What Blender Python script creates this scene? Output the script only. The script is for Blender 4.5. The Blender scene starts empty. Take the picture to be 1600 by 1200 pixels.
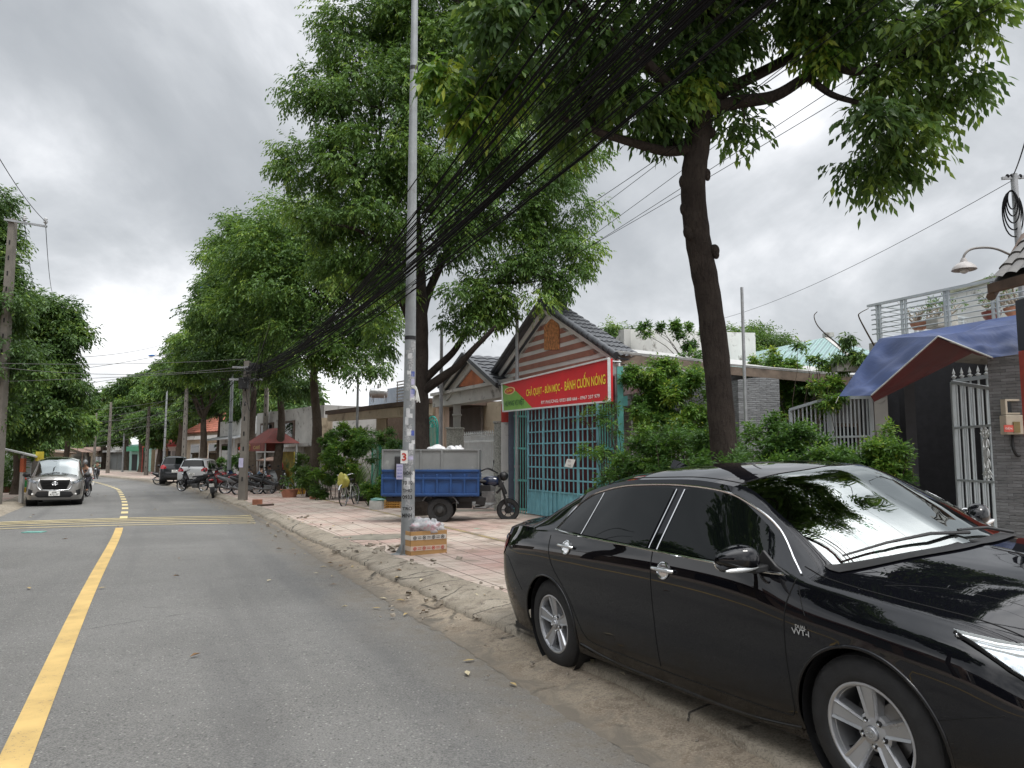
import bpy, math, random
import numpy as np
from mathutils import Vector, Matrix, Euler
from mathutils.bvhtree import BVHTree
R = math.radians
SC = bpy.context.scene
COL = SC.collection
rnd = random.Random(7)

# ------------------------------------------------------------ camera
FPX, HY, CAMZ = 1165.0, 712.0, 1.6
PITCH = math.atan((HY-600)/FPX)
cam_d = bpy.data.cameras.new('camera'); cam = bpy.data.objects.new('camera', cam_d); COL.objects.link(cam)
cam.location = (0, 0, CAMZ); cam.rotation_euler = (math.pi/2+PITCH, 0, 0)
cam_d.sensor_width = 36; cam_d.sensor_fit = 'HORIZONTAL'; cam_d.lens = FPX/1600*36
cam_d.clip_start = .05; cam_d.clip_end = 3000
SC.camera = cam

# ------------------------------------------------------------ sky and sun (overcast)
W = bpy.data.worlds.new('World'); SC.world = W; W.use_nodes = True
def world_setup():
    nt = W.node_tree; N = nt.nodes; L = nt.links; N.clear()
    out = N.new('ShaderNodeOutputWorld')
    sky = N.new('ShaderNodeTexSky'); sky.sky_type = 'NISHITA'; sky.sun_disc = False
    sky.sun_elevation = R(62); sky.sun_rotation = R(150); sky.air_density = 1.4; sky.dust_density = 2
    b1 = N.new('ShaderNodeBackground'); b1.inputs[1].default_value = .1; L.new(sky.outputs[0], b1.inputs[0])
    tc = N.new('ShaderNodeTexCoord'); sep = N.new('ShaderNodeSeparateXYZ'); L.new(tc.outputs['Generated'], sep.inputs[0])
    def mth(op, a, b, clamp=False):
        n = N.new('ShaderNodeMath'); n.operation = op; n.use_clamp = clamp
        for i, x in enumerate((a, b)):
            if isinstance(x, (int, float)): n.inputs[i].default_value = x
            else: L.new(x, n.inputs[i])
        return n.outputs[0]
    zz = mth('MAXIMUM', sep.outputs[2], 0.0); za = mth('ADD', zz, .62)
    cx = mth('DIVIDE', sep.outputs[0], za); cy = mth('DIVIDE', sep.outputs[1], za)
    cmb = N.new('ShaderNodeCombineXYZ'); L.new(cx, cmb.inputs[0]); L.new(cy, cmb.inputs[1]); cmb.inputs[2].default_value = 3.3
    def noise(scale, det, rough, off=None, dist=0.0):
        n = N.new('ShaderNodeTexNoise'); n.inputs['Scale'].default_value = scale; n.inputs['Detail'].default_value = det
        n.inputs['Roughness'].default_value = rough; n.inputs['Distortion'].default_value = dist
        mp = N.new('ShaderNodeMapping'); L.new(cmb.outputs[0], mp.inputs[0])
        if off: mp.inputs['Location'].default_value = off
        L.new(mp.outputs[0], n.inputs['Vector']); return n.outputs[0]
    n1 = noise(.85, 8, .52, (1.3, .4, 0), .5); n2 = noise(2.4, 8, .55, (4.1, 2.2, 1), .3); n3 = noise(.25, 3, .5, (.2, 5, 2))
    s = mth('ADD', mth('MULTIPLY', n1, .5), mth('ADD', mth('MULTIPLY', n2, .46), mth('MULTIPLY', n3, .04)))
    s = mth('ADD', mth('MULTIPLY', mth('SUBTRACT', s, .495), 1.55), .49)
    # heavier grey cloud bank to the upper left of the street (direction -x, high)
    dk = mth('MULTIPLY', mth('SUBTRACT', mth('MULTIPLY', sep.outputs[0], -1.0), .12, True), mth('SUBTRACT', sep.outputs[2], .18, True))
    s = mth('SUBTRACT', s, mth('MULTIPLY', dk, .62))
    rp = N.new('ShaderNodeValToRGB'); L.new(s, rp.inputs[0])
    e = rp.color_ramp.elements
    e[0].position = .28; e[0].color = (.33, .35, .375, 1)
    e[1].position = .59; e[1].color = (.92, .93, .95, 1)
    for p, c in ((.37, (.40, .42, .445, 1)), (.43, (.49, .51, .535, 1)), (.465, (.58, .598, .625, 1)), (.495, (.67, .685, .71, 1)), (.525, (.79, .80, .82, 1)), (.555, (.89, .895, .91, 1))):
        x = e.new(p); x.color = c
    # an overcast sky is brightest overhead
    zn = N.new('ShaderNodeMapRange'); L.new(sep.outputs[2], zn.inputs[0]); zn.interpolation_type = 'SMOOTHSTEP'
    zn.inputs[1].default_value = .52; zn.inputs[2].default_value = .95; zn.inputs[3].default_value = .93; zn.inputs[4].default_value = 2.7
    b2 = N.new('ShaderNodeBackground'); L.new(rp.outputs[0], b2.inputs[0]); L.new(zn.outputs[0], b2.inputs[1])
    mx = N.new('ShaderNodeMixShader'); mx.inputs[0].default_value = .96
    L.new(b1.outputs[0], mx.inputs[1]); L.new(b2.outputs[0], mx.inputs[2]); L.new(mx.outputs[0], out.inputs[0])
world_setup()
sun_d = bpy.data.lights.new('sun', 'SUN'); sun_d.energy = 1.4; sun_d.angle = R(18); sun_d.color = (1, .97, .92)
sun = bpy.data.objects.new('sun', sun_d); COL.objects.link(sun)
sun.rotation_euler = Euler((R(28), R(8), R(30)))
SC.view_settings.view_transform = 'Standard'; SC.view_settings.look = 'None'
SC.view_settings.exposure = 0.56; SC.view_settings.gamma = 1
SC.cycles.max_bounces = 6; SC.cycles.transparent_max_bounces = 12; SC.cycles.caustics_reflective = False; SC.cycles.caustics_refractive = False
SC.cycles.use_denoising = True

# ------------------------------------------------------------ pixel <-> place
_ca, _sa = math.cos(PITCH), math.sin(PITCH)
def P(px, py, Y):
    u = (px-800)/FPX; v = (600-py)/FPX
    d = Vector((u, _ca - v*_sa, _sa + v*_ca))
    k = Y/d.y
    return Vector((d.x*k, Y, CAMZ + d.z*k))
# right edge of the asphalt as X over Y
_RY = [-60, 3.88, 10.4, 18.6, 28.7, 44, 58, 74.6, 100, 130, 170]
_RX = [30.6, .83, -2.3, -6.0, -11.1, -19.4, -28.5, -41, -64, -98, -150]
_yy = np.linspace(-60, 170, 461)
_xx = np.interp(_yy, _RY, _RX)
for _ in range(60):
    _xx[1:-1] = (_xx[:-2]+2*_xx[1:-1]+_xx[2:])/4
def RE(y): return float(np.interp(y, _yy, _xx))
def tang(y):
    d = (RE(y+1)-RE(y-1))/2; l = math.hypot(d, 1); return d/l, 1/l
SLOPE = -.0067
def cw(y): return float(np.interp(y, [0, 8, 10, 13, 18], [1.05, .95, .80, .62, .48]))
def prof(u, y):
    w = cw(y)
    if u < -6.43: return min(.12, (-6.43-u)*.5) + min(max(0, -6.8-u)*.01, .1)
    if u < 0: return .025*(1-((u+3.2)/3.2)**2)
    if u < w:
        t = u/w; return .13*t*t*(3-2*t)+.004
    return .134 + min((u-w)*.016, .14)
def road_pt(u, y, dz=0.0):
    tx, ty = tang(y)
    x = RE(y)+u*ty; yy = y - u*tx
    return Vector((x, yy, SLOPE*yy + prof(u, y) + dz))
def uof(x, y):
    # road coordinates of a ground point
    s = y
    for _ in range(6):
        tx, ty = tang(s); u = (x-RE(s))*ty - (y-s)*tx
        s = y + u*tx
    return u, s
def gz(x, y):
    u, s = uof(x, y); return SLOPE*y + prof(u, s)
def G(px, py):
    # ground point under a pixel
    Y = 15.
    for _ in range(60):
        q = P(px, py, Y); t = (CAMZ-gz(q.x, Y))/max(1e-6, (CAMZ-q.z)/Y)
        Y = .5*Y+.5*min(t, 300)
    q = P(px, py, Y); return Vector((q.x, Y, gz(q.x, Y)))

# ------------------------------------------------------------ materials
MATS = {}
def _mx(nt, a, b, fac, mode='MIX'):
    n = nt.nodes.new('ShaderNodeMix'); n.data_type = 'RGBA'; n.blend_type = mode
    for i, x in ((6, a), (7, b)):
        if isinstance(x, (tuple, list)): n.inputs[i].default_value = tuple(x)[:3]+(1,)
        else: nt.links.new(x, n.inputs[i])
    if isinstance(fac, (int, float)): n.inputs[0].default_value = fac
    else: nt.links.new(fac, n.inputs[0])
    return n.outputs[2]
def _noise(nt, scale, det=4, rough=.55, vec=None, dist=0):
    n = nt.nodes.new('ShaderNodeTexNoise'); n.inputs['Scale'].default_value = scale; n.inputs['Detail'].default_value = det
    n.inputs['Roughness'].default_value = rough; n.inputs['Distortion'].default_value = dist
    if vec is not None: nt.links.new(vec, n.inputs['Vector'])
    return n.outputs[0]
def _ramp(nt, x, lo, hi, a=0.0, b=1.0):
    n = nt.nodes.new('ShaderNodeMapRange'); nt.links.new(x, n.inputs[0])
    n.inputs[1].default_value = lo; n.inputs[2].default_value = hi; n.inputs[3].default_value = a; n.inputs[4].default_value = b
    return n.outputs[0]
def _math(nt, op, a, b=0.0, clamp=False):
    n = nt.nodes.new('ShaderNodeMath'); n.operation = op; n.use_clamp = clamp
    for i, x in enumerate((a, b)):
        if isinstance(x, (int, float)): n.inputs[i].default_value = x
        else: nt.links.new(x, n.inputs[i])
    return n.outputs[0]
def _coord(nt, kind='Object'):
    return nt.nodes.new('ShaderNodeTexCoord').outputs[kind]
def _map(nt, vec, sc=(1, 1, 1), rot=(0, 0, 0), loc=(0, 0, 0)):
    m = nt.nodes.new('ShaderNodeMapping'); nt.links.new(vec, m.inputs[0])
    m.inputs['Scale'].default_value = sc; m.inputs['Rotation'].default_value = rot; m.inputs['Location'].default_value = loc
    return m.outputs[0]
def _bump(nt, bs, h, strength=.3, dist=.01):
    b = nt.nodes.new('ShaderNodeBump'); b.inputs['Strength'].default_value = strength; b.inputs['Distance'].default_value = dist
    nt.links.new(h, b.inputs['Height']); nt.links.new(b.outputs[0], bs.inputs['Normal'])
def base(name):
    m = bpy.data.materials.new(name); m.use_nodes = True
    MATS[name] = m
    return m, m.node_tree, m.node_tree.nodes['Principled BSDF']
def mat(name, col, rough=.6, metal=0.0, var=.15, scale=6., bump=0., bscale=60., col2=None, coat=0., spec=None, dirt=None, stretch=None):
    """plain surface with gentle uneven colour, optional second colour patches and bump"""
    if name in MATS: return MATS[name]
    m, nt, bs = base(name)
    bs.inputs['Roughness'].default_value = rough; bs.inputs['Metallic'].default_value = metal
    if spec is not None: bs.inputs['Specular IOR Level'].default_value = spec
    if coat: bs.inputs['Coat Weight'].default_value = coat; bs.inputs['Coat Roughness'].default_value = .04
    c = tuple(col)+(1,)
    vec = _coord(nt)
    if stretch: vec = _map(nt, vec, stretch)
    if var or col2:
        n = _noise(nt, scale, 5, .6, vec)
        lo = tuple(x*(1-var) for x in col); hi = tuple(min(1, x*(1+var)) for x in col)
        if col2: hi = col2
        o = _mx(nt, lo, hi, _ramp(nt, n, .35, .65))
        if dirt:
            n2 = _noise(nt, dirt[1], 6, .65, vec, .4)
            o = _mx(nt, o, dirt[0], _ramp(nt, n2, dirt[2], dirt[2]+.12))
        nt.links.new(o, bs.inputs['Base Color'])
        r = _ramp(nt, n, .3, .7, max(0, rough-.06), min(1, rough+.06)); nt.links.new(r, bs.inputs['Roughness'])
    else: bs.inputs['Base Color'].default_value = c
    if bump:
        _bump(nt, bs, _noise(nt, bscale, 4, .6, vec), bump, .01)
    return m

# ------------------------------------------------------------ mesh building
def wloc(o):
    v = Vector((0, 0, 0))
    while o is not None: v = v + o.location; o = o.parent
    return v
def tag(o, label=None, cat=None, group=None, kind=None):
    if label: o['label'] = label
    if cat: o['category'] = cat
    if group: o['group'] = group
    if kind: o['kind'] = kind
    return o
def thing(name, label, cat, loc=(0, 0, 0), group=None):
    o = bpy.data.objects.new(name, None); COL.objects.link(o); o.location = loc; o.empty_display_size = .2
    return tag(o, label, cat, group)
def copy_tree(o, parent=None):
    c = o.copy(); COL.objects.link(c)
    if parent is not None: c.parent = parent
    for ch in list(o.children): copy_tree(ch, c)
    return c
class MB:
    def __init__(s): s.v = []; s.f = []; s.mi = []; s.m = 0
    def add(s, vs, fs):
        o = len(s.v); s.v += [tuple(q) for q in vs]
        for f in fs: s.f.append([o+i for i in f]); s.mi.append(s.m)
        return s
    def box(s, c, d, rot=None):
        c = Vector(c); x, y, z = d[0]/2, d[1]/2, d[2]/2
        vs = [Vector(q) for q in ((-x, -y, -z), (x, -y, -z), (x, y, -z), (-x, y, -z), (-x, -y, z), (x, -y, z), (x, y, z), (-x, y, z))]
        if rot is not None:
            if not isinstance(rot, Matrix): rot = Euler(rot).to_matrix()
            vs = [rot @ q for q in vs]
        return s.add([q+c for q in vs], [(0, 3, 2, 1), (4, 5, 6, 7), (0, 1, 5, 4), (1, 2, 6, 5), (2, 3, 7, 6), (3, 0, 4, 7)])
    def beam(s, a, b, w, h=None, up=(0, 0, 1)):
        a = Vector(a); b = Vector(b); h = h or w; d = (b-a); L = d.length
        if L < 1e-6: return s
        d /= L; up = Vector(up)
        if abs(d.dot(up)) > .98: up = Vector((0, 1, 0)) if abs(d.y) < .9 else Vector((1, 0, 0))
        sx = d.cross(up).normalized(); sz = sx.cross(d)
        M = Matrix((sx, d, sz)).transposed()
        return s.box((a+b)/2, (w, L, h), M)
    def tube(s, pts, r, n=8, cap=True):
        pts = [Vector(q) for q in pts]; k = len(pts)
        rs = [r]*k if isinstance(r, (int, float)) else list(r)
        t = [(pts[min(i+1, k-1)]-pts[max(i-1, 0)]).normalized() for i in range(k)]
        up = Vector((0, 0, 1)) if abs(t[0].z) < .9 else Vector((1, 0, 0))
        a = t[0].cross(up).normalized(); vs = []
        for i in range(k):
            a = (a - t[i]*a.dot(t[i]))
            if a.length < 1e-6: a = t[i].orthogonal()
            a.normalize(); b = t[i].cross(a)
            for j in range(n):
                w = 2*math.pi*j/n; vs.append(pts[i]+(a*math.cos(w)+b*math.sin(w))*rs[i])
        fs = [(i*n+j, i*n+(j+1) % n, (i+1)*n+(j+1) % n, (i+1)*n+j) for i in range(k-1) for j in range(n)]
        if cap: fs += [tuple(range(n-1, -1, -1)), tuple(range((k-1)*n, k*n))]
        return s.add(vs, fs)
    def lathe(s, pr, n=24, M=None, closed=False, cap=True):
        M = M or Matrix(); vs = []
        for r, z in pr:
            for j in range(n):
                w = 2*math.pi*j/n; vs.append(M @ Vector((r*math.cos(w), r*math.sin(w), z)))
        k = len(pr); fs = []
        for i in range(k if closed else k-1):
            i2 = (i+1) % k
            for j in range(n): fs.append((i*n+j, i*n+(j+1) % n, i2*n+(j+1) % n, i2*n+j))
        if not closed and cap:
            if pr[0][0] > 1e-5: fs.append(tuple(range(n-1, -1, -1)))
            if pr[-1][0] > 1e-5: fs.append(tuple(range((k-1)*n, k*n)))
        return s.add(vs, fs)
    def prism(s, poly, z0, z1, M=None):
        M = M or Matrix(); n = len(poly)
        vs = [M @ Vector((x, y, z0)) for x, y in poly]+[M @ Vector((x, y, z1)) for x, y in poly]
        return s.add(vs, [tuple(range(n-1, -1, -1)), tuple(range(n, 2*n))]+[(i, (i+1) % n, n+(i+1) % n, n+i) for i in range(n)])
    def slab(s, pts, th):
        """polygon given in space, thickened away from the camera"""
        pts = [Vector(q) for q in pts]; n = len(pts)
        nn = (pts[1]-pts[0]).cross(pts[2]-pts[0]).normalized()
        c = sum(pts, Vector())/n
        if nn.dot(c-cam.location) < 0: nn = -nn
        vs = pts+[q+nn*th for q in pts]
        return s.add(vs, [tuple(range(n)), tuple(range(2*n-1, n-1, -1))]+[(i, n+i, n+(i+1) % n, (i+1) % n) for i in range(n)])
    def wall(s, a, b, z0, z1, th):
        """upright wall from a to b (xy), thickness th away from the camera"""
        return s.slab([(a[0], a[1], z0), (b[0], b[1], z0), (b[0], b[1], z1), (a[0], a[1], z1)], th)
    def ell(s, c, r, nu=16, nv=10, M=None):
        M = M or Matrix(); pr = []
        vs = []; c = Vector(c)
        for i in range(nv+1):
            ph = math.pi*i/nv
            for j in range(nu):
                th = 2*math.pi*j/nu
                vs.append(c + M @ Vector((r[0]*math.sin(ph)*math.cos(th), r[1]*math.sin(ph)*math.sin(th), -r[2]*math.cos(ph))))
        return s.add(vs, [(i*nu+j, i*nu+(j+1) % nu, (i+1)*nu+(j+1) % nu, (i+1)*nu+j) for i in range(nv) for j in range(nu)])
    def grid(s, fn, nu, nv):
        vs = [fn(i/nu, j/nv) for j in range(nv+1) for i in range(nu+1)]
        return s.add(vs, [(j*(nu+1)+i, j*(nu+1)+i+1, (j+1)*(nu+1)+i+1, (j+1)*(nu+1)+i) for j in range(nv) for i in range(nu)])
    def build(s, name, mats, parent=None, label=None, cat=None, group=None, kind=None, smooth=None, bevel=0, weld=False, origin=None):
        if not s.v: s.v = [(0, 0, 0)]
        if parent is not None: off = wloc(parent)
        elif kind in ('structure', 'stuff'): off = Vector((0, 0, 0))
        elif origin is not None: off = Vector(origin)
        else:
            A = np.array(s.v); off = Vector(((A[:, 0].min()+A[:, 0].max())/2, (A[:, 1].min()+A[:, 1].max())/2, A[:, 2].min()))
        me = bpy.data.meshes.new(name)
        me.from_pydata([(a-off.x, b-off.y, c-off.z) for a, b, c in s.v], [], s.f)
        if not isinstance(mats, (list, tuple)): mats = [mats]
        for m in mats: me.materials.append(m)
        if len(mats) > 1: me.polygons.foreach_set('material_index', s.mi)
        if smooth is not None:
            me.polygons.foreach_set('use_smooth', [True]*len(me.polygons))
            if smooth < 180: me.set_sharp_from_angle(angle=R(smooth))
        me.update()
        o = bpy.data.objects.new(name, me); COL.objects.link(o)
        if parent is not None: o.parent = parent
        else: o.location = off
        if bevel:
            bm = o.modifiers.new('edge', 'BEVEL'); bm.width = bevel; bm.segments = 2; bm.limit_method = 'ANGLE'; bm.angle_limit = R(40)
        return tag(o, label, cat, group, kind)
def text_mesh(b, s, org, right, up, height, width=None, th=.002, bold=0., align='CENTER'):
    """writing as real thin geometry; org is the centre of the line"""
    cu = bpy.data.curves.new('t', 'FONT'); cu.body = s; cu.extrude = 0; cu.offset = bold; cu.resolution_u = 3
    o = bpy.data.objects.new('t', cu); COL.objects.link(o)
    dg = bpy.context.evaluated_depsgraph_get(); me = bpy.data.meshes.new_from_object(o.evaluated_get(dg))
    V = [v.co.copy() for v in me.vertices]; F = [tuple(p.vertices) for p in me.polygons]
    bpy.data.objects.remove(o); bpy.data.curves.remove(cu); bpy.data.meshes.remove(me)
    if not V: return b
    x0 = min(v.x for v in V); x1 = max(v.x for v in V); y0 = min(v.y for v in V); y1 = max(v.y for v in V)
    right = Vector(right).normalized(); up = Vector(up).normalized(); nrm = right.cross(up).normalized()
    ky = height/(y1-y0); kx = (width/(x1-x0)) if width else ky
    return b.add([Vector(org)+right*((v.x-(x0+x1)/2)*kx)+up*((v.y-(y0+y1)/2)*ky)+nrm*th for v in V], F)
def smooth_pts(pts, n=8):
    """Catmull-Rom through points"""
    pts = [Vector(q) for q in pts]; out = []
    for i in range(len(pts)-1):
        p0 = pts[max(i-1, 0)]; p1 = pts[i]; p2 = pts[i+1]; p3 = pts[min(i+2, len(pts)-1)]
        for k in range(n):
            t = k/n
            out.append(.5*((2*p1)+(p2-p0)*t+(2*p0-5*p1+4*p2-p3)*t*t+(3*p1-p0-3*p2+p3)*t**3))
    out.append(pts[-1]); return out
# ------------------------------------------------------------ ground, road, pavement
def strip(u0, u1, ya, yb, dy, nu=8, dz=0.0, jag0=0., jag1=0., seed=0, skirt=0.):
    """sheet between two lateral offsets from the asphalt edge, with UV = metres across / along"""
    rr = random.Random(seed); ys = np.arange(ya, yb+dy*.5, dy); n = len(ys)
    def jg(a):
        x = np.array([rr.gauss(0, 1) for _ in range(n)]); y = np.array([rr.gauss(0, 1) for _ in range(n)])
        k = max(3, int(1.2/dy)); ker = np.ones(k)/k
        y = np.convolve(y, ker, 'same')*math.sqrt(k)
        return a*(.35*x+.65*y)
    j0, j1 = jg(jag0), jg(jag1)
    V = []; UV = []; F = []
    for i, y in enumerate(ys):
        a = (u0(y) if callable(u0) else u0)+j0[i]; b = (u1(y) if callable(u1) else u1)+j1[i]
        for k in range(nu+1):
            u = a+(b-a)*max(0, k-(1 if skirt else 0))/(nu-(1 if skirt else 0)); V.append(road_pt(u-(.012 if skirt and k == 0 else 0), y, dz-(skirt if k == 0 else 0))); UV.append((u, y*1.105))
    for i in range(n-1):
        for k in range(nu):
            F.append((i*(nu+1)+k, i*(nu+1)+k+1, (i+1)*(nu+1)+k+1, (i+1)*(nu+1)+k))
    return V, F, UV
def sheet(name, m, S, kind='structure', **kw):
    V, F, UV = S
    me = bpy.data.meshes.new(name); me.from_pydata([tuple(v) for v in V], [], F); me.materials.append(m)
    uv = me.uv_layers.new(name='uv'); li = np.zeros(len(me.loops), 'i'); me.loops.foreach_get('vertex_index', li)
    uv.data.foreach_set('uv', np.array(UV, 'f')[li].ravel())
    me.polygons.foreach_set('use_smooth', [True]*len(F)); me.update()
    o = bpy.data.objects.new(name, me); COL.objects.link(o); tag(o, kind=kind, **kw); return o

def m_asphalt():
    m, nt, bs = base('asphalt'); v = _coord(nt)
    fine = _noise(nt, 90, 3, .8, v); med = _noise(nt, 7, 5, .6, v); big = _noise(nt, .45, 5, .6, v, .5); streak = _noise(nt, 1.2, 4, .6, _map(nt, v, (1.2, .18, 1), (0, 0, R(25))))
    c = _mx(nt, (.128, .126, .120), (.178, .175, .167), _ramp(nt, big, .35, .65))
    c = _mx(nt, c, (.165, .160, .150), _ramp(nt, streak, .5, .75, 0, .45))
    c = _mx(nt, c, (.055, .055, .057), _ramp(nt, med, .55, .75, 0, .35))
    vo = nt.nodes.new('ShaderNodeTexVoronoi'); vo.inputs['Scale'].default_value = 34; nt.links.new(v, vo.inputs['Vector'])
    st = _ramp(nt, vo.outputs[0], .08, .35, 1, 0)
    stc = nt.nodes.new('ShaderNodeSeparateColor'); nt.links.new(vo.outputs[1], stc.inputs[0])
    c = _mx(nt, c, (.42, .41, .38), _math(nt, 'MULTIPLY', st, _ramp(nt, stc.outputs[0], .45, .75, 0, .95)))
    c = _mx(nt, c, (.05, .05, .05), _ramp(nt, fine, .50, .68, 0, .75)); c = _mx(nt, c, (.30, .295, .28), _ramp(nt, fine, .50, .34, 0, .55))
    c = _mx(nt, c, (.03, .03, .03), _math(nt, 'MULTIPLY', st, _ramp(nt, stc.outputs[1], .65, .8, 0, .8)))
    # dust washed to the gutter side (road coordinates in the UV map)
    uvn = nt.nodes.new('ShaderNodeUVMap'); sp = nt.nodes.new('ShaderNodeSeparateXYZ'); nt.links.new(uvn.outputs[0], sp.inputs[0])
    edge = _ramp(nt, _math(nt, 'ADD', sp.outputs[0], _math(nt, 'MULTIPLY', big, 1.6)), .1, .95, 0, 1)
    c = _mx(nt, c, (.150, .130, .102), _math(nt, 'MULTIPLY', edge, _ramp(nt, med, .3, .62, .25, 1)))
    # darker worn patch and tyre tracks
    tr = _noise(nt, .8, 3, .5, _map(nt, uvn.outputs[0], (1.6, .06, 1)))
    c = _mx(nt, c, (.07, .07, .072), _ramp(nt, tr, .55, .72, 0, .45))
    nt.links.new(c, bs.inputs['Base Color']); bs.inputs['Roughness'].default_value = .82
    # hairline cracks and a few sealed joints
    vc = nt.nodes.new('ShaderNodeTexVoronoi'); vc.feature = 'DISTANCE_TO_EDGE'; vc.inputs['Scale'].default_value = .28
    wn = nt.nodes.new('ShaderNodeTexNoise'); wn.inputs['Scale'].default_value = 1.3; wn.inputs['Detail'].default_value = 8; nt.links.new(v, wn.inputs['Vector'])
    nt.links.new(_mx(nt, v, wn.outputs[1], .35), vc.inputs['Vector'])
    ck = _math(nt, 'MULTIPLY', _ramp(nt, vc.outputs[0], .0005, .0022, 1, 0), _ramp(nt, big, .60, .66))
    nt.links.new(_mx(nt, c, (.03, .03, .03), _math(nt, 'MULTIPLY', ck, .8)), bs.inputs['Base Color'])
    h = _math(nt, 'SUBTRACT', _math(nt, 'ADD', _math(nt, 'MULTIPLY', fine, .9), _math(nt, 'MULTIPLY', st, .9)), ck); _bump(nt, bs, h, .9, .008)
    return m
def m_concrete(name, c1, c2, c3, crack=2.2, joint=None, edge=False, dirtc=(.10, .085, .065)):
    m, nt, bs = base(name); v = _coord(nt)
    n1 = _noise(nt, 1.6, 6, .62, v, .6); n2 = _noise(nt, 14, 5, .7, v); n3 = _noise(nt, 4.2, 5, .6, v, .8)
    c = _mx(nt, c1, c2, _ramp(nt, n1, .35, .62)); c = _mx(nt, c, c3, _ramp(nt, n3, .52, .62, 0, .8))
    c = _mx(nt, c, dirtc, _ramp(nt, n2, .52, .72, 0, .55))
    vo = nt.nodes.new('ShaderNodeTexVoronoi'); vo.feature = 'DISTANCE_TO_EDGE'; vo.inputs['Scale'].default_value = crack
    wv = _mx(nt, v, nt.nodes.new('ShaderNodeTexNoise').outputs[1], .0)
    wn = nt.nodes.new('ShaderNodeTexNoise'); wn.inputs['Scale'].default_value = 3; wn.inputs['Detail'].default_value = 6; nt.links.new(v, wn.inputs['Vector'])
    wv = _mx(nt, v, wn.outputs[1], .22); nt.links.new(wv, vo.inputs['Vector'])
    ck = _math(nt, 'MULTIPLY', _ramp(nt, vo.outputs[0], .004, .016, 1, 0), _ramp(nt, n1, .46, .58))
    c = _mx(nt, c, (.03, .026, .02), ck)
    h = _math(nt, 'SUBTRACT', _math(nt, 'MULTIPLY', n2, .5), ck)
    if joint:
        uvn = nt.nodes.new('ShaderNodeUVMap'); sp = nt.nodes.new('ShaderNodeSeparateXYZ'); nt.links.new(uvn.outputs[0], sp.inputs[0])
        fr = _math(nt, 'FRACT', _math(nt, 'DIVIDE', sp.outputs[1], joint)); j = _math(nt, 'LESS_THAN', fr, .022/joint)
        c = _mx(nt, c, (.04, .035, .03), j)
    g = _noise(nt, 70, 4, .75, v); c = _mx(nt, c, (.09, .075, .058), _ramp(nt, g, .52, .66, 0, .7)); c = _mx(nt, c, (.44, .39, .32), _ramp(nt, g, .46, .34, 0, .5)); h = _math(nt, 'ADD', h, _math(nt, 'MULTIPLY', g, .25))
    if edge:
        uvn = nt.nodes.new('ShaderNodeUVMap'); sp = nt.nodes.new('ShaderNodeSeparateXYZ'); nt.links.new(uvn.outputs[0], sp.inputs[0])
        e_ = _ramp(nt, _math(nt, 'ADD', sp.outputs[0], _math(nt, 'MULTIPLY', _math(nt, 'SUBTRACT', n3, .5), .9)), .02, .30, 1, 0)
        c = _mx(nt, c, (.135, .118, .095), e_)
    nt.links.new(c, bs.inputs['Base Color']); bs.inputs['Roughness'].default_value = .9
    _bump(nt, bs, h, .7, .016); return m
def m_tiles():
    m, nt, bs = base('pink paving tiles'); v = _coord(nt)
    uvn = nt.nodes.new('ShaderNodeUVMap').outputs[0]
    def br(w, off, mort, sc=1.):
        b = nt.nodes.new('ShaderNodeTexBrick'); nt.links.new(uvn, b.inputs['Vector'])
        b.offset = off; b.squash = 1; b.inputs['Scale'].default_value = sc; b.inputs['Brick Width'].default_value = w; b.inputs['Row Height'].default_value = w
        b.inputs['Mortar Size'].default_value = mort; b.inputs['Bias'].default_value = 0
        b.inputs['Color1'].default_value = (0, 0, 0, 1); b.inputs['Color2'].default_value = (1, 1, 1, 1); b.inputs['Mortar'].default_value = (0, 0, 0, 1); b.inputs['Mortar Smooth'].default_value = .2
        return b
    b1 = br(.40, 0, .011); b2 = br(.10, 0, .006)
    n1 = _noise(nt, .5, 5, .6, v, .7); n2 = _noise(nt, 9, 5, .65, v); n3 = _noise(nt, 1.7, 5, .6, v, .5)
    c = _mx(nt, (.40, .255, .215), (.49, .36, .315), b1.outputs[0])
    c = _mx(nt, c, (.50, .43, .365), _ramp(nt, n1, .36, .58))
    c = _mx(nt, c, (.25, .20, .155), _ramp(nt, n3, .50, .66, 0, .85))
    c = _mx(nt, c, (.21, .165, .13), _ramp(nt, n2, .55, .75, 0, .5))
    c = _mx(nt, c, (.20, .13, .11), _math(nt, 'MULTIPLY', b2.outputs['Fac'], .35))
    c = _mx(nt, c, (.13, .10, .085), b1.outputs['Fac'])
    nt.links.new(c, bs.inputs['Base Color']); bs.inputs['Roughness'].default_value = .75
    h = _math(nt, 'SUBTRACT', _math(nt, 'MULTIPLY', n2, .3), _math(nt, 'ADD', b1.outputs['Fac'], _math(nt, 'MULTIPLY', b2.outputs['Fac'], .3)))
    _bump(nt, bs, h, .5, .012); return m
def m_paint(name, col, wear=.5):
    m, nt, bs = base(name); v = _coord(nt)
    n1 = _noise(nt, 40, 5, .75, v); n2 = _noise(nt, 2.2, 5, .6, v)
    c = _mx(nt, col, tuple(x*.72 for x in col), _ramp(nt, n2, .35, .65))
    k = _math(nt, 'ADD', n1, _math(nt, 'MULTIPLY', n2, .35))
    c = _mx(nt, c, (.11, .108, .10), _ramp(nt, k, 1.0-wear*.42, 1.08-wear*.42, 0, .85))
    nt.links.new(c, bs.inputs['Base Color']); bs.inputs['Roughness'].default_value = .7; _bump(nt, bs, n1, .2, .004); return m

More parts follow.
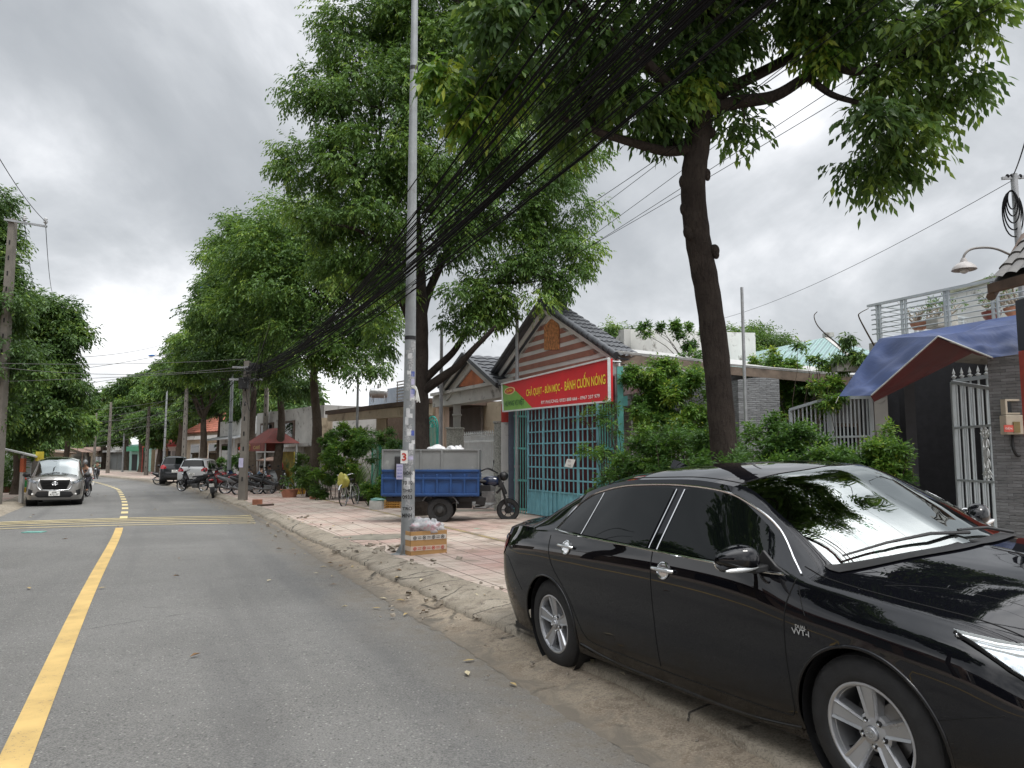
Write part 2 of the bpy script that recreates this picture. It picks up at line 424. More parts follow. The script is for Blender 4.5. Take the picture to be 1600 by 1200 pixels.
ASPH = m_asphalt()
GUT = m_concrete('gutter concrete', (.24, .195, .145), (.33, .275, .205), (.16, .125, .09), .75, edge=True)
KERB = m_concrete('kerb concrete', (.25, .215, .165), (.34, .30, .24), (.17, .14, .105), 1.1, joint=1.6)
TILE = m_tiles()
CONC = m_concrete('rough concrete', (.24, .22, .19), (.34, .31, .27), (.17, .15, .125), 1.4)
DIRT = mat('bare soil', (.16, .12, .085), .95, var=.3, scale=3, bump=.8, bscale=25)
gnd = MB()
gnd.grid(lambda a, b: Vector((-420+840*a, -80+900*b, SLOPE*(-80+900*b)-.12)), 20, 20)
gnd.build('ground', DIRT, kind='structure')
sheet('road', ASPH, strip(-6.6, .20, -30, 150, .5, 48))
sheet('gutter', GUT, strip(0.02, lambda y: cw(y)*.55, -4, 60, .06, 6, dz=.003, jag0=.035, jag1=.01, seed=3))
sheet('kerb', KERB, strip(lambda y: cw(y)*.50, lambda y: cw(y)+.12, -8, 110, .12, 8, dz=.050, jag0=.028, jag1=.02, seed=5, skirt=.06))
sheet('pavement', TILE, strip(lambda y: cw(y)+.06, 7.2, -10, 130, .5, 8, dz=.030, jag0=.02, seed=6))
sheet('forecourt', CONC, strip(7.0, 15.0, -10, 130, 1.0, 6, dz=.009))
sheet('opposite_kerb', KERB, strip(-7.15, -6.35, -10, 130, .5, 6, dz=.006, jag1=.03, seed=8))
sheet('opposite_pavement', TILE, strip(-13.5, -7.1, -10, 130, 1.0, 6, dz=.010))
YEL = m_paint('worn yellow road paint', (.62, .43, .16), .52)
YEL2 = m_paint('pale yellow road paint', (.78, .64, .33), .15)
def line_on_road(b, pts, w, dz=.006):
    """painted ribbon over the road surface through xy points"""
    pts = [Vector((p[0], p[1], 0)) for p in pts]; pts = [Vector((q.x, q.y, 0)) for q in pts]
    V = []; n = len(pts)
    for i, q in enumerate(pts):
        t = (pts[min(i+1, n-1)]-pts[max(i-1, 0)]).normalized(); s = Vector((t.y, -t.x, 0))
        for k in (-1, 1):
            a = q+s*w/2*k; V.append((a.x, a.y, gz(a.x, a.y)+dz))
    b.add(V, [(2*i, 2*i+1, 2*i+3, 2*i+2) for i in range(n-1)])
b = MB()
cl = [road_pt(-2.93-.015*y, y) for y in np.arange(-12, 19.3, .4)]; line_on_road(b, cl, .16)
b.build('centre_line', YEL, kind='structure')
b = MB(); y = 22.
while y < 60:
    q = [road_pt(-3.2, yy) for yy in (y, y+.5, y+.95)]; line_on_road(b, q, .19, .007); y += 2.0
b.build('centre_dashes', YEL2, kind='structure')
b = MB()
for k in range(5):
    L0 = G(-40, 828.5-3.9*k); R0 = G(400-2*k, 817.5-3.0*k)
    line_on_road(b, [L0.lerp(R0, i/24) for i in range(25)], .105+.012*k, .011)
b.build('rumble_strips', YEL2, kind='structure')
b = MB()   # worn yellow guide line along the pavement
line_on_road(b, [road_pt(3.1, yy) for yy in np.arange(6, 26, .5)], .10, .036)
b.build('pavement_guide_line', m_paint('worn guide line paint', (.55, .40, .16), .95), kind='structure')
# damp patches of bare cement on the tiles
b = MB()
for (px, py, rx, ry) in ((582, 842, .75, .55), (700, 800, 1.3, .5)):
    c = G(px, py); rr = random.Random(px); n = 26; V = []
    for i in range(n):
        w = 2*math.pi*i/n; k = 1+rr.uniform(-.16, .16); x = c.x+math.cos(w)*rx*k; y = c.y+math.sin(w)*ry*k
        V.append((x, y, gz(x, y)+.035))
    V.append((c.x, c.y, gz(c.x, c.y)+.035)); b.add(V, [(i, (i+1) % n, n) for i in range(n)])
b.build('cement_patch', mat('damp cement', (.20, .185, .15), .8, var=.25, scale=4), kind='structure')
# rubble, fallen leaves and litter
b = MB(); rr = random.Random(11)
def chunk(b, c, s):
    vs = []; M = Euler((rr.uniform(0, 6), rr.uniform(0, 6), rr.uniform(0, 6))).to_matrix()
    for q in ((-1, -1, -1), (1, -1, -1), (1, 1, -1), (-1, 1, -1), (-1, -1, 1), (1, -1, 1), (1, 1, 1), (-1, 1, 1)):
        v = Vector((q[0]*s[0], q[1]*s[1], q[2]*s[2])); v *= rr.uniform(.6, 1.1); v = (M.to_euler().to_matrix() @ v); v.z *= .55; vs.append(v+Vector(c))
    b.add(vs, [(0, 3, 2, 1), (4, 5, 6, 7), (0, 1, 5, 4), (1, 2, 6, 5), (2, 3, 7, 6), (3, 0, 4, 7)])
for (px, py, n, sp, sz) in ((600, 862, 36, .4, .05), (560, 858, 16, .3, .04), (440, 812, 14, .5, .05), (715, 930, 40, .35, .035), (780, 955, 36, .35, .03), (690, 922, 14, .3, .03), (640, 885, 18, .3, .04), (905, 1040, 12, .25, .02), (470, 828, 14, .6, .03)):
    c = G(px, py)
    for _ in range(n):
        x = c.x+rr.gauss(0, sp); y = c.y+rr.gauss(0, sp*.8); s = sz*rr.uniform(.2, 1.0)
        chunk(b, (x, y, gz(x, y)+.035+s*.3), (s*1.4, s, s*.7))
for _ in range(240):
    y = rr.uniform(4, 26); u = abs(rr.gauss(0, .45))+rr.uniform(0, .3); q = road_pt(u, y); s = rr.uniform(.004, .014)
    chunk(b, (q.x, q.y, q.z+s*.4), (s, s, s*.7))
b.build('rubble', mat('broken cement', (.27, .235, .19), .9, var=.35, scale=9, bump=.6), kind='stuff', smooth=None)
b = MB()
for _ in range(260):
    y = rr.uniform(3, 40); u = rr.choice([rr.uniform(-6, 0), rr.uniform(-.6, 1.2), rr.uniform(-.4, .8), rr.uniform(0, 7)]); q = road_pt(u, y)
    a = rr.uniform(0, 6.28); l = rr.uniform(.035, .07); w = l*.38; d = Vector((math.cos(a), math.sin(a), 0)); s = Vector((-d.y, d.x, 0)); b.m = rr.choice([0, 0, 1, 2])
    z = Vector((0, 0, .018 if u < .3 else .056)); h = Vector((0, 0, rr.uniform(.004, .02)))
    b.add([q+z-d*l, q+z+s*w+h, q+z+d*l+h*.5, q+z-s*w+h], [(0, 1, 2, 3)])
b.build('fallen_leaves', [mat('dry leaf', (.36, .27, .12), .8), mat('brown leaf', (.16, .09, .04), .8), mat('pale leaf', (.48, .42, .28), .8)], kind='stuff')
# ------------------------------------------------------------ vehicles
def m_paintcar(name, col, metal=0., rough=.3, spec=0.):
    m, nt, bs = base(name); bs.inputs['Base Color'].default_value = tuple(col)+(1,)
    bs.inputs['Metallic'].default_value = metal; bs.inputs['Roughness'].default_value = rough
    bs.inputs['Coat Weight'].default_value = 1; bs.inputs['Coat Roughness'].default_value = .015; bs.inputs['Coat IOR'].default_value = 1.55; bs.inputs['Specular IOR Level'].default_value = spec
    n = _noise(nt, 2.5, 6, .7, _coord(nt)); nt.links.new(_ramp(nt, n, .4, .7, rough, rough+.15), bs.inputs['Roughness'])
    n2 = _noise(nt, 3, 4, .6, _coord(nt)); nt.links.new(_ramp(nt, n2, .45, .75, .008, .03), bs.inputs['Coat Roughness'])
    return m
BLACK = m_paintcar('black car paint', (.004, .0042, .006))
def dust(m):
    nt = m.node_tree; bs = nt.nodes['Principled BSDF']; v = _coord(nt); sp = nt.nodes.new('ShaderNodeSeparateXYZ'); nt.links.new(v, sp.inputs[0])
    k = _math(nt, 'MULTIPLY', _ramp(nt, sp.outputs[2], .22, .50, 1, 0), _ramp(nt, _noise(nt, 5, 6, .7, v), .35, .65, .2, 1)); nt.links.new(_mx(nt, (.004, .0042, .006), (.030, .026, .021), k), bs.inputs['Base Color'])
    nt.links.new(_ramp(nt, k, 0, 1, 1, .35), bs.inputs['Coat Weight'])
dust(BLACK)
CHROME = mat('chrome', (.80, .81, .82), .12, 1.0, var=0)
RUBBER = mat('tyre rubber', (.018, .018, .019), .75, var=.3, scale=20, bump=.2, bscale=120)
ALLOY = mat('silver alloy', (.52, .53, .55), .33, .75, var=.06)
PLASTIC = mat('black plastic', (.014, .014, .015), .5, var=.2)
GAP = mat('panel gap', (.002, .002, .002), .9, var=0)
DISC = mat('brake disc', (.25, .24, .23), .4, .8)
def m_glass(name, tint, trans, rough=.01):
    """car glass: clear part tinted, mirror part by the angle of view"""
    m = bpy.data.materials.new(name); m.use_nodes = True; nt = m.node_tree; N = nt.nodes; N.clear(); MATS[name] = m
    o = N.new('ShaderNodeOutputMaterial'); g = N.new('ShaderNodeBsdfGlossy'); g.inputs['Roughness'].default_value = rough; g.inputs[0].default_value = (.92, .97, .95, 1)
    t = N.new('ShaderNodeBsdfTransparent'); t.inputs[0].default_value = tuple(tint)+(1,)
    f = N.new('ShaderNodeFresnel'); f.inputs[0].default_value = 1.5
    mx = N.new('ShaderNodeMixShader'); k = nt.nodes.new('ShaderNodeMapRange'); nt.links.new(f.outputs[0], k.inputs[0])
    k.inputs[1].default_value = 0; k.inputs[2].default_value = 1; k.inputs[3].default_value = trans; k.inputs[4].default_value = 1
    nt.links.new(k.outputs[0], mx.inputs[0]); nt.links.new(t.outputs[0], mx.inputs[1]); nt.links.new(g.outputs[0], mx.inputs[2]); nt.links.new(mx.outputs[0], o.inputs[0])
    return m
WSG = m_glass('windscreen glass', (.55, .68, .62), .36)
SIDEG = mat('tinted side glass', (.003, .004, .004), .015, 0, var=0, spec=.36)
LENS = m_glass('lamp lens', (.9, .93, .95), .06)
REDL = mat('red tail lens', (.35, .01, .015), .08, var=0, coat=1.)

def mono(xs, ts, t, br=()):
    """monotone cubic interpolation (no overshoot)"""
    n = len(xs); d = [(xs[i+1]-xs[i])/(ts[i+1]-ts[i]) for i in range(n-1)]
    m = [d[0]]+[0 if d[i-1]*d[i] <= 0 else 2*d[i-1]*d[i]/(d[i-1]+d[i]) for i in range(1, n-1)]+[d[-1]]
    i = min(max(int(np.searchsorted(ts, t, 'right'))-1, 0), n-2)
    if i in br: m[i] = d[i]
    if i+1 in br: m[i+1] = d[i]
    h = ts[i+1]-ts[i]; s = (t-ts[i])/h
    return ((1+2*s)*(1-s)**2)*xs[i]+(s*(1-s)**2)*h*m[i]+(s*s*(3-2*s))*xs[i+1]+(s*s*(s-1))*h*m[i+1]
def loft_body(rails, sub, groups, rowsub, br=(), rg=None, wheels=(), archR=.37, mirror=True):
    """rails[r][s] -> fine half grid; returns (verts rows, faces by zone)"""
    nR = len(rails); nS = len(rails[0]); ts = list(range(nS))
    A = np.array(rails, float)                       # rails, stations, 3
    T = np.linspace(0, nS-1, (nS-1)*sub+1)
    F = np.zeros((nR, len(T), 3))
    for r in range(nR):
        for c in range(3):
            F[r, :, c] = [mono(A[r, :, c], ts, t, br if r > 4 else ()) for t in T]
    rows = []; rid = []
    for gi, (a, b) in enumerate(groups):
        m = rowsub[gi]
        idx = list(range(a, b+1)); k = len(idx)
        for q in range((b-a)*m+(1 if gi == len(groups)-1 else 0)):
            tt = a+q/m
            if k == 2: row = F[a]*(1-(tt-a))+F[b]*(tt-a)
            else:
                row = np.zeros((len(T), 3))
                i = min(int(tt), b-1); s = tt-i
                p1, p2 = F[i], F[i+1]; p0 = F[i-1] if i > a else 2*p1-p2; p3 = F[i+2] if i+2 <= b else 2*p2-p1
                row = .5*((2*p1)+(p2-p0)*s+(2*p0-5*p1+4*p2-p3)*s*s+(3*p1-p0-3*p2+p3)*s**3)
            rows.append(row); rid.append(tt)
    return np.array(rows), rid, T

CAM_ST = [ # tail -> nose; each station r0..r7 (x,y,z)
 [(-1,0,0.25),(-1.07,0,0.4),(-1.1,0,0.58),(-1.06,0,0.8),(-1.08,0,1.01),(-1.06,0,1.03),(-1.03,0,1.045),(-1,0,1.05)],
 [(-0.95,0.55,0.25),(-1.02,0.57,0.4),(-1.05,0.58,0.58),(-1.01,0.58,0.8),(-1.04,0.54,1.005),(-1,0.46,1.035),(-0.97,0.28,1.048),(-0.92,0,1.055)],
 [(-0.8,0.8,0.235),(-0.84,0.83,0.4),(-0.86,0.85,0.6),(-0.84,0.84,0.83),(-0.86,0.745,0.995),(-0.82,0.6,1.035),(-0.78,0.32,1.055),(-0.75,0,1.065)],
 [(-0.45,0.86,0.215),(-0.45,0.895,0.38),(-0.45,0.91,0.6),(-0.45,0.9,0.875),(-0.43,0.825,1.047),(-0.5,0.62,1.065),(-0.54,0.34,1.088),(-0.56,0,1.094)],
 [(0,0.865,0.2),(0,0.905,0.36),(0,0.915,0.6),(0,0.91,0.88),(0,0.85,1.042),(-0.04,0.655,1.21),(-0.08,0.35,1.27),(-0.1,0,1.285)],
 [(0.45,0.865,0.19),(0.45,0.905,0.35),(0.45,0.912,0.6),(0.45,0.905,0.875),(0.45,0.855,1.037),(0.42,0.615,1.355),(0.4,0.33,1.41),(0.36,0,1.425)],
 [(0.9,0.865,0.19),(0.9,0.905,0.35),(0.9,0.91,0.6),(0.9,0.9,0.87),(0.9,0.858,1.027),(0.9,0.6,1.412),(0.9,0.33,1.458),(0.88,0,1.47)],
 [(1.35,0.865,0.19),(1.35,0.905,0.35),(1.35,0.91,0.6),(1.35,0.9,0.865),(1.35,0.862,1.017),(1.35,0.595,1.415),(1.37,0.33,1.462),(1.38,0,1.475)],
 [(1.75,0.865,0.19),(1.75,0.905,0.35),(1.75,0.91,0.6),(1.75,0.9,0.855),(1.75,0.862,1.007),(1.8,0.6,1.375),(1.9,0.34,1.425),(1.97,0,1.44)],
 [(2.15,0.865,0.195),(2.15,0.905,0.355),(2.15,0.91,0.6),(2.15,0.9,0.83),(2.15,0.858,0.989),(2.17,0.665,1.205),(2.28,0.37,1.25),(2.36,0,1.262)],
 [(2.48,0.862,0.2),(2.48,0.9,0.36),(2.48,0.908,0.6),(2.48,0.895,0.8),(2.5,0.835,0.937),(2.52,0.735,0.985),(2.66,0.4,1.035),(2.76,0,1.05)],
 [(2.85,0.86,0.21),(2.85,0.897,0.37),(2.85,0.908,0.6),(2.85,0.885,0.785),(2.85,0.805,0.895),(2.87,0.66,0.955),(2.95,0.37,1.005),(3,0,1.02)],
 [(3.22,0.83,0.215),(3.25,0.87,0.37),(3.25,0.875,0.58),(3.24,0.845,0.74),(3.22,0.755,0.84),(3.22,0.6,0.905),(3.28,0.35,0.958),(3.3,0,0.975)],
 [(3.46,0.7,0.22),(3.52,0.74,0.37),(3.52,0.745,0.55),(3.49,0.72,0.67),(3.46,0.66,0.755),(3.45,0.53,0.825),(3.5,0.32,0.875),(3.55,0,0.898)],
 [(3.68,0,0.22),(3.75,0,0.36),(3.74,0,0.55),(3.7,0,0.65),(3.68,0,0.7),(3.66,0,0.76),(3.64,0,0.81),(3.62,0,0.837)]]

def grid_body(parent, st, sub, paint, zones, wheels, archR, groups=((0, 4), (4, 5), (5, 7)), rowsub=(5, 3, 4), name='body', br=()):
    """zones: list of (name, material, test(rowid, t) -> bool); the rest is paint. Returns BVH of the whole skin"""
    rails = [[st[s][r] for s in range(len(st))] for r in range(len(st[0]))]
    rows, rid, T = loft_body(rails, sub, groups, rowsub, br)
    nr, nt_, _ = rows.shape
    V = rows.reshape(-1, 3).copy()
    sideway = [rid[i] <= 3.6 for i in range(nr)]
    # wheel arches: snap the skin to the arch circle
    drop = np.zeros(len(V), bool)
    for wx, wz in wheels:
        d = np.hypot(V[:, 0]-wx, V[:, 2]-wz); ins = (d < archR) & (np.abs(V[:, 1]) > .5)
        drop |= ins
    F = {z[0]: [] for z in zones}; F[name] = []
    for i in range(nr-1):
        for j in range(nt_-1):
            q = [i*nt_+j, i*nt_+j+1, (i+1)*nt_+j+1, (i+1)*nt_+j]
            if all(drop[k] for k in q): continue
            tm = (T[j]+T[j+1])/2; rm = (rid[i]+rid[i+1])/2; z = name
            for zn in zones:
                if zn[2](rm, tm): z = zn[0]; break
            F[z].append(q)
    for wx, wz in wheels:
        for k in np.nonzero(drop)[0]:
            dx, dz = V[k, 0]-wx, V[k, 2]-wz; d = math.hypot(dx, dz)
            if d < archR and abs(dx) < archR+.1:
                if d < 1e-4: dz = 1e-4; d = 1e-4
                V[k, 0] = wx+dx/d*archR; V[k, 2] = wz+dz/d*archR
    n = len(V); V2 = V.copy(); V2[:, 1] *= -1
    allF = []
    objs = {}
    for z, fs in F.items():
        if not fs: continue
        b = MB(); vs = [tuple(v) for v in V]+[tuple(v) for v in V2]
        ff = [f[::-1] for f in fs]+[[k+n for k in f] for f in fs]
        used = sorted({k for f in ff for k in f}); rm = {k: i for i, k in enumerate(used)}
        b.add([vs[k] for k in used], [[rm[k] for k in f] for f in ff])
        m = paint if z == name else [q[1] for q in zones if q[0] == z][0]
        # merge the centre seam
        o = b.build(z, m, parent, smooth=38)
        import bmesh
        bm = bmesh.new(); bm.from_mesh(o.data); bmesh.ops.remove_doubles(bm, verts=bm.verts, dist=.0008)
        bmesh.ops.recalc_face_normals(bm, faces=bm.faces); bm.to_mesh(o.data); bm.free()
        o.data.polygons.foreach_set('use_smooth', [True]*len(o.data.polygons)); o.data.set_sharp_from_angle(angle=R(38))
        objs[z] = o
        allF += ff
    vs = [Vector(v) for v in V]+[Vector(v) for v in V2]
    return objs, BVHTree.FromPolygons(vs, allF)
class Skin:
    """casts drawings from the side (x,z) or from above (x,y) onto the car skin"""
    def __init__(s, bvh): s.b = bvh
    def side(s, x, z, side=-1, off=0.):
        h = s.b.ray_cast(Vector((x, side*1.6, z)), Vector((0, -side, 0)))
        if h[0] is None: return None
        n = h[1] if h[1].y*side > 0 else -h[1]
        return h[0]+n*off
    def top(s, x, y, off=0.):
        h = s.b.ray_cast(Vector((x, y, 3)), Vector((0, 0, -1)))
        if h[0] is None: return None
        n = h[1] if h[1].z > 0 else -h[1]
        return h[0]+n*off
    def dirc(s, o, d, off=0.):
        h = s.b.ray_cast(Vector(o), Vector(d))
        if h[0] is None: return None
        n = h[1] if h[1].dot(Vector(d)) < 0 else -h[1]
        return h[0]+n*off
    def line(s, mb, pts, r, side=-1, off=0., dens=10, top=False, n=6):
        sp = smooth_pts([Vector((p[0], p[1], 0)) for p in pts], dens)
        q = [(s.top(p.x, p.y, off) if top else s.side(p.x, p.y, side, off)) for p in sp]
        q = [a for a in q if a is not None]
        if len(q) > 1: mb.tube(q, r, n)
    def patch(s, mb, poly, side=-1, off=.004, step=.03, top=False, thick=0, fn=None):
        """fills a drawn outline, laid over the skin"""
        import bmesh
        bm = bmesh.new(); vs = [bm.verts.new((x, z, 0)) for x, z in poly]; bm.faces.new(vs)
        xs = [p[0] for p in poly]; zs = [p[1] for p in poly]
        for ax, lo, hi in ((0, min(xs), max(xs)), (1, min(zs), max(zs))):
            c = lo+step
            while c < hi:
                co = [0, 0, 0]; co[ax] = c; no = [0, 0, 0]; no[ax] = 1
                bmesh.ops.bisect_plane(bm, geom=bm.verts[:]+bm.edges[:]+bm.faces[:], dist=1e-5, plane_co=co, plane_no=no); c += step
        bm.verts.index_update(); V = []; ok = []
        for v in bm.verts:
            p = fn(v.co.x, v.co.y, off) if fn else (s.top(v.co.x, v.co.y, off) if top else s.side(v.co.x, v.co.y, side, off))
            ok.append(p is not None); V.append(p if p is not None else Vector((v.co.x, side*.9, v.co.y)))
        F = [[v.index for v in f.verts] for f in bm.faces if all(ok[v.index] for v in f.verts)]
        bm.free(); mb.add(V, F)
def MX(loc, rot=(0, 0, 0)): return Matrix.Translation(loc) @ Euler(rot).to_matrix().to_4x4()

def alloy_wheel(parent, x, side, r=.334, rim=.216, w=.205, y=.80, spokes=5, detail=True, label=None):
    """wheel with its outer face towards side (+1 left, -1 right)"""
    wt = thing('wheel', None, None, (0, 0, 0)); wt.parent = parent
    M = Matrix.Translation((x, side*y, r)) @ Matrix.Rotation(-side*math.pi/2, 4, 'X')   # local +z = outward
    b = MB(); h = w/2
    b.lathe([(rim-.012, -h+.02), (rim+.01, -h), (r-.03, -h), (r-.008, -h+.03), (r, -h+.055), (r, h-.055), (r-.008, h-.028), (r-.03, h-.008), (rim+.03, h), (rim+.006, h-.006), (rim-.002, h-.016)], 56, M, cap=False)
    if detail:
        for k in range(84):   # shoulder blocks
            a = 2*math.pi*k/84
            p = M @ Vector(((r-.012)*math.cos(a), (r-.012)*math.sin(a), h-.036)); b.box(p, (.011, .016, .018), (M @ Matrix.Rotation(a, 4, 'Z')).to_3x3())
    b.build('tyre', RUBBER, wt, smooth=40)
    b = MB()
    b.lathe([(rim-.004, h-.010), (rim, h-.018), (rim-.010, h-.030), (rim-.020, h-.035), (rim-.030, -h+.02)], 56, M, cap=False)
    b.lathe([(rim+.004, h-.014), (rim+.002, h-.008), (rim-.006, h-.006), (rim-.014, h-.012), (rim-.018, h-.03)], 56, M, cap=False)
    for k in range(spokes):
        a = 2*math.pi*k/spokes+R(90); Rm = M @ Matrix.Rotation(a, 4, 'Z')
        z1 = h-.030
        def sp(x0, x1, wa, wb, za, zb, d):
            vs = [(x0, -wa, za), (x0, wa, za), (x1, wb, zb), (x1, -wb, zb), (x0, -wa*1.1, za-d), (x0, wa*1.1, za-d), (x1, wb*1.1, zb-d), (x1, -wb*1.1, zb-d)]
            b.add([Rm @ Vector(q) for q in vs], [(0, 1, 2, 3), (7, 6, 5, 4), (0, 4, 5, 1), (1, 5, 6, 2), (2, 6, 7, 3), (3, 7, 4, 0)])
        sp(.03, rim-.014, .030, .043, z1-.012, z1+.010, .05)
        # raised flanks leave a shallow channel down the spoke
        for s in (-1, 1):
            vs = []
            for xx, ww, zz in ((.055, .024, z1-.010), (rim-.02, .041, z1+.011)):
                vs += [(xx, s*(ww-.012), zz+.001), (xx, s*ww, zz+.009), (xx, s*(ww+.006), zz-.004)]
            b.add([Rm @ Vector(q) for q in vs], [(0, 1, 4, 3), (1, 2, 5, 4)])
    b.lathe([(.085, h-.075), (.083, h-.045), (.072, h-.040), (.034, h-.030), (.033, h-.028)], 30, M, cap=False)
    b.build('rim', ALLOY, wt, smooth=32)
    if detail:
        for k in range(5):
            a = 2*math.pi*(k+.5)/5+R(90); c = MX((.056*math.cos(a), .056*math.sin(a), 0))
            n = MB(); n.m = 0; n.lathe([(.014, h-.041), (.014, h-.034), (.0, h-.034)], 14, M @ c); n.m = 1
            n.lathe([(.0085, h-.036), (.0085, h-.024), (.006, h-.022), (0, h-.022)], 6, M @ c); n.build('lug_nut', [PLASTIC, CHROME], wt, smooth=30)
        c = MB(); c.m = 0; c.lathe([(.031, h-.03), (.031, h-.018), (.028, h-.014), (0, h-.012)], 28, M); c.m = 1
        for (ra, rb, oy) in ((.022, .015, 0), (.008, .014, .001), (.017, .0055, .006)):
            c.tube([M @ Vector((ra*math.cos(t), rb*math.sin(t)+oy, h-.0105)) for t in np.linspace(0, 2*math.pi, 29)], .0013, 5, False)
        c.build('hub_cap', [ALLOY, CHROME], wt, smooth=40)
        c = MB(); c.lathe([(.14, -.02), (.14, 0), (.07, 0), (.07, .02), (0, .02)], 36, M); c.box(M @ Vector((.13*.7, .13*.55, 0)), (.09, .13, .06), (M @ Matrix.Rotation(.6, 4, 'Z')).to_3x3())
        c.build('brake_disc', DISC, wt, smooth=30)
    return wt
def wheel_well(parent, x, r, z, w=.3, y0=.55):
    b = MB()
    for s in (-1, 1):
        M = MX((x, s*y0, z), (-s*math.pi/2, 0, 0))
        b.lathe([(r+.004, w+.02), (r+.004, 0), (r-.02, -.02), (0, -.02)], 40, M, cap=False)
    return b
def make_sedan():
    root = thing('sedan', 'glossy black sedan parked half on the kerb, filling the lower right of the picture', 'car')
    W_ = ((0, .334), (2.775, .334))
    zones = [('windscreen', WSG, lambda r, t: r > 5.12 and 8 < t < 10),
             ('rear_window', SIDEG, lambda r, t: r > 5.2 and 3 < t < 5)]
    objs, bvh = grid_body(root, CAM_ST, 9, BLACK, zones, W_, .372, rowsub=(7, 4, 7), br=(3, 10))
    sk = Skin(bvh)
    body = objs['body']
    b = wheel_well(root, 0, .372, .334); b2 = wheel_well(root, 2.775, .372, .334); b.add(b2.v, b2.f)
    b.box((1.35, 0, .20), (4.2, 1.66, .05)); b.box((2.9, 0, .45), (.9, 1.0, .5)); b.box((-.3, 0, .45), (.8, 1.0, .5)); b.build('underbody', PLASTIC, root)
    for side in (-1, 1):
        # side windows
        def roofz(x):
            q = [mono([st[5][2] for st in CAM_ST], range(15), t) for t in (0,)]
            return 0
        xs5 = [st[5][0] for st in CAM_ST[4:10]]; zs5 = [st[5][2] for st in CAM_ST[4:10]]
        rz = lambda x: mono(zs5, xs5, min(max(x, xs5[0]), xs5[-1]))-.050
        belt = lambda x: 1.058-.034*x
        front = [(1.36, belt(1.36)), (2.33, belt(2.33))]
        front = [(1.385, belt(1.385)), (2.30, belt(2.30)+.005), (2.22, 1.035)]+[(x, rz(x-.015)) for x in (2.14, 2.05, 1.95, 1.85, 1.75, 1.65, 1.55, 1.47)]+[(1.425, rz(1.425)-.01)]
        rear = [(.50, belt(.50)), (1.265, belt(1.265)), (1.31, rz(1.31)-.01), (1.27, rz(1.27))]+[(x, rz(x)) for x in (1.1, .9, .75, .62)]+[(.545, rz(.545)-.006)]
        quarter = [(-.02, belt(0)+.012), (.19, belt(.19)), (.215, rz(.23)-.02), (.18, rz(.18)-.03)]+[(x, rz(x)-.035) for x in (.10,)]
        quarter = [(.155, belt(.15)+.008), (.465, belt(.46)), (.51, rz(.51)-.010), (.38, rz(.38)-.016), (.26, rz(.26)-.05)]
        for nm, pl in (('door_window', front), ('door_window', rear), ('quarter_window', quarter)):
            w = MB(); sk.patch(w, pl, side, .005, .04); w.build(nm, SIDEG, root, smooth=60)
        ch = MB()
        sk.line(ch, [(.10, belt(.10)-.002), (.4, belt(.4)-.010), (1.0, belt(1.)-.010), (1.6, belt(1.6)-.010), (2.35, belt(2.35)-.010)], .0072, side, .004, 14)
        sk.line(ch, [(.11, belt(.11)+.006), (.22, rz(.22)-.035), (.36, rz(.36)+.002), (.5, rz(.5)+.012), (.68, rz(.68)+.014), (.9, rz(.9)+.014), (1.35, rz(1.35)+.014), (1.75, rz(1.75)+.013), (2.0, rz(1.98)+.013), (2.2, rz(2.165)+.012), (2.36, belt(2.35)+.05), (2.43, belt(2.43)-.004)], .0066, side, .004, 14)
        sk.line(ch, [(.482, belt(.48)), (.528, rz(.528)-.005)], .004, side, .006)
        sk.line(ch, [(1.292, belt(1.29)), (1.335, rz(1.33)-.01)], .003, side, .006); sk.line(ch, [(1.372, belt(1.37)), (1.412, rz(1.41)-.01)], .004, side, .006)
        ch.build('window_trim', CHROME, root, smooth=50)
        g = MB()   # door shut lines
        sk.line(g, [(1.325, 1.0), (1.325, .80), (1.335, .5), (1.345, .34), (1.34, .315)], .0035, side, .0)
        sk.line(g, [(2.42, .955), (2.38, .80), (2.37, .60), (2.38, .40), (2.37, .32), (2.30, .300), (1.9, .295), (1.39, .295), (.9, .30), (.58, .31), (.49, .35), (.42, .44), (.34, .56), (.24, .67), (.14, .77), (.08, .87), (.055, 1.01)], .0035, side, .0, 12)
        sk.line(g, [(3.11, .49), (3.25, .535), (3.36, .565)], .0022, side, 0)
        sk.line(g, [(-.93, .80), (-.70, .79), (-.62, .74), (-.50, .62), (-.42, .54)], .0022, side, 0)
        sk.line(g, [(2.50, .80), (2.46, .88), (2.44, .925)], .0025, side, 0)
        g.build('shut_line', GAP, root)
        # raised moulding along the sills, in body paint
        s = MB(); sk.line(s, [(.40, .262), (.8, .215), (1.4, .205), (2.0, .205), (2.40, .25)], .016, side, -.004, 10); s.build('sill_moulding', BLACK, root, smooth=60)
        # handles with chrome cups
        for hx, hz in ((1.45, .900), (.32, .945)):
            h = MB(); c = sk.side(hx, hz, side, .001)
            if c is None: continue
            h.m = 0
            cup = [(c.x+.052*math.cos(t), c.z-.004+.045*math.sin(t)) for t in np.linspace(0, 2*math.pi, 33)]
            q = [sk.side(a, z, side, .005) for a, z in cup]; h.tube(q, .0065, 6, False)
            h2 = MB(); sk.patch(h2, cup[:-1], side, .0035, .02); h.add(h2.v, h2.f)
            L = [(-.085, .008), (-.07, .03), (-.03, .036), (.03, .036), (.07, .03), (.10, .008)]
            pts = [sk.side(hx+a, hz+.002-a*.03, side, o) for a, o in L]; h.tube(smooth_pts(pts, 4), [.009]+[.0125]*19+[.009], 10)
            h.build('door_handle', CHROME, root, smooth=50)
        # mirror
        mi = MB(); c = sk.side(2.20, .985, side, 0)
        yb = c.y; mi.m = 0
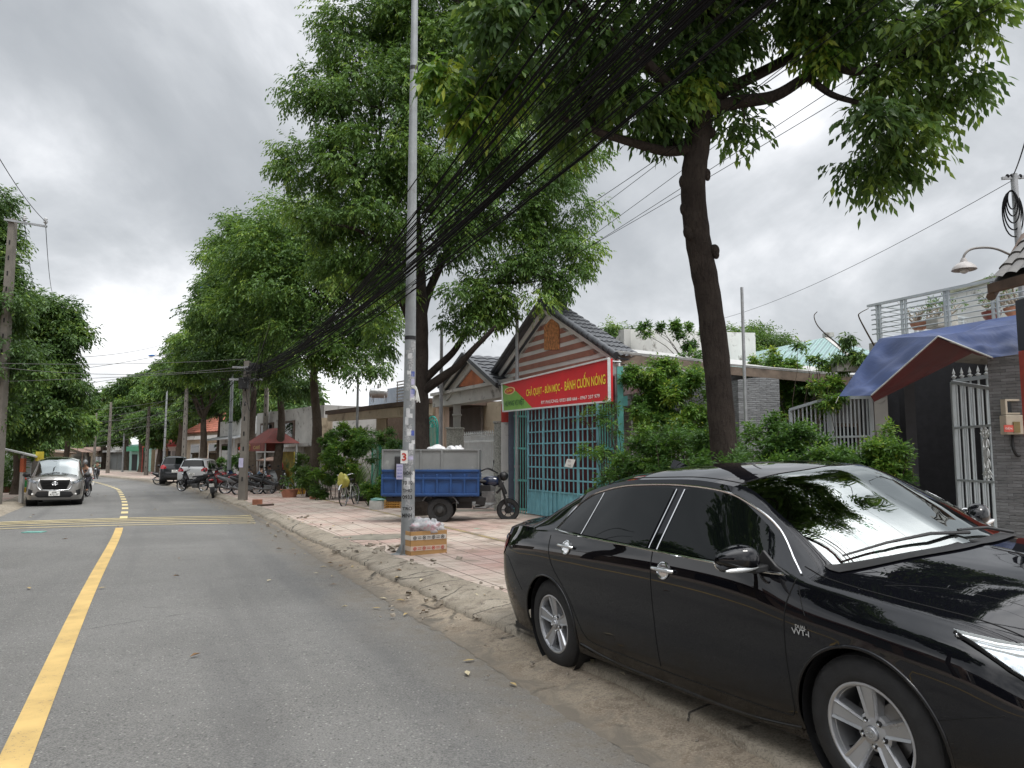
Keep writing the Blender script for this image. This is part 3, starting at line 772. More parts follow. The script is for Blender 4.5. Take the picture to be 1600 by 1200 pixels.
        def shell(u, v):
            a = u*2*math.pi; k = math.sin(math.pi*min(1, max(0.0, v*.98+.01)))**.42
            yy = yb+side*(.045+.205*v); ww = .094*k*(1-.25*v); hh = .094*k*(1-.48*v)*(1.0 if math.sin(a) > 0 else .72)
            ca, sa = math.cos(a), math.sin(a); ca = math.copysign(abs(ca)**.75, ca); sa = math.copysign(abs(sa)**.75, sa)
            x = 2.17+.055*(1-v)+ww*(ca if ca > 0 else ca*.55); z = 1.04+.020*v+hh*sa
            return Vector((x, yy, z))
        mi.grid(shell, 28, 16); mo = mi.build('mirror', BLACK, root, smooth=50)
        a = MB(); a.box((2.21, yb+side*.03, .99), (.09, .10, .035), (0, 0, 0)); a.prism([(2.13, .975), (2.38, .965), (2.30, 1.005), (2.22, 1.08)], 0, .02, Matrix(((1, 0, 0, 0), (0, 0, 1, yb-side*.012), (0, 1, 0, 0), (0, 0, 0, 1)))); a.build('mirror_foot', PLASTIC, mo, bevel=.008)
        a = MB(); a.tube([(2.235+.035*(1-t), yb+side*(.08+.175*t), 1.01-.004*math.sin(t*3)) for t in np.linspace(0, 1, 10)], [.006, .011, .013, .014, .014, .014, .013, .012, .010, .005], 8); a.build('turn_signal', mat('clear signal lens', (.75, .77, .78), .15, .5, var=0), mo, smooth=50)
        a = MB(); a.ell((2.125, yb+side*.15, 1.035), (.006, .082, .056)); a.build('mirror_glass', CHROME, mo, smooth=60)
        # headlamp drawn from the front quarter
        d = Vector((-.62, -side*.785, 0)); ex = Vector((.785, -side*.62, 0)); org = Vector((3.41, side*.80, 0))
        f = lambda u, v, off: sk.dirc(org+ex*u+Vector((0, 0, v))-d*2, d, off)
        out = [(-.185, .822), (-.05, .800), (.15, .770), (.36, .735), (.44, .70), (.42, .648), (.30, .628), (.16, .632), (.06, .66), (-.03, .72), (-.12, .785)]
        hd = MB(); sk.patch(hd, out, fn=f, off=.002, step=.03); ho = hd.build('headlight', mat('lamp reflector', (.42, .44, .47), .25, .9, var=.5, scale=30), root, smooth=40)
        cr = MB(); cr.tube([f(u, v, .008) for u, v in [(-.18, .815), (-.05, .793), (.15, .763), (.36, .728)] if f(u, v, .008)], .010, 8)
        cr.tube([f(u, v, .008) for u, v in [(-.12, .790), (0, .768), (.15, .742), (.33, .712)] if f(u, v, .008)], .0055, 8); cr.build('lamp_brow', CHROME, ho, smooth=50)
        for u, v, rr_ in ((.06, .715, .026), (.16, .70, .034), (.27, .685, .036)):
            p = f(u, v, .004)
            if p: bb = MB(); bb.ell(p, (rr_, rr_, rr_*.9), 14, 8); bb.build('bulb_housing', mat('projector lens', (.25, .27, .3), .05, .6, var=0), ho, smooth=60)
        am = MB()
        for u, v in ((.10, .735), (.12, .69), (.22, .665)):
            p = f(u, v, .006)
            if p: am.box(p, (.035, .02, .018), (.3, .2, side*.5))
        am.build('amber_reflector', mat('amber lens', (.45, .14, .05), .2, var=.2), ho, bevel=.004)
        ln = MB(); sk.patch(ln, out, fn=f, off=.034, step=.04); ln.build('lamp_lens', LENS, ho, smooth=60)
        ed = MB(); q = [f(u, v, .012) for u, v in out+[out[0]]]; ed.tube([a for a in q if a], .008, 6, False); ed.build('lamp_edge', GAP, ho)
        # tail lamp wraps round the rear corner
        d2 = Vector((.62, -side*.785, 0)); ex2 = Vector((-.785, -side*.62, 0)); o2 = Vector((-.80, side*.80, 0))
        f2 = lambda u, v, off: sk.dirc(o2+ex2*u+Vector((0, 0, v))-d2*2, d2, off)
        tl = MB(); sk.patch(tl, [(-.10, .90), (-.02, .945), (.22, .955), (.42, .93), (.42, .80), (.22, .765), (.02, .775), (-.05, .82)], fn=f2, off=.006, step=.04); to = tl.build('tail_light', REDL, root, smooth=60)
        tc = MB(); sk.patch(tc, [(-.10, .905), (-.02, .950), (.10, .955), (.10, .925), (-.03, .915)], fn=f2, off=.012, step=.04); tc.build('clear_strip', CHROME, to, smooth=60)
        # lettering badge on the front wing
        if side < 0:
            bd = MB(); p = sk.side(2.475, .735, side, .003)
            text_mesh(bd, 'DUAL', p+Vector((.005, 0, .012)), (-1, 0, 0) if side > 0 else (1, 0, 0), (0, 0, 1), .017, .065, bold=.012)
            text_mesh(bd, 'VVT-i', p+Vector((0, 0, -.013)), (1, 0, 0), (0, 0, 1), .028, .105, bold=.02); bd.build('badge', CHROME, root)
        # wheel arch lips
        for wx in (0, 2.775):
            lp = MB(); q = []
            for t in np.linspace(R(-12), R(192), 48):
                h = sk.side(wx+.380*math.cos(t), .334+.380*math.sin(t), side, 0)
                if h: q.append(Vector((wx+.373*math.cos(t), h.y, .334+.373*math.sin(t))))
            if len(q) > 2: lp.tube(q, .009, 8); lp.build('arch_lip', BLACK, root, smooth=60)
    for wx in (0, 2.775):
        for side in (-1, 1): alloy_wheel(root, wx, side, y=.785, detail=(side < 0))
    # bonnet and boot shut lines, wipers, antenna fin
    for s in (-1, 1):
        for pts, rr_, of in (([(2.42, s*.77), (2.7, s*.765), (3.0, s*.735), (3.2, s*.70), (3.36, s*.66)], .003, 0), ([(-.56, s*.60), (-.7, s*.64), (-.95, s*.58)], .003, 0), ([(2.80, s*.70), (3.0, s*.60), (3.2, s*.55), (3.4, s*.50)], .004, -.003)):
            g = MB(); sk.line(g, pts, rr_, top=True, off=of); g.build('bonnet_line' if pts[0][0] > 0 else 'boot_line', GAP, root)
    ck = MB()
    ck.grid(lambda u, v: (lambda y: (sk.top(2.52+.25*(1-(y/.72)**2)+.09*(v-.35), y, .004+.004*v) or Vector((2.7, y, 1.0))))(-.72+1.44*u), 30, 3)
    ck.build('cowl_panel', PLASTIC, root, smooth=60)
    wp = MB()
    def wpt(x, y, o): return sk.top(x, y, o) or Vector((x, y, 1.02))
    wp.tube([wpt(2.70, .10, .02), wpt(2.66, -.15, .03), wpt(2.60, -.40, .025), wpt(2.52, -.62, .02)], [.010, .009, .007, .005], 6)
    wp.tube([wpt(2.66, .55, .02), wpt(2.66, .30, .03), wpt(2.69, 0.02, .025)], [.010, .009, .006], 6)
    wp.build('wiper', PLASTIC, root, smooth=50)
    fn = MB(); c = sk.top(.62, 0, 0); fn.add([c+Vector(q) for q in ((-.09, 0, .055), (-.10, -.03, -.005), (-.10, .03, -.005), (.11, 0, -.004), (.0, -.028, .0), (.0, .028, .0), (-.03, 0, .045))], [(0, 1, 2), (0, 6, 4, 1), (0, 2, 5, 6), (6, 3, 4), (6, 5, 3)]); fn.build('antenna_fin', BLACK, root, smooth=60)
    rj = MB()
    for s in (-1, 1): sk.line(rj, [(.42, s*.545), (.9, s*.545), (1.35, s*.54), (1.85, s*.545)], .0045, top=True, off=-.001)
    sk.line(rj, [(1.955, -.0), (1.94, -.2), (1.885, -.38), (1.815, -.54)], .004, top=True, off=0); sk.line(rj, [(1.955, 0), (1.94, .2), (1.885, .38), (1.815, .54)], .004, top=True, off=0)
    rj.build('roof_joint', GAP, root)
    # nose: grille, emblem, lower intake and plate
    ff = lambda y, z, off: sk.dirc((5, y, z), (-1, 0, 0), off)
    gr = MB(); sk.patch(gr, [(-.40, .70), (.40, .70), (.34, .60), (-.34, .60)], fn=ff, off=.008, step=.05); gr.build('grille', GAP, root)
    for z in (.625, .66, .695):
        q = [a for a in (ff(y, z, .014) for y in np.linspace(-.38, .38, 13)) if a]
        if len(q) > 2: cb_ = MB(); cb_.tube(q, .009, 6); cb_.build('grille_bar', CHROME, root, smooth=60)
    em = MB()
    for ra, rb in ((.065, .045), (.026, .042), (.055, .017)): em.tube([a for a in (ff(ra*math.cos(t), .665+rb*math.sin(t), .026) for t in np.linspace(0, 6.283, 25)) if a], .006, 6, False)
    em.build('emblem', CHROME, root, smooth=60)
    lo = MB(); sk.patch(lo, [(-.62, .44), (.62, .44), (.50, .28), (-.50, .28)], fn=ff, off=.008, step=.06); lo.build('lower_intake', PLASTIC, root)
    p = ff(0, .45, .03); pm = MB(); pm.m = 0; pm.box(p, (.012, .46, .12)); pm.m = 1; text_mesh(pm, '60A - 318.06', p+Vector((.01, 0, 0)), (0, 1, 0), (0, 0, 1), .06, .38, bold=.01); pm.build('number_plate', [mat('white plate', (.7, .7, .68), .5, var=.05), PLASTIC], root)
    # cabin seen through the windscreen
    it = MB(); it.box((2.25, 0, .80), (.95, 1.48, .26), (0, R(-6), 0)); it.box((1.3, 0, .45), (2.4, 1.5, .1)); it.build('dashboard', mat('dark dashboard', (.03, .03, .03), .7, var=.2), root, bevel=.05)
    for y in (-.37, .37):
        st = MB(); st.box((1.30, y, .85), (.16, .50, .62), (0, R(-14), 0)); st.box((1.17, y, 1.22), (.10, .26, .16), (0, R(-10), 0)); st.box((1.6, y, .58), (.5, .5, .16)); st.build('seat', mat('dark leather', (.035, .03, .028), .5, var=.2), root, bevel=.05)
    sw = MB(); M = MX((1.95, .38, .90), (0, R(-64), 0)); sw.tube([M @ Vector((.18*math.cos(t), .18*math.sin(t), 0)) for t in np.linspace(0, 6.283, 33)], .014, 8, False); sw.box((2.02, .38, .88), (.2, .05, .05), (0, R(25), 0)); sw.box(M @ Vector((0, 0, 0)), (.32, .05, .03), M.to_3x3()); sw.build('steering_wheel', PLASTIC, root, smooth=50)
    rv = MB(); rv.box((2.02, 0, 1.30), (.03, .22, .06), (0, 0, 0)); rv.build('rear_view_mirror', PLASTIC, root, bevel=.012)
    return root, sk
sedan, sedan_skin = make_sedan()
SED_LOC = Vector((1.124, 6.266, .050)); SED_TH = -1.103
def place_sedan():
    sedan.rotation_mode = 'YXZ'; sedan.rotation_euler = (.076, -.026, SED_TH); sedan.location = SED_LOC
place_sedan()
SED_M = Matrix.Translation(SED_LOC) @ Euler((.076, -.026, SED_TH), 'YXZ').to_matrix().to_4x4()

def in_sedan(x, y, z): return SED_M @ Vector((x, y, z))
for lb, nm, c, r_, m, sd in (('burgundy cushion lying on the sedan dashboard behind the windscreen', 'cushion', (2.30, -.30, .985), (.10, .19, .075), mat('burgundy cloth', (.16, .03, .035), .8, var=.3), 3), ('crumpled green bag on the sedan dashboard next to the cushion', 'bag', (2.26, -.12, 1.03), (.06, .05, .085), mat('green thin bag', (.10, .42, .26), .4, var=.2), 5), ('pale green cloth on the near corner of the sedan dashboard', 'cloth', (2.24, -.52, .975), (.08, .08, .05), mat('pale sage cloth', (.30, .38, .28), .8, var=.2), 8)):
    b = MB(); cc = in_sedan(*c); b.ell(cc, r_, 20, 14, Matrix.Rotation(SED_TH, 3, 'Z')); rq = random.Random(sd)
    b.v = [tuple(Vector(q)+(Vector(q)-cc)*.28*math.sin(q[0]*37+q[2]*51+sd)) for q in b.v]; b.build(nm, m, None, lb, nm, smooth=60)
# ------------------------------------------------------------ vegetation
def m_leaf(name, dark, mid, light, trans=.42):
    m = bpy.data.materials.new(name); m.use_nodes = True; nt = m.node_tree; bs = nt.nodes['Principled BSDF']; MATS[name] = m
    at = nt.nodes.new('ShaderNodeAttribute'); at.attribute_name = 'tint'
    rp = nt.nodes.new('ShaderNodeValToRGB'); nt.links.new(at.outputs['Fac'], rp.inputs[0]); e = rp.color_ramp.elements
    e[0].color = tuple(dark)+(1,); e[0].position = .1; e[1].color = tuple(light)+(1,); e[1].position = .97
    x = e.new(.6); x.color = tuple(mid)+(1,)
    nt.links.new(rp.outputs[0], bs.inputs['Base Color']); bs.inputs['Roughness'].default_value = .42; bs.inputs['Specular IOR Level'].default_value = .35
    tr = nt.nodes.new('ShaderNodeBsdfTranslucent')
    tc = _mx(nt, rp.outputs[0], (1.0, 1.0, .35), 1.0, 'MULTIPLY')
    br = nt.nodes.new('ShaderNodeBrightContrast'); nt.links.new(tc, br.inputs[0]); br.inputs[1].default_value = .02
    nt.links.new(br.outputs[0], tr.inputs[0])
    mx = nt.nodes.new('ShaderNodeMixShader'); mx.inputs[0].default_value = trans
    nt.links.new(bs.outputs[0], mx.inputs[1]); nt.links.new(tr.outputs[0], mx.inputs[2])
    nt.links.new(mx.outputs[0], nt.nodes['Material Output'].inputs[0]); return m
LEAF = m_leaf('street tree leaf', (.060, .125, .032), (.135, .245, .055), (.29, .40, .075))
LEAFD = m_leaf('dark tree leaf', (.048, .100, .030), (.105, .195, .048), (.23, .33, .065))
LEAFY = m_leaf('bright hedge leaf', (.05, .12, .022), (.12, .24, .035), (.34, .40, .07))
LEAFB = m_leaf('hedge leaf', (.04, .10, .022), (.085, .19, .032), (.20, .32, .055))
GRASSL = m_leaf('lemongrass blade', (.07, .15, .05), (.14, .25, .09), (.26, .38, .16))
def m_bark(name, c1, c2):
    m, nt, bs = base(name); v = _coord(nt)
    n1 = _noise(nt, 3, 5, .6, v); n2 = _noise(nt, 16, 6, .7, _map(nt, v, (2.2, 2.2, .5)), .8); n3 = _noise(nt, 45, 4, .7, v)
    c = _mx(nt, c1, c2, _ramp(nt, n1, .35, .65)); c = _mx(nt, c, tuple(x*.45 for x in c1), _ramp(nt, n2, .5, .7, 0, .8))
    nt.links.new(c, bs.inputs['Base Color']); bs.inputs['Roughness'].default_value = .95; bs.inputs['Specular IOR Level'].default_value = .15
    _bump(nt, bs, _math(nt, 'ADD', n2, _math(nt, 'MULTIPLY', n3, .4)), 1.0, .05); return m
BARK = m_bark('bark', (.075, .058, .045), (.12, .098, .078))
BARKN = m_bark('dark bark', (.040, .033, .029), (.070, .058, .050))

def leaves_mesh(name, m, parent, pos, out, rs, K=7, L=.14, Wd=.05, droop=.6, rach=.32, hang=.5, tintc=None, world=True):
    """sprigs of drooping leaflets at pos (N,3) pointing along out (N,3)"""
    N = len(pos)
    nz = lambda a: a/np.maximum(np.linalg.norm(a, axis=-1, keepdims=True), 1e-6)
    d = nz(out+rs.normal(0, .45, (N, 3))); d[:, 2] -= droop*rs.uniform(.4, 1.2, N); d = nz(d)
    up = np.array([0, 0, 1.]); side = nz(np.cross(d, up)+1e-4)
    t = np.linspace(.12, 1, K)[None, :, None]
    rl = rach*rs.uniform(.6, 1.25, (N, 1, 1))
    c = pos[:, None, :]+d[:, None, :]*t*rl; c[:, :, 2] -= (t[..., 0]**2)*rl[..., 0]*.25*droop
    sg = np.where(np.arange(K) % 2 == 0, 1., -1.)[None, :, None]; sg = sg.repeat(N, 0); sg[:, -1] *= 0.0
    ld = nz(d[:, None, :]*.65+side[:, None, :]*sg*.8+rs.normal(0, .22, (N, K, 3))-np.array([0, 0, 1.])*hang*rs.uniform(.5, 1.5, (N, K, 1)))
    l = L*rs.uniform(.65, 1.2, (N, K, 1)); w = Wd*rs.uniform(.75, 1.2, (N, K, 1))
    rn = nz(np.cross(ld, nz(up+rs.normal(0, .55, (N, K, 3))))); fold = nz(np.cross(rn, ld))
    a = c; tip = c+ld*l; mid = c+ld*l*.45
    p1 = mid+rn*w*.5+fold*w*.18; p2 = mid-rn*w*.5+fold*w*.18
    V = np.stack([a, p1, tip, p2], 2).reshape(-1, 3); n = N*K
    base_t = rs.uniform(0, 1, N)*.55 if tintc is None else np.clip(tintc+rs.normal(0, .12, N), 0, 1)
    tint = np.clip(base_t[:, None]+rs.normal(0, .10, (N, K)), 0, 1); yel = rs.uniform(0, 1, (N, K)) > .985; tint[yel] = 1.0
    tv = np.repeat(tint.reshape(-1), 4)
    me = bpy.data.meshes.new(name); off = np.array(wloc(parent)) if parent is not None else np.zeros(3)
    me.vertices.add(n*4); me.vertices.foreach_set('co', (V-off).astype('f').ravel())
    idx = np.arange(n*4, dtype='i').reshape(-1, 4); tri = np.stack([idx[:, [0, 1, 2]], idx[:, [0, 2, 3]]], 1).reshape(-1)
    me.loops.add(n*6); me.loops.foreach_set('vertex_index', tri)
    me.polygons.add(n*2); me.polygons.foreach_set('loop_start', np.arange(0, n*6, 3, dtype='i'))
    me.update(calc_edges=True)
    at = me.attributes.new('tint', 'FLOAT', 'POINT'); at.data.foreach_set('value', tv.astype('f'))
    me.materials.append(m); o = bpy.data.objects.new(name, me); COL.objects.link(o)
    if parent is not None: o.parent = parent
    return o
def crown_points(blobs, rs, n, cl=.55, dens=5.5):
    """clustered sprig positions in ellipsoid blobs [(cx,cy,cz,rx,ry,rz)]"""
    vol = np.array([b[3]*b[4]*b[5] for b in blobs])**.75; vol /= vol.sum(); P_, O_, T_ = [], [], []
    for b, v in zip(blobs, vol):
        k = int(n*v)
        if k < 4: continue
        nc = max(3, int(k/ (dens*10)))
        u = rs.normal(0, 1, (nc, 3)); u /= np.linalg.norm(u, axis=1, keepdims=True)
        rad = rs.uniform(.12, 1, nc)**(.42); rad = rad*rs.uniform(.82, 1.08, nc)
        cen = u*rad[:, None]*np.array(b[3:6]); ci = rs.integers(0, nc, k)
        sc = cl*rs.uniform(.55, 1.3, nc)*min(1.0, min(b[3:6])*.75)
        tc = rs.beta(2, 2.3, nc)*.8
        q = rs.normal(0, 1, (k, 3)); q /= np.linalg.norm(q, axis=1, keepdims=True); q *= (rs.uniform(0, 1, k)**.4)[:, None]
        off = q*sc[ci][:, None]*np.array([1, 1, .62]); p = cen[ci]+off
        o = off/np.maximum(np.linalg.norm(off, axis=1, keepdims=True), .05)+p/np.array(b[3:6])*.6
        P_.append(p+np.array(b[:3])); O_.append(o); T_.append(tc[ci])
    return np.concatenate(P_), np.concatenate(O_), np.concatenate(T_)
def wav(p0, p1, n, amp, rr):
    p0 = Vector(p0); p1 = Vector(p1); L = (p1-p0).length; out = []
    ph = [rr.uniform(0, 6) for _ in range(3)]
    for i in range(n+1):
        t = i/n; q = p0.lerp(p1, t); k = math.sin(math.pi*t)*amp*L
        q += Vector((math.sin(ph[0]+t*5), math.sin(ph[1]+t*4), .5*math.sin(ph[2]+t*5)))*k; out.append(q)
    return out
def street_tree(name, label, base_pt, fork, r0, blobs, n, rs_seed, leafmat=None, L=.14, Wd=.05, group=None, limbs=None, trunkpts=None, barkm=None, knots=0, cl=.6, cat='tree', twigs=3, fork_r=None, burls=(), hang=.5, nlimb=None, K=7, rach=.32):
    rr = random.Random(rs_seed); rs = np.random.default_rng(rs_seed); base_pt = Vector(base_pt); fork = Vector(fork)
    root = thing(name, label, cat, base_pt, group)
    b = MB(); tp = trunkpts or wav(base_pt-Vector((0, 0, .15)), fork, 7, .02, rr)
    tp = smooth_pts(tp, 6); k = len(tp); fr = fork_r or r0*.72
    rad = [r0*(1+.35*max(0, 1-i/(k*.12)))*(1-i/(k-1))+fr*(i/(k-1)) for i in range(k)]
    rad = [a*(1+rr.uniform(-.035, .035)) for a in rad]
    b.tube(tp, rad, 14)
    for _ in range(knots):
        i = rr.randrange(int(k*.35), k-2); a = rr.uniform(0, 6.28); c = tp[i]+Vector((math.cos(a), math.sin(a), 0))*rad[i]*.92; s = rad[i]*rr.uniform(.30, .55)
        b.ell(c, (s, s, s*rr.uniform(.9, 1.5)), 10, 7)
    for c, q in burls: b.ell(c, (q, q, q*1.25), 12, 8); b.ell(c+Vector((q*.2, -q*.5, -q*.9)), (q*.6, q*.6, q*.8), 10, 6)
    ends = []
    bl = sorted(blobs, key=lambda q: -q[3]*q[4]*q[5])[:nlimb or len(blobs)]
    for q in (limbs or []):
        pts = smooth_pts(q[0], 5); m = len(pts); b.tube(pts, [q[1]*(1-i/(m-1))+q[2]*(i/(m-1)) for i in range(m)], 10); ends.append((pts, q[2]))
    for q in bl:
        c = Vector(q[:3])
        src = fork; 
        if limbs:
            best = min(((p-c).length, j, i) for j, (pts, _) in enumerate(ends) for i, p in enumerate(pts)); src = ends[best[1]][0][best[2]]
        rl = max(.02, r0*.42*min(1, (q[3]/2.2)))
        pts = wav(src, c, 7, .07, rr); m = len(pts); b.tube(pts, [rl*(1-i/(m-1)*.72) for i in range(m)], 8)
        for _ in range(twigs):
            i = rr.randrange(2, m); e = c+Vector((rr.uniform(-1, 1)*q[3], rr.uniform(-1, 1)*q[4], rr.uniform(-.5, .9)*q[5]))*.8
            pt = wav(pts[i], e, 5, .08, rr); b.tube(pt, [rl*.42*(1-j/5*.75) for j in range(6)], 6, False)
    b.build('trunk', barkm or BARK, root, smooth=80)
    p, o, t = crown_points(blobs, rs, n, cl)
    leaves_mesh('crown', leafmat or LEAF, root, p, o, rs, K=K, L=L, Wd=Wd, tintc=t, hang=hang, rach=rach)
    return root
def pb(px, py, Y, rpx, rpy, ry=None):
    """crown lobe: centre under a photo position at depth Y, radii in photo pixels"""
    c = P(px, py, Y); s = Y/FPX
    return (c.x, c.y, c.z, rpx*s, ry or max(rpx, rpy)*s*.85, rpy*s)

# near tree rising behind the sedan, its crown over the street
TB = Vector((2.66, 9.25, gz(2.66, 9.25)))
Y1 = 9.25
tp1 = [P(1142, 900, Y1), P(1136, 760, Y1), P(1130, 690, Y1), P(1119, 560, Y1), P(1106, 460, Y1), P(1090, 370, Y1-.05), P(1083, 290, Y1-.1), P(1092, 210, Y1-.1), P(1096, 130, Y1-.1), P(1100, 40, Y1-.1)]
lim1 = [([P(1092, 175, 9.1), P(1150, 160, 9.0), P(1210, 150, 8.9), P(1262, 118, 8.8), P(1300, 92, 8.7)], .095, .05),
        ([P(1100, 160, 9.1), P(1160, 128, 9.2), P(1215, 100, 9.3), P(1280, 60, 9.4), P(1360, 20, 9.5)], .085, .05),
        ([P(1300, 100, 8.7), P(1340, 112, 8.5), P(1400, 88, 8.3), P(1440, 60, 8.2)], .055, .025),
        ([P(1268, 125, 8.8), P(1300, 148, 8.5), P(1350, 165, 8.3), P(1385, 195, 8.2)], .045, .02),
        ([P(1075, 232, 9.1), P(1040, 236, 9.0), P(985, 222, 8.8), P(930, 205, 8.5), P(880, 185, 8.2)], .075, .03),
        ([P(1078, 222, 9.1), P(1020, 222, 9.3), P(950, 214, 9.5), P(890, 226, 9.8)], .055, .02),
        ([P(1085, 180, 9.1), P(1050, 140, 8.8), P(1000, 90, 8.4), P(930, 30, 7.8), P(860, -40, 7.2)], .09, .04),
        ([P(1098, 60, 9.1), P(1110, -80, 9.0), P(1130, -260, 8.6), P(1150, -460, 8.0)], .13, .05),
        ([P(1098, 60, 9.1), P(1180, -60, 8.4), P(1300, -160, 7.6), P(1420, -260, 7.0)], .09, .04),
        ([P(1098, 40, 9.1), P(1040, -90, 8.6), P(960, -220, 7.8), P(900, -300, 7.0)], .09, .04)]
bl1 = [pb(1390, 190, 8.3, 85, 62), pb(1350, 240, 8.4, 55, 35), pb(1440, 110, 8.2, 90, 60), pb(1500, 40, 8.0, 80, 55), pb(1540, -40, 7.8, 90, 70), pb(1400, 30, 8.6, 110, 55),
       pb(1260, 20, 9.0, 100, 60), pb(1150, 20, 9.2, 100, 60), pb(1050, 60, 9.0, 110, 70), pb(960, 90, 8.6, 110, 80), pb(880, 60, 8.0, 100, 75), pb(800, 20, 7.4, 80, 60),
       pb(990, 170, 8.9, 80, 45), pb(900, 170, 8.9, 70, 50), pb(765, 90, 7.6, 60, 45), pb(1135, 175, 9.3, 45, 40), pb(1160, 195, 9.0, 28, 22),
       pb(1200, -120, 8.6, 170, 110), pb(1000, -120, 8.2, 170, 110), pb(1380, -130, 8.0, 140, 100), pb(850, -110, 7.4, 130, 90),
       pb(1250, -330, 7.8, 220, 150), pb(1000, -330, 7.6, 220, 150), pb(1450, -330, 7.2, 160, 120), pb(1100, -560, 7.2, 260, 170), pb(1350, -560, 6.6, 200, 140)]
near_tree = street_tree('broadleaf_tree', 'large dark trunked shade tree rising right behind the black sedan, crown over the wires', TB, P(1100, 40, 9.15), .168, bl1, 12500, 21, LEAFD,
            L=.145, Wd=.054, limbs=lim1, trunkpts=tp1, barkm=BARKN, knots=5, cl=.55, fork_r=.148, burls=[(P(1071, 284, 9.15), .085), (P(1072, 326, 9.15), .08), (P(1077, 362, 9.15), .08), (P(1103, 272, 9.15), .06), (P(1116, 392, 9.15), .068), (P(1080, 250, 9.15), .07)], hang=.75, group='shade trees along the right pavement', twigs=4, rach=.36)

_rs = np.random.default_rng(5); _p, _o, _t = crown_points([pb(705, 125, 7.4, 30, 22), pb(750, 150, 7.4, 34, 26), pb(800, 110, 7.6, 34, 26), pb(735, 185, 7.5, 22, 18), pb(1290, 60, 8.6, 40, 26), pb(1080, 130, 8.8, 26, 20)], _rs, 420, .4)
leaves_mesh('young_leaves', LEAFY, near_tree, _p, _o, _rs, K=7, L=.15, Wd=.055, tintc=_t*.5+.5, hang=.9, rach=.3)
# second tree behind the blue cargo tricycle
b2 = G(655, 803); Y2 = 19.4
tp2 = [P(656, 830, Y2), P(656, 700, Y2), P(655, 600, Y2), P(657, 520, Y2), P(655, 440, Y2), P(650, 360, Y2), P(640, 250, Y2), P(630, 100, Y2)]
lim2 = [([P(655, 615, Y2), P(690, 590, 19.2), P(715, 572, 19), P(740, 545, 18.8), P(775, 510, 18.6)], .14, .05),
        ([P(656, 600, Y2), P(685, 572, 19.4), P(712, 545, 19.4), P(735, 500, 19.4), P(745, 440, 19.4)], .12, .05),
        ([P(656, 560, Y2), P(640, 500, 19.2), P(615, 440, 19), P(590, 360, 18.8), P(560, 300, 18.6)], .13, .05),
        ([P(656, 540, Y2), P(665, 470, 19.6), P(700, 390, 19.8), P(740, 300, 20), P(790, 220, 20)], .14, .05),
        ([P(650, 420, Y2), P(600, 385, 18.6), P(560, 360, 18.2), P(520, 350, 18)], .07, .03)]
bl2 = [pb(560, 60, Y2, 75, 80), pb(640, 20, Y2, 90, 90), pb(520, 150, 19.0, 75, 65), pb(600, 150, 18.6, 90, 80), pb(700, 120, 19.2, 95, 90), pb(480, 262, 19.0, 62, 45), pb(560, 260, 18.4, 85, 65),
       pb(650, 260, 18.6, 85, 70), pb(740, 240, 19.2, 90, 80), pb(820, 230, 19.6, 80, 75), pb(500, 345, 19, 72, 45), pb(580, 360, 18.6, 80, 55), pb(690, 370, 19, 80, 60), pb(780, 350, 19.4, 85, 65),
       pb(870, 330, 19.6, 68, 70), pb(880, 410, 19.4, 55, 50), pb(810, 440, 19.2, 75, 50), pb(740, 460, 19, 60, 40), pb(560, 430, 19, 70, 40), pb(770, 490, 19, 45, 28), pb(620, 440, 19, 50, 35),
       pb(640, -120, Y2, 130, 110), pb(760, 60, 19.6, 90, 90), pb(760, -80, 19.8, 120, 100), pb(880, 240, 20, 55, 60), pb(600, 520, 19.2, 32, 28), pb(715, 505, 19, 34, 22)]
street_tree('broadleaf_tree', 'tallest full crowned shade tree, its trunk standing behind the blue cargo tricycle', Vector((P(656, 800, Y2).x, Y2, gz(P(656, 800, Y2).x, Y2))), P(630, 100, Y2), .29, bl2, 32000, 22, LEAF,
            L=.135, Wd=.046, limbs=lim2, trunkpts=tp2, barkm=BARKN, cl=.62, fork_r=.09, hang=.75, group='shade trees along the right pavement', nlimb=20)

def row_tree(label, px, Y, r, top_py, blobs, n, seed, lm=None, L=.2, W=.075, name='broadleaf_tree', group='shade trees along the right pavement', fork_py=None, cl=.7):
    c = P(px, 700, Y); base_ = Vector((c.x, Y, gz(c.x, Y))); f = P(px, fork_py or top_py, Y)
    street_tree(name, label, base_, f, r, blobs, int(n*1.3), seed, lm or LEAF, L=L*.85, Wd=W*.85, cl=cl, group=group, twigs=2, nlimb=9, K=6, rach=.42, fork_r=r*.55)
row_tree('shade tree with leaning limbs between the bicycle and the potted plants', 491, 29.5, .24, 380,
    [pb(470, 350, 29.5, 70, 55), pb(420, 400, 29, 75, 55), pb(540, 420, 29.5, 70, 55), pb(480, 440, 28.5, 80, 55), pb(400, 470, 29, 60, 50), pb(560, 500, 29, 60, 45), pb(470, 530, 28.5, 70, 40), pb(540, 560, 28.5, 50, 32), pb(395, 365, 31, 45, 35), pb(350, 480, 30, 34, 34), pb(590, 480, 28.5, 40, 50), pb(580, 570, 27.5, 34, 22), pb(380, 380, 30, 50, 40)], 11500, 23, L=.19, W=.07, fork_py=560)
row_tree('slimmer shade tree rising in front of the red awning kiosk', 437, 35.5, .24, 430,
    [pb(420, 430, 35.5, 55, 50), pb(380, 450, 35, 60, 50), pb(450, 500, 35, 55, 45), pb(360, 500, 35, 60, 45), pb(420, 560, 34.5, 60, 35), pb(350, 400, 36, 40, 32), pb(470, 600, 34, 35, 22), pb(340, 550, 35, 45, 38)], 9000, 24, LEAFD, L=.22, W=.08, fork_py=600)
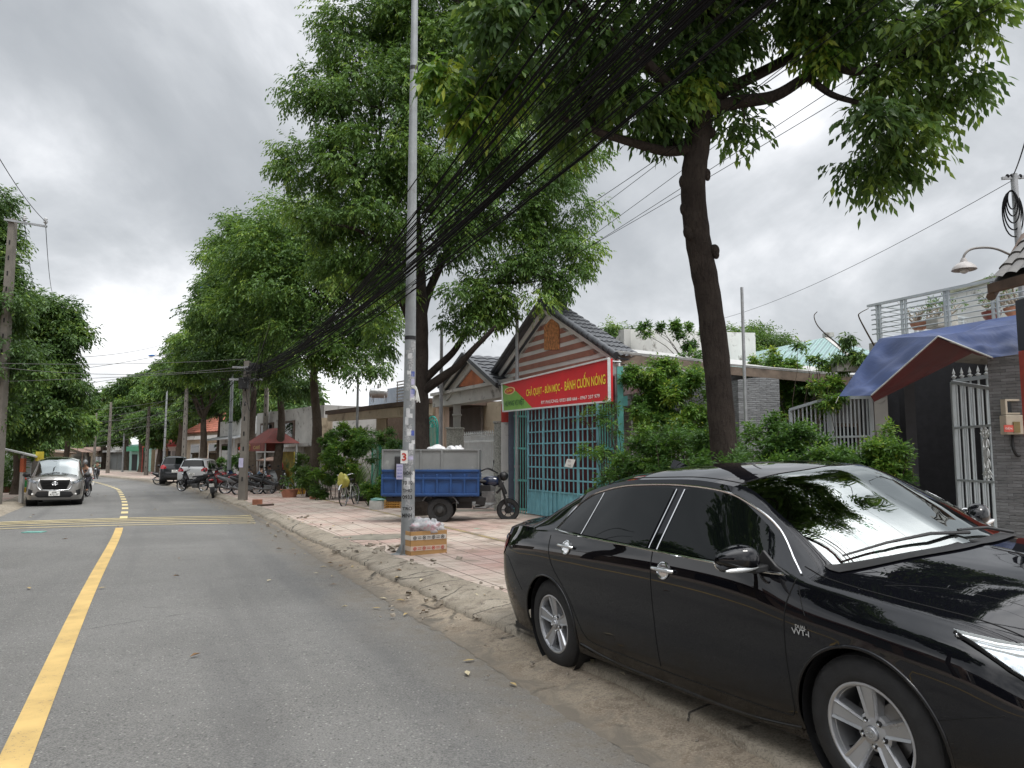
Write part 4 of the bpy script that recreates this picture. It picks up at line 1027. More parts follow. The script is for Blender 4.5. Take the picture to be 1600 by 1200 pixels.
row_tree('dark trunked shade tree close behind the square concrete pole', 396, 42, .26, 430,
    [pb(362, 455, 42, 46, 38), pb(345, 495, 42, 50, 40), pb(370, 520, 41, 55, 40), pb(320, 540, 41, 50, 38), pb(400, 560, 41, 45, 35), pb(318, 515, 42, 30, 26), pb(345, 445, 43, 24, 22), pb(300, 580, 41, 34, 22)], 8500, 25, LEAF, L=.25, W=.09, fork_py=600)
row_tree('shade tree with bare crooked limbs in front of the red tiled roof', 318, 56, .34, 520,
    [pb(322, 535, 56, 36, 28), pb(298, 560, 56, 36, 26), pb(330, 560, 55, 40, 28), pb(275, 585, 55, 32, 22), pb(290, 540, 57, 22, 18), pb(262, 580, 57, 20, 18), pb(345, 590, 55, 32, 22), pb(300, 590, 55, 30, 18)], 7500, 26, LEAFD, L=.32, W=.11, fork_py=655)
row_tree('distant shade tree beyond the parked cars, leaning over the bend', 282, 72, .36, 540,
    [pb(272, 592, 72, 26, 20), pb(250, 602, 72, 26, 20), pb(232, 612, 71, 22, 18), pb(290, 600, 70, 34, 22), pb(250, 610, 70, 34, 20), pb(246, 580, 73, 12, 12)], 5500, 27, LEAF, L=.38, W=.13, fork_py=640)
row_tree('farther dark shade tree at the inside of the road bend', 222, 90, .4, 580,
    [pb(215, 600, 90, 26, 20), pb(195, 615, 90, 24, 18), pb(235, 630, 88, 28, 18), pb(205, 640, 88, 30, 18)], 4500, 28, LEAFD, L=.45, W=.16, fork_py=670)
row_tree('low spreading tree overhanging the far motorbike and lamp posts', 250, 80, .35, 620,
    [pb(250, 655, 80, 30, 18), pb(275, 665, 78, 30, 18), pb(225, 665, 82, 26, 18), pb(300, 640, 76, 30, 20), pb(240, 685, 79, 20, 10)], 4200, 35, LEAFD, L=.42, W=.15, fork_py=690)
row_tree('drooping dark tree filling the gap over the red tiled roof', 345, 60, .3, 600,
    [pb(350, 610, 60, 30, 22), pb(320, 625, 60, 30, 20), pb(370, 600, 58, 26, 26), pb(395, 615, 54, 26, 24), pb(420, 600, 50, 26, 26), pb(375, 640, 55, 24, 16), pb(290, 640, 62, 24, 18)], 5200, 36, LEAFD, L=.32, W=.11, fork_py=650)
row_tree('hazy green tree closing the end of the street', 165, 118, .45, 610,
    [pb(165, 625, 118, 26, 18), pb(145, 645, 118, 28, 20), pb(185, 650, 116, 26, 20), pb(160, 665, 116, 36, 16), pb(120, 655, 120, 22, 20)], 5000, 29, LEAF, L=.55, W=.2, group=None)
row_tree('low dark tree mass filling the far end of the street behind the poles', 200, 105, .4, 640,
    [pb(205, 665, 104, 26, 14), pb(230, 665, 100, 24, 14), pb(255, 668, 96, 20, 12), pb(180, 680, 108, 22, 12)], 3500, 30, LEAFD, L=.5, W=.18, group=None)
# left side of the road
LG = 'trees along the left pavement'
row_tree('tall dark tree at the left edge of the picture beside the power line crossarm', -22, 27, .24, 330,
    [pb(-14, 335, 27, 36, 45), pb(-28, 400, 27, 52, 50), pb(8, 420, 26.5, 26, 30), pb(-30, 470, 26.5, 70, 50), pb(10, 480, 26, 42, 36), pb(0, 560, 26, 55, 45), pb(-60, 380, 27, 60, 60), pb(-20, 640, 26, 40, 30)], 8000, 31, LEAFD, L=.2, W=.075, group=LG, fork_py=560)
row_tree('rounded dark tree leaning over the parked silver van on the left', 30, 33, .24, 480,
    [pb(82, 490, 33, 38, 36), pb(60, 530, 33, 48, 42), pb(98, 530, 33, 30, 40), pb(40, 590, 32.5, 48, 42), pb(90, 590, 32.5, 36, 34), pb(60, 640, 32, 48, 32), pb(20, 660, 31.5, 40, 26), pb(25, 520, 33, 34, 34), pb(85, 655, 32, 28, 20)], 10000, 32, LEAFD, L=.24, W=.09, group=LG, fork_py=640)
row_tree('farther left tree with pale leaves beyond the parked silver van', 105, 52, .26, 600,
    [pb(112, 620, 52, 24, 26), pb(90, 650, 51, 30, 24), pb(120, 660, 50, 20, 22), pb(75, 620, 52, 24, 24)], 4500, 33, LEAF, L=.3, W=.11, group=LG, fork_py=680)
row_tree('low bushy tree above the left shop roofs', 40, 42, .2, 660,
    [pb(30, 680, 42, 34, 20), pb(5, 660, 42, 30, 24), pb(60, 690, 42, 24, 14)], 3000, 34, LEAF, L=.26, W=.1, group=LG, fork_py=700)
# across the road from the camera: only met as reflections in the sedan, and from the side
for i, (x, y, s) in enumerate(((-17.0, 15.0, 1.5), (-11.8, 7.2, 2.1), (-8.6, 0.5, 1.7))):
    g0 = Vector((x, y, gz(x, y)))
    street_tree('broadleaf_tree', ['shade tree on the left pavement just outside the picture, nearest the rumble strips', 'shade tree on the left pavement opposite the black sedan', 'shade tree on the left pavement behind the camera'][i], g0, g0+Vector((0, 0, 3.6*s)), .2,
                [(x+dx*s, y+dy*s, g0.z+dz*s, a*s, a*s, c*s) for dx, dy, dz, a, c in ((0, 0, 5.2, 1.9, 1.4), (1.3, .8, 4.8, 1.2, .9), (-1.3, -.6, 5, 1.3, 1), (.4, -1.5, 5.1, 1.3, .9), (-.3, 1.4, 6.2, 1.3, 1), (.2, 0, 7.0, 1.2, .9))],
                7500, 40+i, LEAFD, L=.30, Wd=.12, group=LG, K=6)

# ---- shrubs and hedges
def shrub(name, label, blobs, n, seed, lm, L=.07, Wd=.03, cat='shrub', group=None, stems=None, K=6, rach=.16, cl=.28, droop=.25, hang=.15, part='foliage'):
    rr = random.Random(seed); rs = np.random.default_rng(seed)
    cx = sum(q[0] for q in blobs)/len(blobs); cy = sum(q[1] for q in blobs)/len(blobs); z0 = gz(cx, cy)
    root = thing(name, label, cat, (cx, cy, z0), group); b = MB()
    for q in blobs:
        s0 = Vector((q[0]*.6+cx*.4, q[1]*.6+cy*.4, z0-.05)) if stems is None else Vector(stems)
        for _ in range(3):
            e = Vector(q[:3])+Vector((rr.uniform(-1, 1)*q[3], rr.uniform(-1, 1)*q[4], rr.uniform(0, 1)*q[5]))*.8
            p = wav(s0+Vector((rr.uniform(-.1, .1), rr.uniform(-.1, .1), 0)), e, 6, .06, rr); b.tube(p, [.014*(1-i/6*.7) for i in range(7)], 6, False)
    b.build('stem', BARK, root, smooth=80)
    p, o, t = crown_points(blobs, rs, n, cl); leaves_mesh(part, lm, root, p, o, rs, K=K, L=L, Wd=Wd, droop=droop, rach=rach, hang=hang, tintc=t)
    return root
# ------------------------------------------------------------ walls, gates, houses on the right
def PL(px, py, A, B):
    """point under a pixel on the upright plane through xy points A and B"""
    d = P(px, py, 10)-Vector((0, 0, CAMZ)); d0 = Vector((d.x, d.y)); a = Vector(A[:2]); t = Vector(B[:2])-a; n = Vector((t.y, -t.x))
    k = a.dot(n)/d0.dot(n); return Vector((d.x*k, d.y*k, CAMZ+d.z*k))
def shift(A, B, s):
    """plane moved s metres away from the road"""
    t = (Vector(B[:2])-Vector(A[:2])).normalized(); n = Vector((t.y, -t.x));
    if n.dot(Vector((A[0], A[1]))) < 0: n = -n
    return tuple(Vector(A[:2])+n*s), tuple(Vector(B[:2])+n*s)
def poly(b, pts, Pn, th): b.slab([PL(x, y, *Pn) for x, y in pts], th)
def m_stone(name, cs, w=.22, h=.045, mort=(.03, .03, .032)):
    m, nt, bs = base(name); v = _coord(nt)
    sp = nt.nodes.new('ShaderNodeSeparateXYZ'); nt.links.new(v, sp.inputs[0]); cb = nt.nodes.new('ShaderNodeCombineXYZ')
    nt.links.new(_math(nt, 'ADD', sp.outputs[0], _math(nt, 'MULTIPLY', sp.outputs[1], -.8)), cb.inputs[0]); nt.links.new(sp.outputs[2], cb.inputs[1])
    k = nt.nodes.new('ShaderNodeTexBrick'); nt.links.new(cb.outputs[0], k.inputs[0]); k.offset = .37
    k.inputs['Brick Width'].default_value = w; k.inputs['Row Height'].default_value = h; k.inputs['Mortar Size'].default_value = .003; k.inputs['Scale'].default_value = 1
    k.inputs['Color1'].default_value = cs[0]+(1,); k.inputs['Color2'].default_value = cs[1]+(1,); k.inputs['Mortar'].default_value = mort+(1,)
    n = _noise(nt, 9, 5, .6, _map(nt, v, (1, 1, 3)))
    c = _mx(nt, k.outputs[0], cs[2], _ramp(nt, n, .45, .6, 0, .75)); nt.links.new(c, bs.inputs['Base Color']); bs.inputs['Roughness'].default_value = .75
    _bump(nt, bs, _math(nt, 'SUBTRACT', n, k.outputs['Fac']), .9, .02); return m
def m_louvre(name, c1, c2, pitch=.1, vert=False, rough=.5):
    """ribbed sheet, ribs modelled by bump; colour per rib stays plain"""
    m, nt, bs = base(name); v = _coord(nt); sp = nt.nodes.new('ShaderNodeSeparateXYZ'); nt.links.new(v, sp.inputs[0])
    a = _math(nt, 'ADD', sp.outputs[0], _math(nt, 'MULTIPLY', sp.outputs[1], -.6)) if vert else sp.outputs[2]
    s = _math(nt, 'SINE', _math(nt, 'MULTIPLY', a, 6.283/pitch)); n = _noise(nt, 2.5, 5, .6, v)
    c = _mx(nt, c1, c2, _ramp(nt, n, .35, .7)); nt.links.new(c, bs.inputs['Base Color']); bs.inputs['Roughness'].default_value = rough
    _bump(nt, bs, s, .8, pitch*.25); return m
WHITEW = mat('weathered white wall', (.62, .62, .60), .85, var=.1, scale=1.2, dirt=((.20, .19, .17), 2.3, .56), bump=.2)
mat('clean white render', (.70, .70, .68), .8, var=.06, scale=2, dirt=((.42, .40, .37), 3, .66))
GREYW = mat('grey render', (.40, .39, .37), .85, var=.15, scale=1.3, dirt=((.14, .13, .12), 2.0, .56), bump=.2)
BEIGE = mat('beige render', (.46, .38, .28), .85, var=.12, scale=1.2, dirt=((.22, .17, .12), 1.7, .58), bump=.2)
PEACH = mat('peach render', (.52, .38, .30), .85, var=.1, scale=1.5, dirt=((.26, .2, .15), 2, .6))
BRICKR = mat('brick red paint', (.36, .17, .125), .8, var=.15, scale=3)
WPAINT = mat('white painted metal', (.62, .64, .64), .45, var=.08, dirt=((.35, .30, .24), 8, .66))
GPAINT = mat('grey painted metal', (.44, .48, .50), .45, var=.08, scale=4, dirt=((.25, .22, .18), 9, .68))
TEAL = mat('teal painted metal', (.10, .33, .30), .5, var=.15, scale=5, dirt=((.20, .17, .12), 7, .66))
BLUEG = mat('blue painted grille', (.16, .38, .44), .5, var=.15, scale=4, dirt=((.28, .24, .17), 6, .66))
MAROON = mat('maroon curtain', (.075, .022, .026), .9, var=.3, scale=3)
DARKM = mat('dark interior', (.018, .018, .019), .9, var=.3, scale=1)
DKTILE = mat('dark grey roof tile', (.075, .08, .09), .55, var=.25, scale=3, bump=.3)
REDTILE = mat('red clay roof tile', (.27, .09, .055), .75, var=.3, scale=3, bump=.3)
STONE = m_stone('grey ledge stone', ((.13, .135, .14), (.24, .25, .26), (.19, .195, .20)))
STONEB = m_stone('brown ledge stone', ((.17, .155, .14), (.27, .25, .23), (.21, .20, .185)))
GRANITE = mat('speckled granite', (.33, .34, .31), .5, var=.35, scale=30, dirt=((.14, .15, .14), 45, .55))
STEEL = mat('galvanised steel', (.34, .35, .36), .45, .5, var=.15, scale=5, dirt=((.22, .20, .17), 6, .62))
RUSTY = mat('rusty sheet', (.20, .13, .10), .8, var=.3, scale=2)
WOODD = mat('dark timber', (.09, .06, .045), .8, var=.3, scale=3)

def bars(b, n, p0, p1, q0, q1, r, pw=None):
    for i in range(n):
        t = i/(n-1); b.tube([Vector(p0).lerp(Vector(p1), t), Vector(q0).lerp(Vector(q1), t)], r, 6)
def tile_roof(b, e0, e1, r0, r1, nx, ny, amp=.03):
    """tiled slope: eave e0-e1, ridge r0-r1, nx tile columns, ny courses, real relief"""
    e0, e1, r0, r1 = map(Vector, (e0, e1, r0, r1)); n = (e1-e0).cross(r0-e0).normalized()
    if n.z < 0: n = -n
    m = nx*6
    V = []; F = []
    for j in range(ny):
        for s in (0, 1):
            v = (j+s)/ny; lift = .030 if s == 0 else .004
            for i in range(m+1):
                u = i/m; q = e0.lerp(e1, u).lerp(r0.lerp(r1, u), v); V.append(q+n*(lift+amp*abs(math.sin(math.pi*u*nx))))
    w = m+1
    for j in range(ny*2-1):
        for i in range(m): F.append((j*w+i, j*w+i+1, (j+1)*w+i+1, (j+1)*w+i))
    b.add(V, F)
    o = len(b.v); b.add([q-n*.03 for q in (e0, e1, r1, r0)]+[q-n*.06 for q in (e0, e1, r1, r0)], [(0, 1, 2, 3), (7, 6, 5, 4), (0, 4, 5, 1), (1, 5, 6, 2), (2, 6, 7, 3), (3, 7, 4, 0)])

# --- food shop with the teal grille gate and red sign
TG = ((.41, 19.0), (2.11, 15.4)); zT = -.02
root = thing('eatery', 'eatery front with teal folding grille gate and striped tiled gable behind the red sign', 'shop', (1.4, 17.4, gz(1.4, 17.4)))
def pl(px, py, s=0): return PL(px, py, *shift(*TG, s))
b = MB()
for pxs, x0_, x1_ in (((804, 808.5, 813, 817, 821), 803, 823), ((937, 941, 945, 949, 953, 958), 935, 960)):
    b = MB()
    for px in pxs: a = pl(px, 640 if px < 830 else 632); b.beam(a, (a.x, a.y, gz(a.x, a.y)+.02), .025, .04)
    for py in (650, 700, 750, 795): b.beam(pl(x0_, py), pl(x1_, py+1), .02, .05)
    b.build('folding_gate', TEAL, root)
b = MB(); zt = pl(830, 640).z; zb = gz(1.2, 17.2)+.05
g0, g1 = pl(825, 700), pl(934, 700)
N = 17
for i in range(N):
    q = g0.lerp(g1, i/(N-1)); w = .06 if i % 4 == 0 else .028; b.beam((q.x, q.y, zb), (q.x, q.y, zt+.05), w, .03)
for k, z in enumerate(np.linspace(pl(825, 765).z, zt, 8)):
    b.beam((g0.x, g0.y, z), (g1.x, g1.y, z), .026, .034)
b.build('grille', BLUEG, root)
b = MB()
for i in range(30):
    q = g0.lerp(g1, i/29); n = Vector((.02*(i % 2), .02*(i % 2), 0)); q2 = g0.lerp(g1, min(1, (i+1)/29)); n2 = Vector((.02*((i+1) % 2), .02*((i+1) % 2), 0))
    if i < 29: b.add([(q.x+n.x, q.y+n.y, zb), (q2.x+n2.x, q2.y+n2.y, zb), (q2.x+n2.x, q2.y+n2.y, pl(825, 766).z), (q.x+n.x, q.y+n.y, pl(825, 766).z)], [(0, 1, 2, 3)])
b.build('kick_panel', BLUEG, root)
b = MB(); s = .22
for i in range(60):
    qa = pl(800, 700, s).lerp(pl(962, 700, s), i/60); qb = pl(800, 700, s).lerp(pl(962, 700, s), (i+1)/60); k = .05*(i % 2); k2 = .05*((i+1) % 2)
    b.add([(qa.x+k, qa.y+k*.4, zb), (qb.x+k2, qb.y+k2*.4, zb), (qb.x+k2, qb.y+k2*.4, 3.3), (qa.x+k, qa.y+k*.4, 3.3)], [(0, 1, 2, 3)])
b.build('curtain', MAROON, root, smooth=50)
b = MB(); a = pl(799, 700); b.box((a.x, a.y, 1.6), (.16, .16, 3.2)); b.build('post', mat('slate blue post', (.07, .085, .12), .6), root, bevel=.01)
b = MB(); a = pl(790, 700); b.box((a.x-.02, a.y+.05, 1.25), (.20, .22, 2.5)); b.m = 1; b.box((a.x-.02, a.y+.05, 2.75), (.20, .22, .5)); b.build('side_column', [WHITEW, mat('red paint', (.45, .04, .03), .6)], root, bevel=.01)
b = MB(); a = pl(966, 700, -.1); zq = pl(970, 572, -.1).z; b.box((a.x+.05, a.y, zq/2), (.12, .12, zq)); q = pl(975, 560, 1.2); b.box((q.x, q.y, 1.8), (.12, .12, 3.6)); b.build('awning_post', TEAL, root)
b = MB(); b.wall(pl(800, 700, .5)[:2], pl(1000, 700, .5)[:2], 2.9, pl(960, 585, .5).z, .2); b.build('wall', GREYW, root)
# main gable
GB = .9
ap, el, er = pl(857, 478, GB), None, pl(972, 556, GB)
h1 = ap.z-er.z; el = Vector((2*ap.x-er.x, 2*ap.y-er.y, er.z))
dirn = Vector((.905, .425, 0))
b = MB()
inner = lambda p, k, dz=0: Vector((ap.x+(p.x-ap.x)*k, ap.y+(p.y-ap.y)*k, ap.z+(p.z-ap.z)*k-dz))
b.slab([inner(ap, 1, .25), inner(el, .90, .25), inner(er, .90, .25)], .12); b.build('gable_wall', MATS['clean white render'], root)
b = MB(); gh = h1*.90
for k in range(6):
    z0 = ap.z-.25-gh*(1-.155*k); z1 = z0+gh*.085
    def xat(z): return (ap.z-.25-z)/gh*.90
    ka, kb = xat(z0), xat(z1)
    if kb <= .05: break
    f = lambda p, kk, z: Vector((ap.x+(p.x-ap.x)*kk, ap.y+(p.y-ap.y)*kk, z))-dirn*.02
    b.slab([f(el, ka, z0), f(er, ka, z0), f(er, kb, z1), f(el, kb, z1)], .03)
b.build('stripe_cladding', BRICKR, root)
b = MB(); q = [pl(850, 547, GB-.04), pl(873, 546, GB-.04), pl(873, 509, GB-.04), pl(868, 502, GB-.04), pl(862, 497, GB-.04), pl(856, 503, GB-.04), pl(850, 511, GB-.04)]; b.slab(q, .03)
b.build('plaque', mat('orange carved plaque', (.52, .23, .09), .8, var=.45, scale=14, bump=.7, bscale=18), root)
b = MB()
for e in (el, er):
    o = -dirn*.10
    for (k0, k1, dz0, dz1, th, oo) in ((0, 1.03, 0, .20, .04, o*1.6), (.0, 1.0, .20, .36, .10, o*.2)):
        p0 = ap+oo; p1 = inner(e, k1)+oo
        b.slab([p0-Vector((0, 0, dz0)), p1-Vector((0, 0, dz0)), p1-Vector((0, 0, dz1)), p0-Vector((0, 0, dz1))], th)
b.build('barge_board', mat('off white board', (.68, .68, .66), .7, var=.06, scale=2, dirt=((.40, .38, .35), 5, .66)), root)
b = MB(); dep = dirn*.55; o = -dirn*.28
tile_roof(b, er+o+Vector((0, 0, .03))+(er-ap)*.04, er+dep+(er-ap)*.04, ap+o+Vector((0, 0, .03)), ap+dep, 6, 12)
tile_roof(b, el+o+Vector((0, 0, .03))+(el-ap)*.04, el+dep+(el-ap)*.04, ap+o+Vector((0, 0, .03)), ap+dep, 6, 12)
for e in (er, el):
    n_ = 16
    for i in range(n_):   # verge caps
        p0 = ap.lerp(e+(e-ap)*.04, i/n_)+o+Vector((0, 0, .09)); p1 = ap.lerp(e+(e-ap)*.04, (i+1.15)/n_)+o+Vector((0, 0, .075)); b.tube([p0, p1], [.06, .075], 10)
b.tube([ap+o+Vector((0, 0, .10)), ap+dep+Vector((0, 0, .10))], .08, 10)
b.build('tile_roof', DKTILE, root, smooth=40)
# red banner sign
SG = shift(*TG, -.32)
c4 = [PL(785, 600, *SG), PL(952, 560, *SG), PL(953, 627, *SG), PL(787, 643, *SG)]
tl, tr_, br_, bl_ = c4
rt = thing('shop_sign', 'long red and green sign board with yellow lettering hung above the teal grille gate', 'sign', (bl_+br_)/2)
def sg(u, v, o=0): # u 0..1 along, v 0..1 up
    return (bl_.lerp(br_, u)).lerp(tl.lerp(tr_, u), v)-Vector((.905, .425, 0))*o
b = MB(); b.m = 0; b.slab([sg(0, 0), sg(1, 0), sg(1, 1), sg(0, 1)], .08); b.build('panel', mat('red sign vinyl', (.60, .018, .026), .5, var=.08, scale=2), rt)
b = MB(); crv = [(0, 0), (.335, 0), (.30, .12), (.26, .28), (.21, .46), (.16, .64), (.10, .80), (.04, .92), (0, .98)]; b.slab([sg(u, v, .006) for u, v in crv], .004)
b.build('green_field', mat('green sign vinyl', (.19, .40, .07), .5, var=.1), rt)
b = MB()
for a, c in (((0, 0), (1, 0)), ((1, 0), (1, 1)), ((1, 1), (0, 1)), ((0, 1), (0, 0))): b.beam(sg(*a, .01), sg(*c, .01), .06, .035)
b.build('frame', WPAINT, rt)
ru = (br_-bl_); Lw = ru.length; ex = ru.normalized(); H = (tl-bl_).length*.5+(tr_-br_).length*.5
YELT = mat('yellow sign lettering', (.90, .70, .05), .5, var=.03); WHT = mat('white sign lettering', (.85, .85, .82), .5, var=.03)
def sgt(s, u0, u1, v0, v1, m, bold=.0, o=.010):
    b = MB(); c = sg((u0+u1)/2, (v0+v1)/2, o); r = sg(u1, (v0+v1)/2)-sg(u0, (v0+v1)/2); text_mesh(b, s, c, r, (0, 0, 1), H*(v1-v0), Lw*(u1-u0), bold=bold); b.build('lettering', m, rt)
sgt('CHẢ QUẠT - BÚN MỌC -', .27, .625, .36, .70, YELT, .015); sgt('BÁNH CUỐN NÓNG', .645, .975, .40, .80, YELT, .015)
sgt('ĐT PHƯƠNG: 0933 888 666 - 0967 337 979', .42, .93, .11, .22, WHT, .01)
sgt('HƯƠNG VỊ VIỆT', .02, .245, .13, .40, mat('dark green lettering', (.02, .10, .03), .5), .02)
b = MB(); n = 28; b.slab([sg(.085+.062*math.cos(2*math.pi*i/n), .70+.13*math.sin(2*math.pi*i/n), .012) for i in range(n)], .006); b.build('oval_badge', mat('cream sign vinyl', (.80, .62, .30), .5), rt)
b = MB(); n = 28; b.slab([sg(.085+.052*math.cos(2*math.pi*i/n), .70+.10*math.sin(2*math.pi*i/n), .015) for i in range(n)], .003); b.build('oval_badge', mat('badge red', (.55, .05, .03), .5), rt)
sgt('QUÁN', .05, .12, .65, .76, YELT, .01, .02)
b = MB(); 
for u in (.05, .5, .95): b.tube([sg(u, .98, -.08), sg(u, .98, -.45)], .02, 6)
b.build('bracket', STEEL, rt)
# notice wired to the grille
b = MB(); q = [PL(886, 717, *shift(*TG, -.04)), PL(899, 718, *shift(*TG, -.04)), PL(894, 731, *shift(*TG, -.04)), PL(882, 729, *shift(*TG, -.04))]; b.slab(q, .006); b.m = 1
cc = sum(q, Vector())/4-Vector((.01, .008, 0)); ex2 = (q[1]-q[0]).normalized()
text_mesh(b, 'CHO', cc+Vector((0, 0, .045)), ex2, (-.3*ex2.x, -.3*ex2.y, 1), .05, .13); text_mesh(b, 'THUÊ', cc-Vector((0, 0, .045)), ex2, (-.3*ex2.x, -.3*ex2.y, 1), .05, .14)
b.build('notice', [WHT, PLASTIC], None, 'small white paper notice tied crookedly to the blue grille', 'notice')

# --- neighbour with the small gable porch, white gate and granite pillars
NG = ((-2.9, 25.6), (.2, 19.8)); NP = lambda px, py, s=0: PL(px, py, *shift(*NG, s))
root = thing('house', 'grey porch house with a small orange filled gable, behind the white gate', 'house', (-.8, 23.5, gz(-.8, 23.5)))
ap2, er2 = NP(738, 556, .6), NP(792, 604, .6); el2 = NP(699, 608, .6); el2 = Vector((2*ap2.x-er2.x, 2*ap2.y-er2.y, er2.z)) if False else el2
b = MB(); k = lambda p, t, dz=0: ap2.lerp(p, t)-Vector((0, 0, dz))
b.slab([k(ap2, 0, .3), k(el2, .8, .14), k(er2, .8, .14)], .1); b.build('gable_wall', mat('orange red render', (.38, .13, .06), .8, var=.3, scale=2), root)
b = MB()
for e in (el2, er2):
    for dz0, dz1, o, th in ((0, .16, .25, .05), (.12, .42, .06, .12)):
        b.slab([ap2-dirn*o-Vector((0, 0, dz0)), e-dirn*o-Vector((0, 0, dz0)), e-dirn*o-Vector((0, 0, dz1)), ap2-dirn*o-Vector((0, 0, dz1))], th)
b.build('barge_board', GREYW, root)
b = MB(); o = -dirn*.32; dep = dirn*3.2
tile_roof(b, er2+o, er2+dep, ap2+o, ap2+dep, 10, 9); tile_roof(b, el2+o, el2+dep, ap2+o, ap2+dep, 10, 9)
for e in (er2, el2): b.beam(ap2+o+Vector((0, 0, .05)), e+o+Vector((0, 0, .05)), .1, .1)
b.build('tile_roof', DKTILE, root, smooth=40)
b = MB(); za, zb2 = NP(740, 627, .6).z, NP(740, 608, .6).z
a, c = NP(676, 620, .6), NP(800, 620, .6); b.wall(a[:2], c[:2], za, zb2, .5); b.wall(NP(672, 620, .45)[:2], NP(802, 620, .45)[:2], zb2, zb2+.10, .8); b.build('beam', GREYW, root)
b = MB(); a = NP(714, 650, .8); b.box((a.x, a.y, za/2), (.24, .24, za)); b.box((a.x, a.y, za-.35), (.32, .32, .06)); b.build('column', GREYW, root, bevel=.01)
b = MB(); a = NP(795, 650, 1.0); b.box((a.x, a.y, za/2), (.3, .3, za)); b.build('column', GREYW, root)
b = MB(); b.wall(NP(740, 650, 3.0)[:2], NP(800, 650, 3.0)[:2], 0, 3.6, .2); b.build('side_wall', BEIGE, root)
b = MB(); b.wall(NP(668, 650, 3.6)[:2], NP(748, 650, 3.6)[:2], 0, 3.4, .2); b.build('wall', GREYW, root)
b = MB(); a, c = NP(690, 650, 3.45), NP(752, 650, 2.9); b.wall(a[:2], c[:2], .2, NP(700, 640, 3.4).z, .08); b.build('shutter', m_louvre('brown grey shutter', (.17, .14, .125), (.24, .20, .18), .12, True), root)
b = MB(); b.wall(NP(690, 650, 3.4)[:2], NP(752, 650, 2.85)[:2], NP(700, 640, 3.4).z+.02, NP(700, 634, 3.4).z, .15); b.build('lintel', mat('stained cement', (.25, .23, .20), .9, var=.5, scale=3), root)
b = MB(); a, c = NP(726, 690), NP(776, 690); zt = NP(750, 683).z; z0 = gz(a.x, a.y)+.06
for i in range(17):
    q = a.lerp(c, i/16); b.beam((q.x, q.y, z0), (q.x, q.y, zt), .055, .03)
for z in (z0+.1, z0+.9, zt-.12): b.beam((a.x, a.y, z), (c.x, c.y, z), .04, .06)
for i in range(17):
    q = a.lerp(c, i/16); b.lathe([(.028, 0), (.04, .05), (.012, .07), (.03, .10), (0, .20)], 6, Matrix.Translation((q.x, q.y, zt)))
gt = b.build('gate', WPAINT, None, 'white spiked gate between two granite pillars behind the cargo tricycle', 'gate')
for px, py, w, lb in ((711, 671, .50, 'square granite pillar left of the white spiked gate'), (784, 662, .42, 'tall granite pillar right of the white spiked gate')):
    a = NP(px, 690, 0); zz = PL(px, py, *NG).z; b = MB(); b.box((a.x, a.y, zz/2-.15), (w, w, zz+.3)); b.box((a.x, a.y, zz+.03), (w+.06, w+.06, .06)); b.build('pillar', GRANITE, None, lb, 'pillar', 'granite gate pillars', bevel=.01)
# teal arched gate further left and peach wall
TA = ((-4.3, 27.5), (-2.4, 24.5)); b = MB(); a, c = PL(667, 690, *TA), PL(684, 690, *TA); z0 = gz(a.x, a.y)+.05; z1 = PL(675, 668, *TA).z
b.beam((a.x, a.y, z0), (a.x, a.y, z1), .06); b.beam((c.x, c.y, z0), (c.x, c.y, z1), .06); 
mid = (a+c)/2; hw = (c-a).length/2; ex3 = (c-a).normalized()
for rr_ in (1.0, .66): b.tube([Vector((mid.x, mid.y, z1))+ex3*hw*rr_*math.cos(t)+Vector((0, 0, hw*rr_*.9*math.sin(t))) for t in np.linspace(0, math.pi, 15)], .03, 6)
for t in np.linspace(.2, math.pi-.2, 6): b.tube([(mid.x, mid.y, z1), Vector((mid.x, mid.y, z1))+ex3*hw*math.cos(t)+Vector((0, 0, hw*.9*math.sin(t)))], .018, 5)
for i in range(1, 8): q = a.lerp(c, i/8); b.beam((q.x, q.y, z0), (q.x, q.y, z1), .03)
b.slab([(a.x, a.y, z0), (c.x, c.y, z0), (c.x, c.y, z1*.62), (a.x, a.y, z1*.62)], .02)
b.build('gate', mat('turquoise gate paint', (.05, .40, .33), .5, var=.15), None, 'narrow turquoise gate with a fan shaped arch, left of the porch house', 'gate')
b = MB(); b.wall(PL(662, 650, -4.6, 28.5)[:2] if False else P(660, 650, 28)[:2], P(694, 650, 26.5)[:2], 0, P(675, 624, 27).z, .2); b.build('wall', PEACH, None, 'peach rendered wall standing behind the turquoise arched gate', 'wall')

# --- brown carport building with water tank
CB = ((-7.4, 33.5), (-3.4, 27.6)); CP = lambda px, py, s=0: PL(px, py, *shift(*CB, s))
root = thing('carport_house', 'low brown carport building with a flat roof slab behind the hedges', 'building', (-5.4, 32, gz(-5.4, 32)))
b = MB(); r0, r1 = CP(508, 642), CP(672, 622); b.slab([r0, r1, r1-Vector((0, 0, .18)), r0-Vector((0, 0, .18))], 4.5); b.build('roof', WOODD, root)
b = MB(); b.slab([r0+Vector((.1, .05, -.19)), r1+Vector((.1, .05, -.19)), r1+Vector((.1, .05, -.62)), r0+Vector((.1, .05, -.50))], .25); b.build('beam', BEIGE, root)
for px in (510, 592, 600, 655): b = MB(); a = CP(px, 700, .35); b.box((a.x, a.y, (r0.z-.3)/2), (.22 if px > 520 else .5, .22, r0.z-.3)); b.build('column', BEIGE, root)
b = MB(); b.wall(CP(505, 700, 4.2)[:2], CP(680, 700, 4.2)[:2], -.3, r0.z, .2); b.build('back_wall', mat('dim brown wall', (.16, .11, .08), .9, var=.2), root)
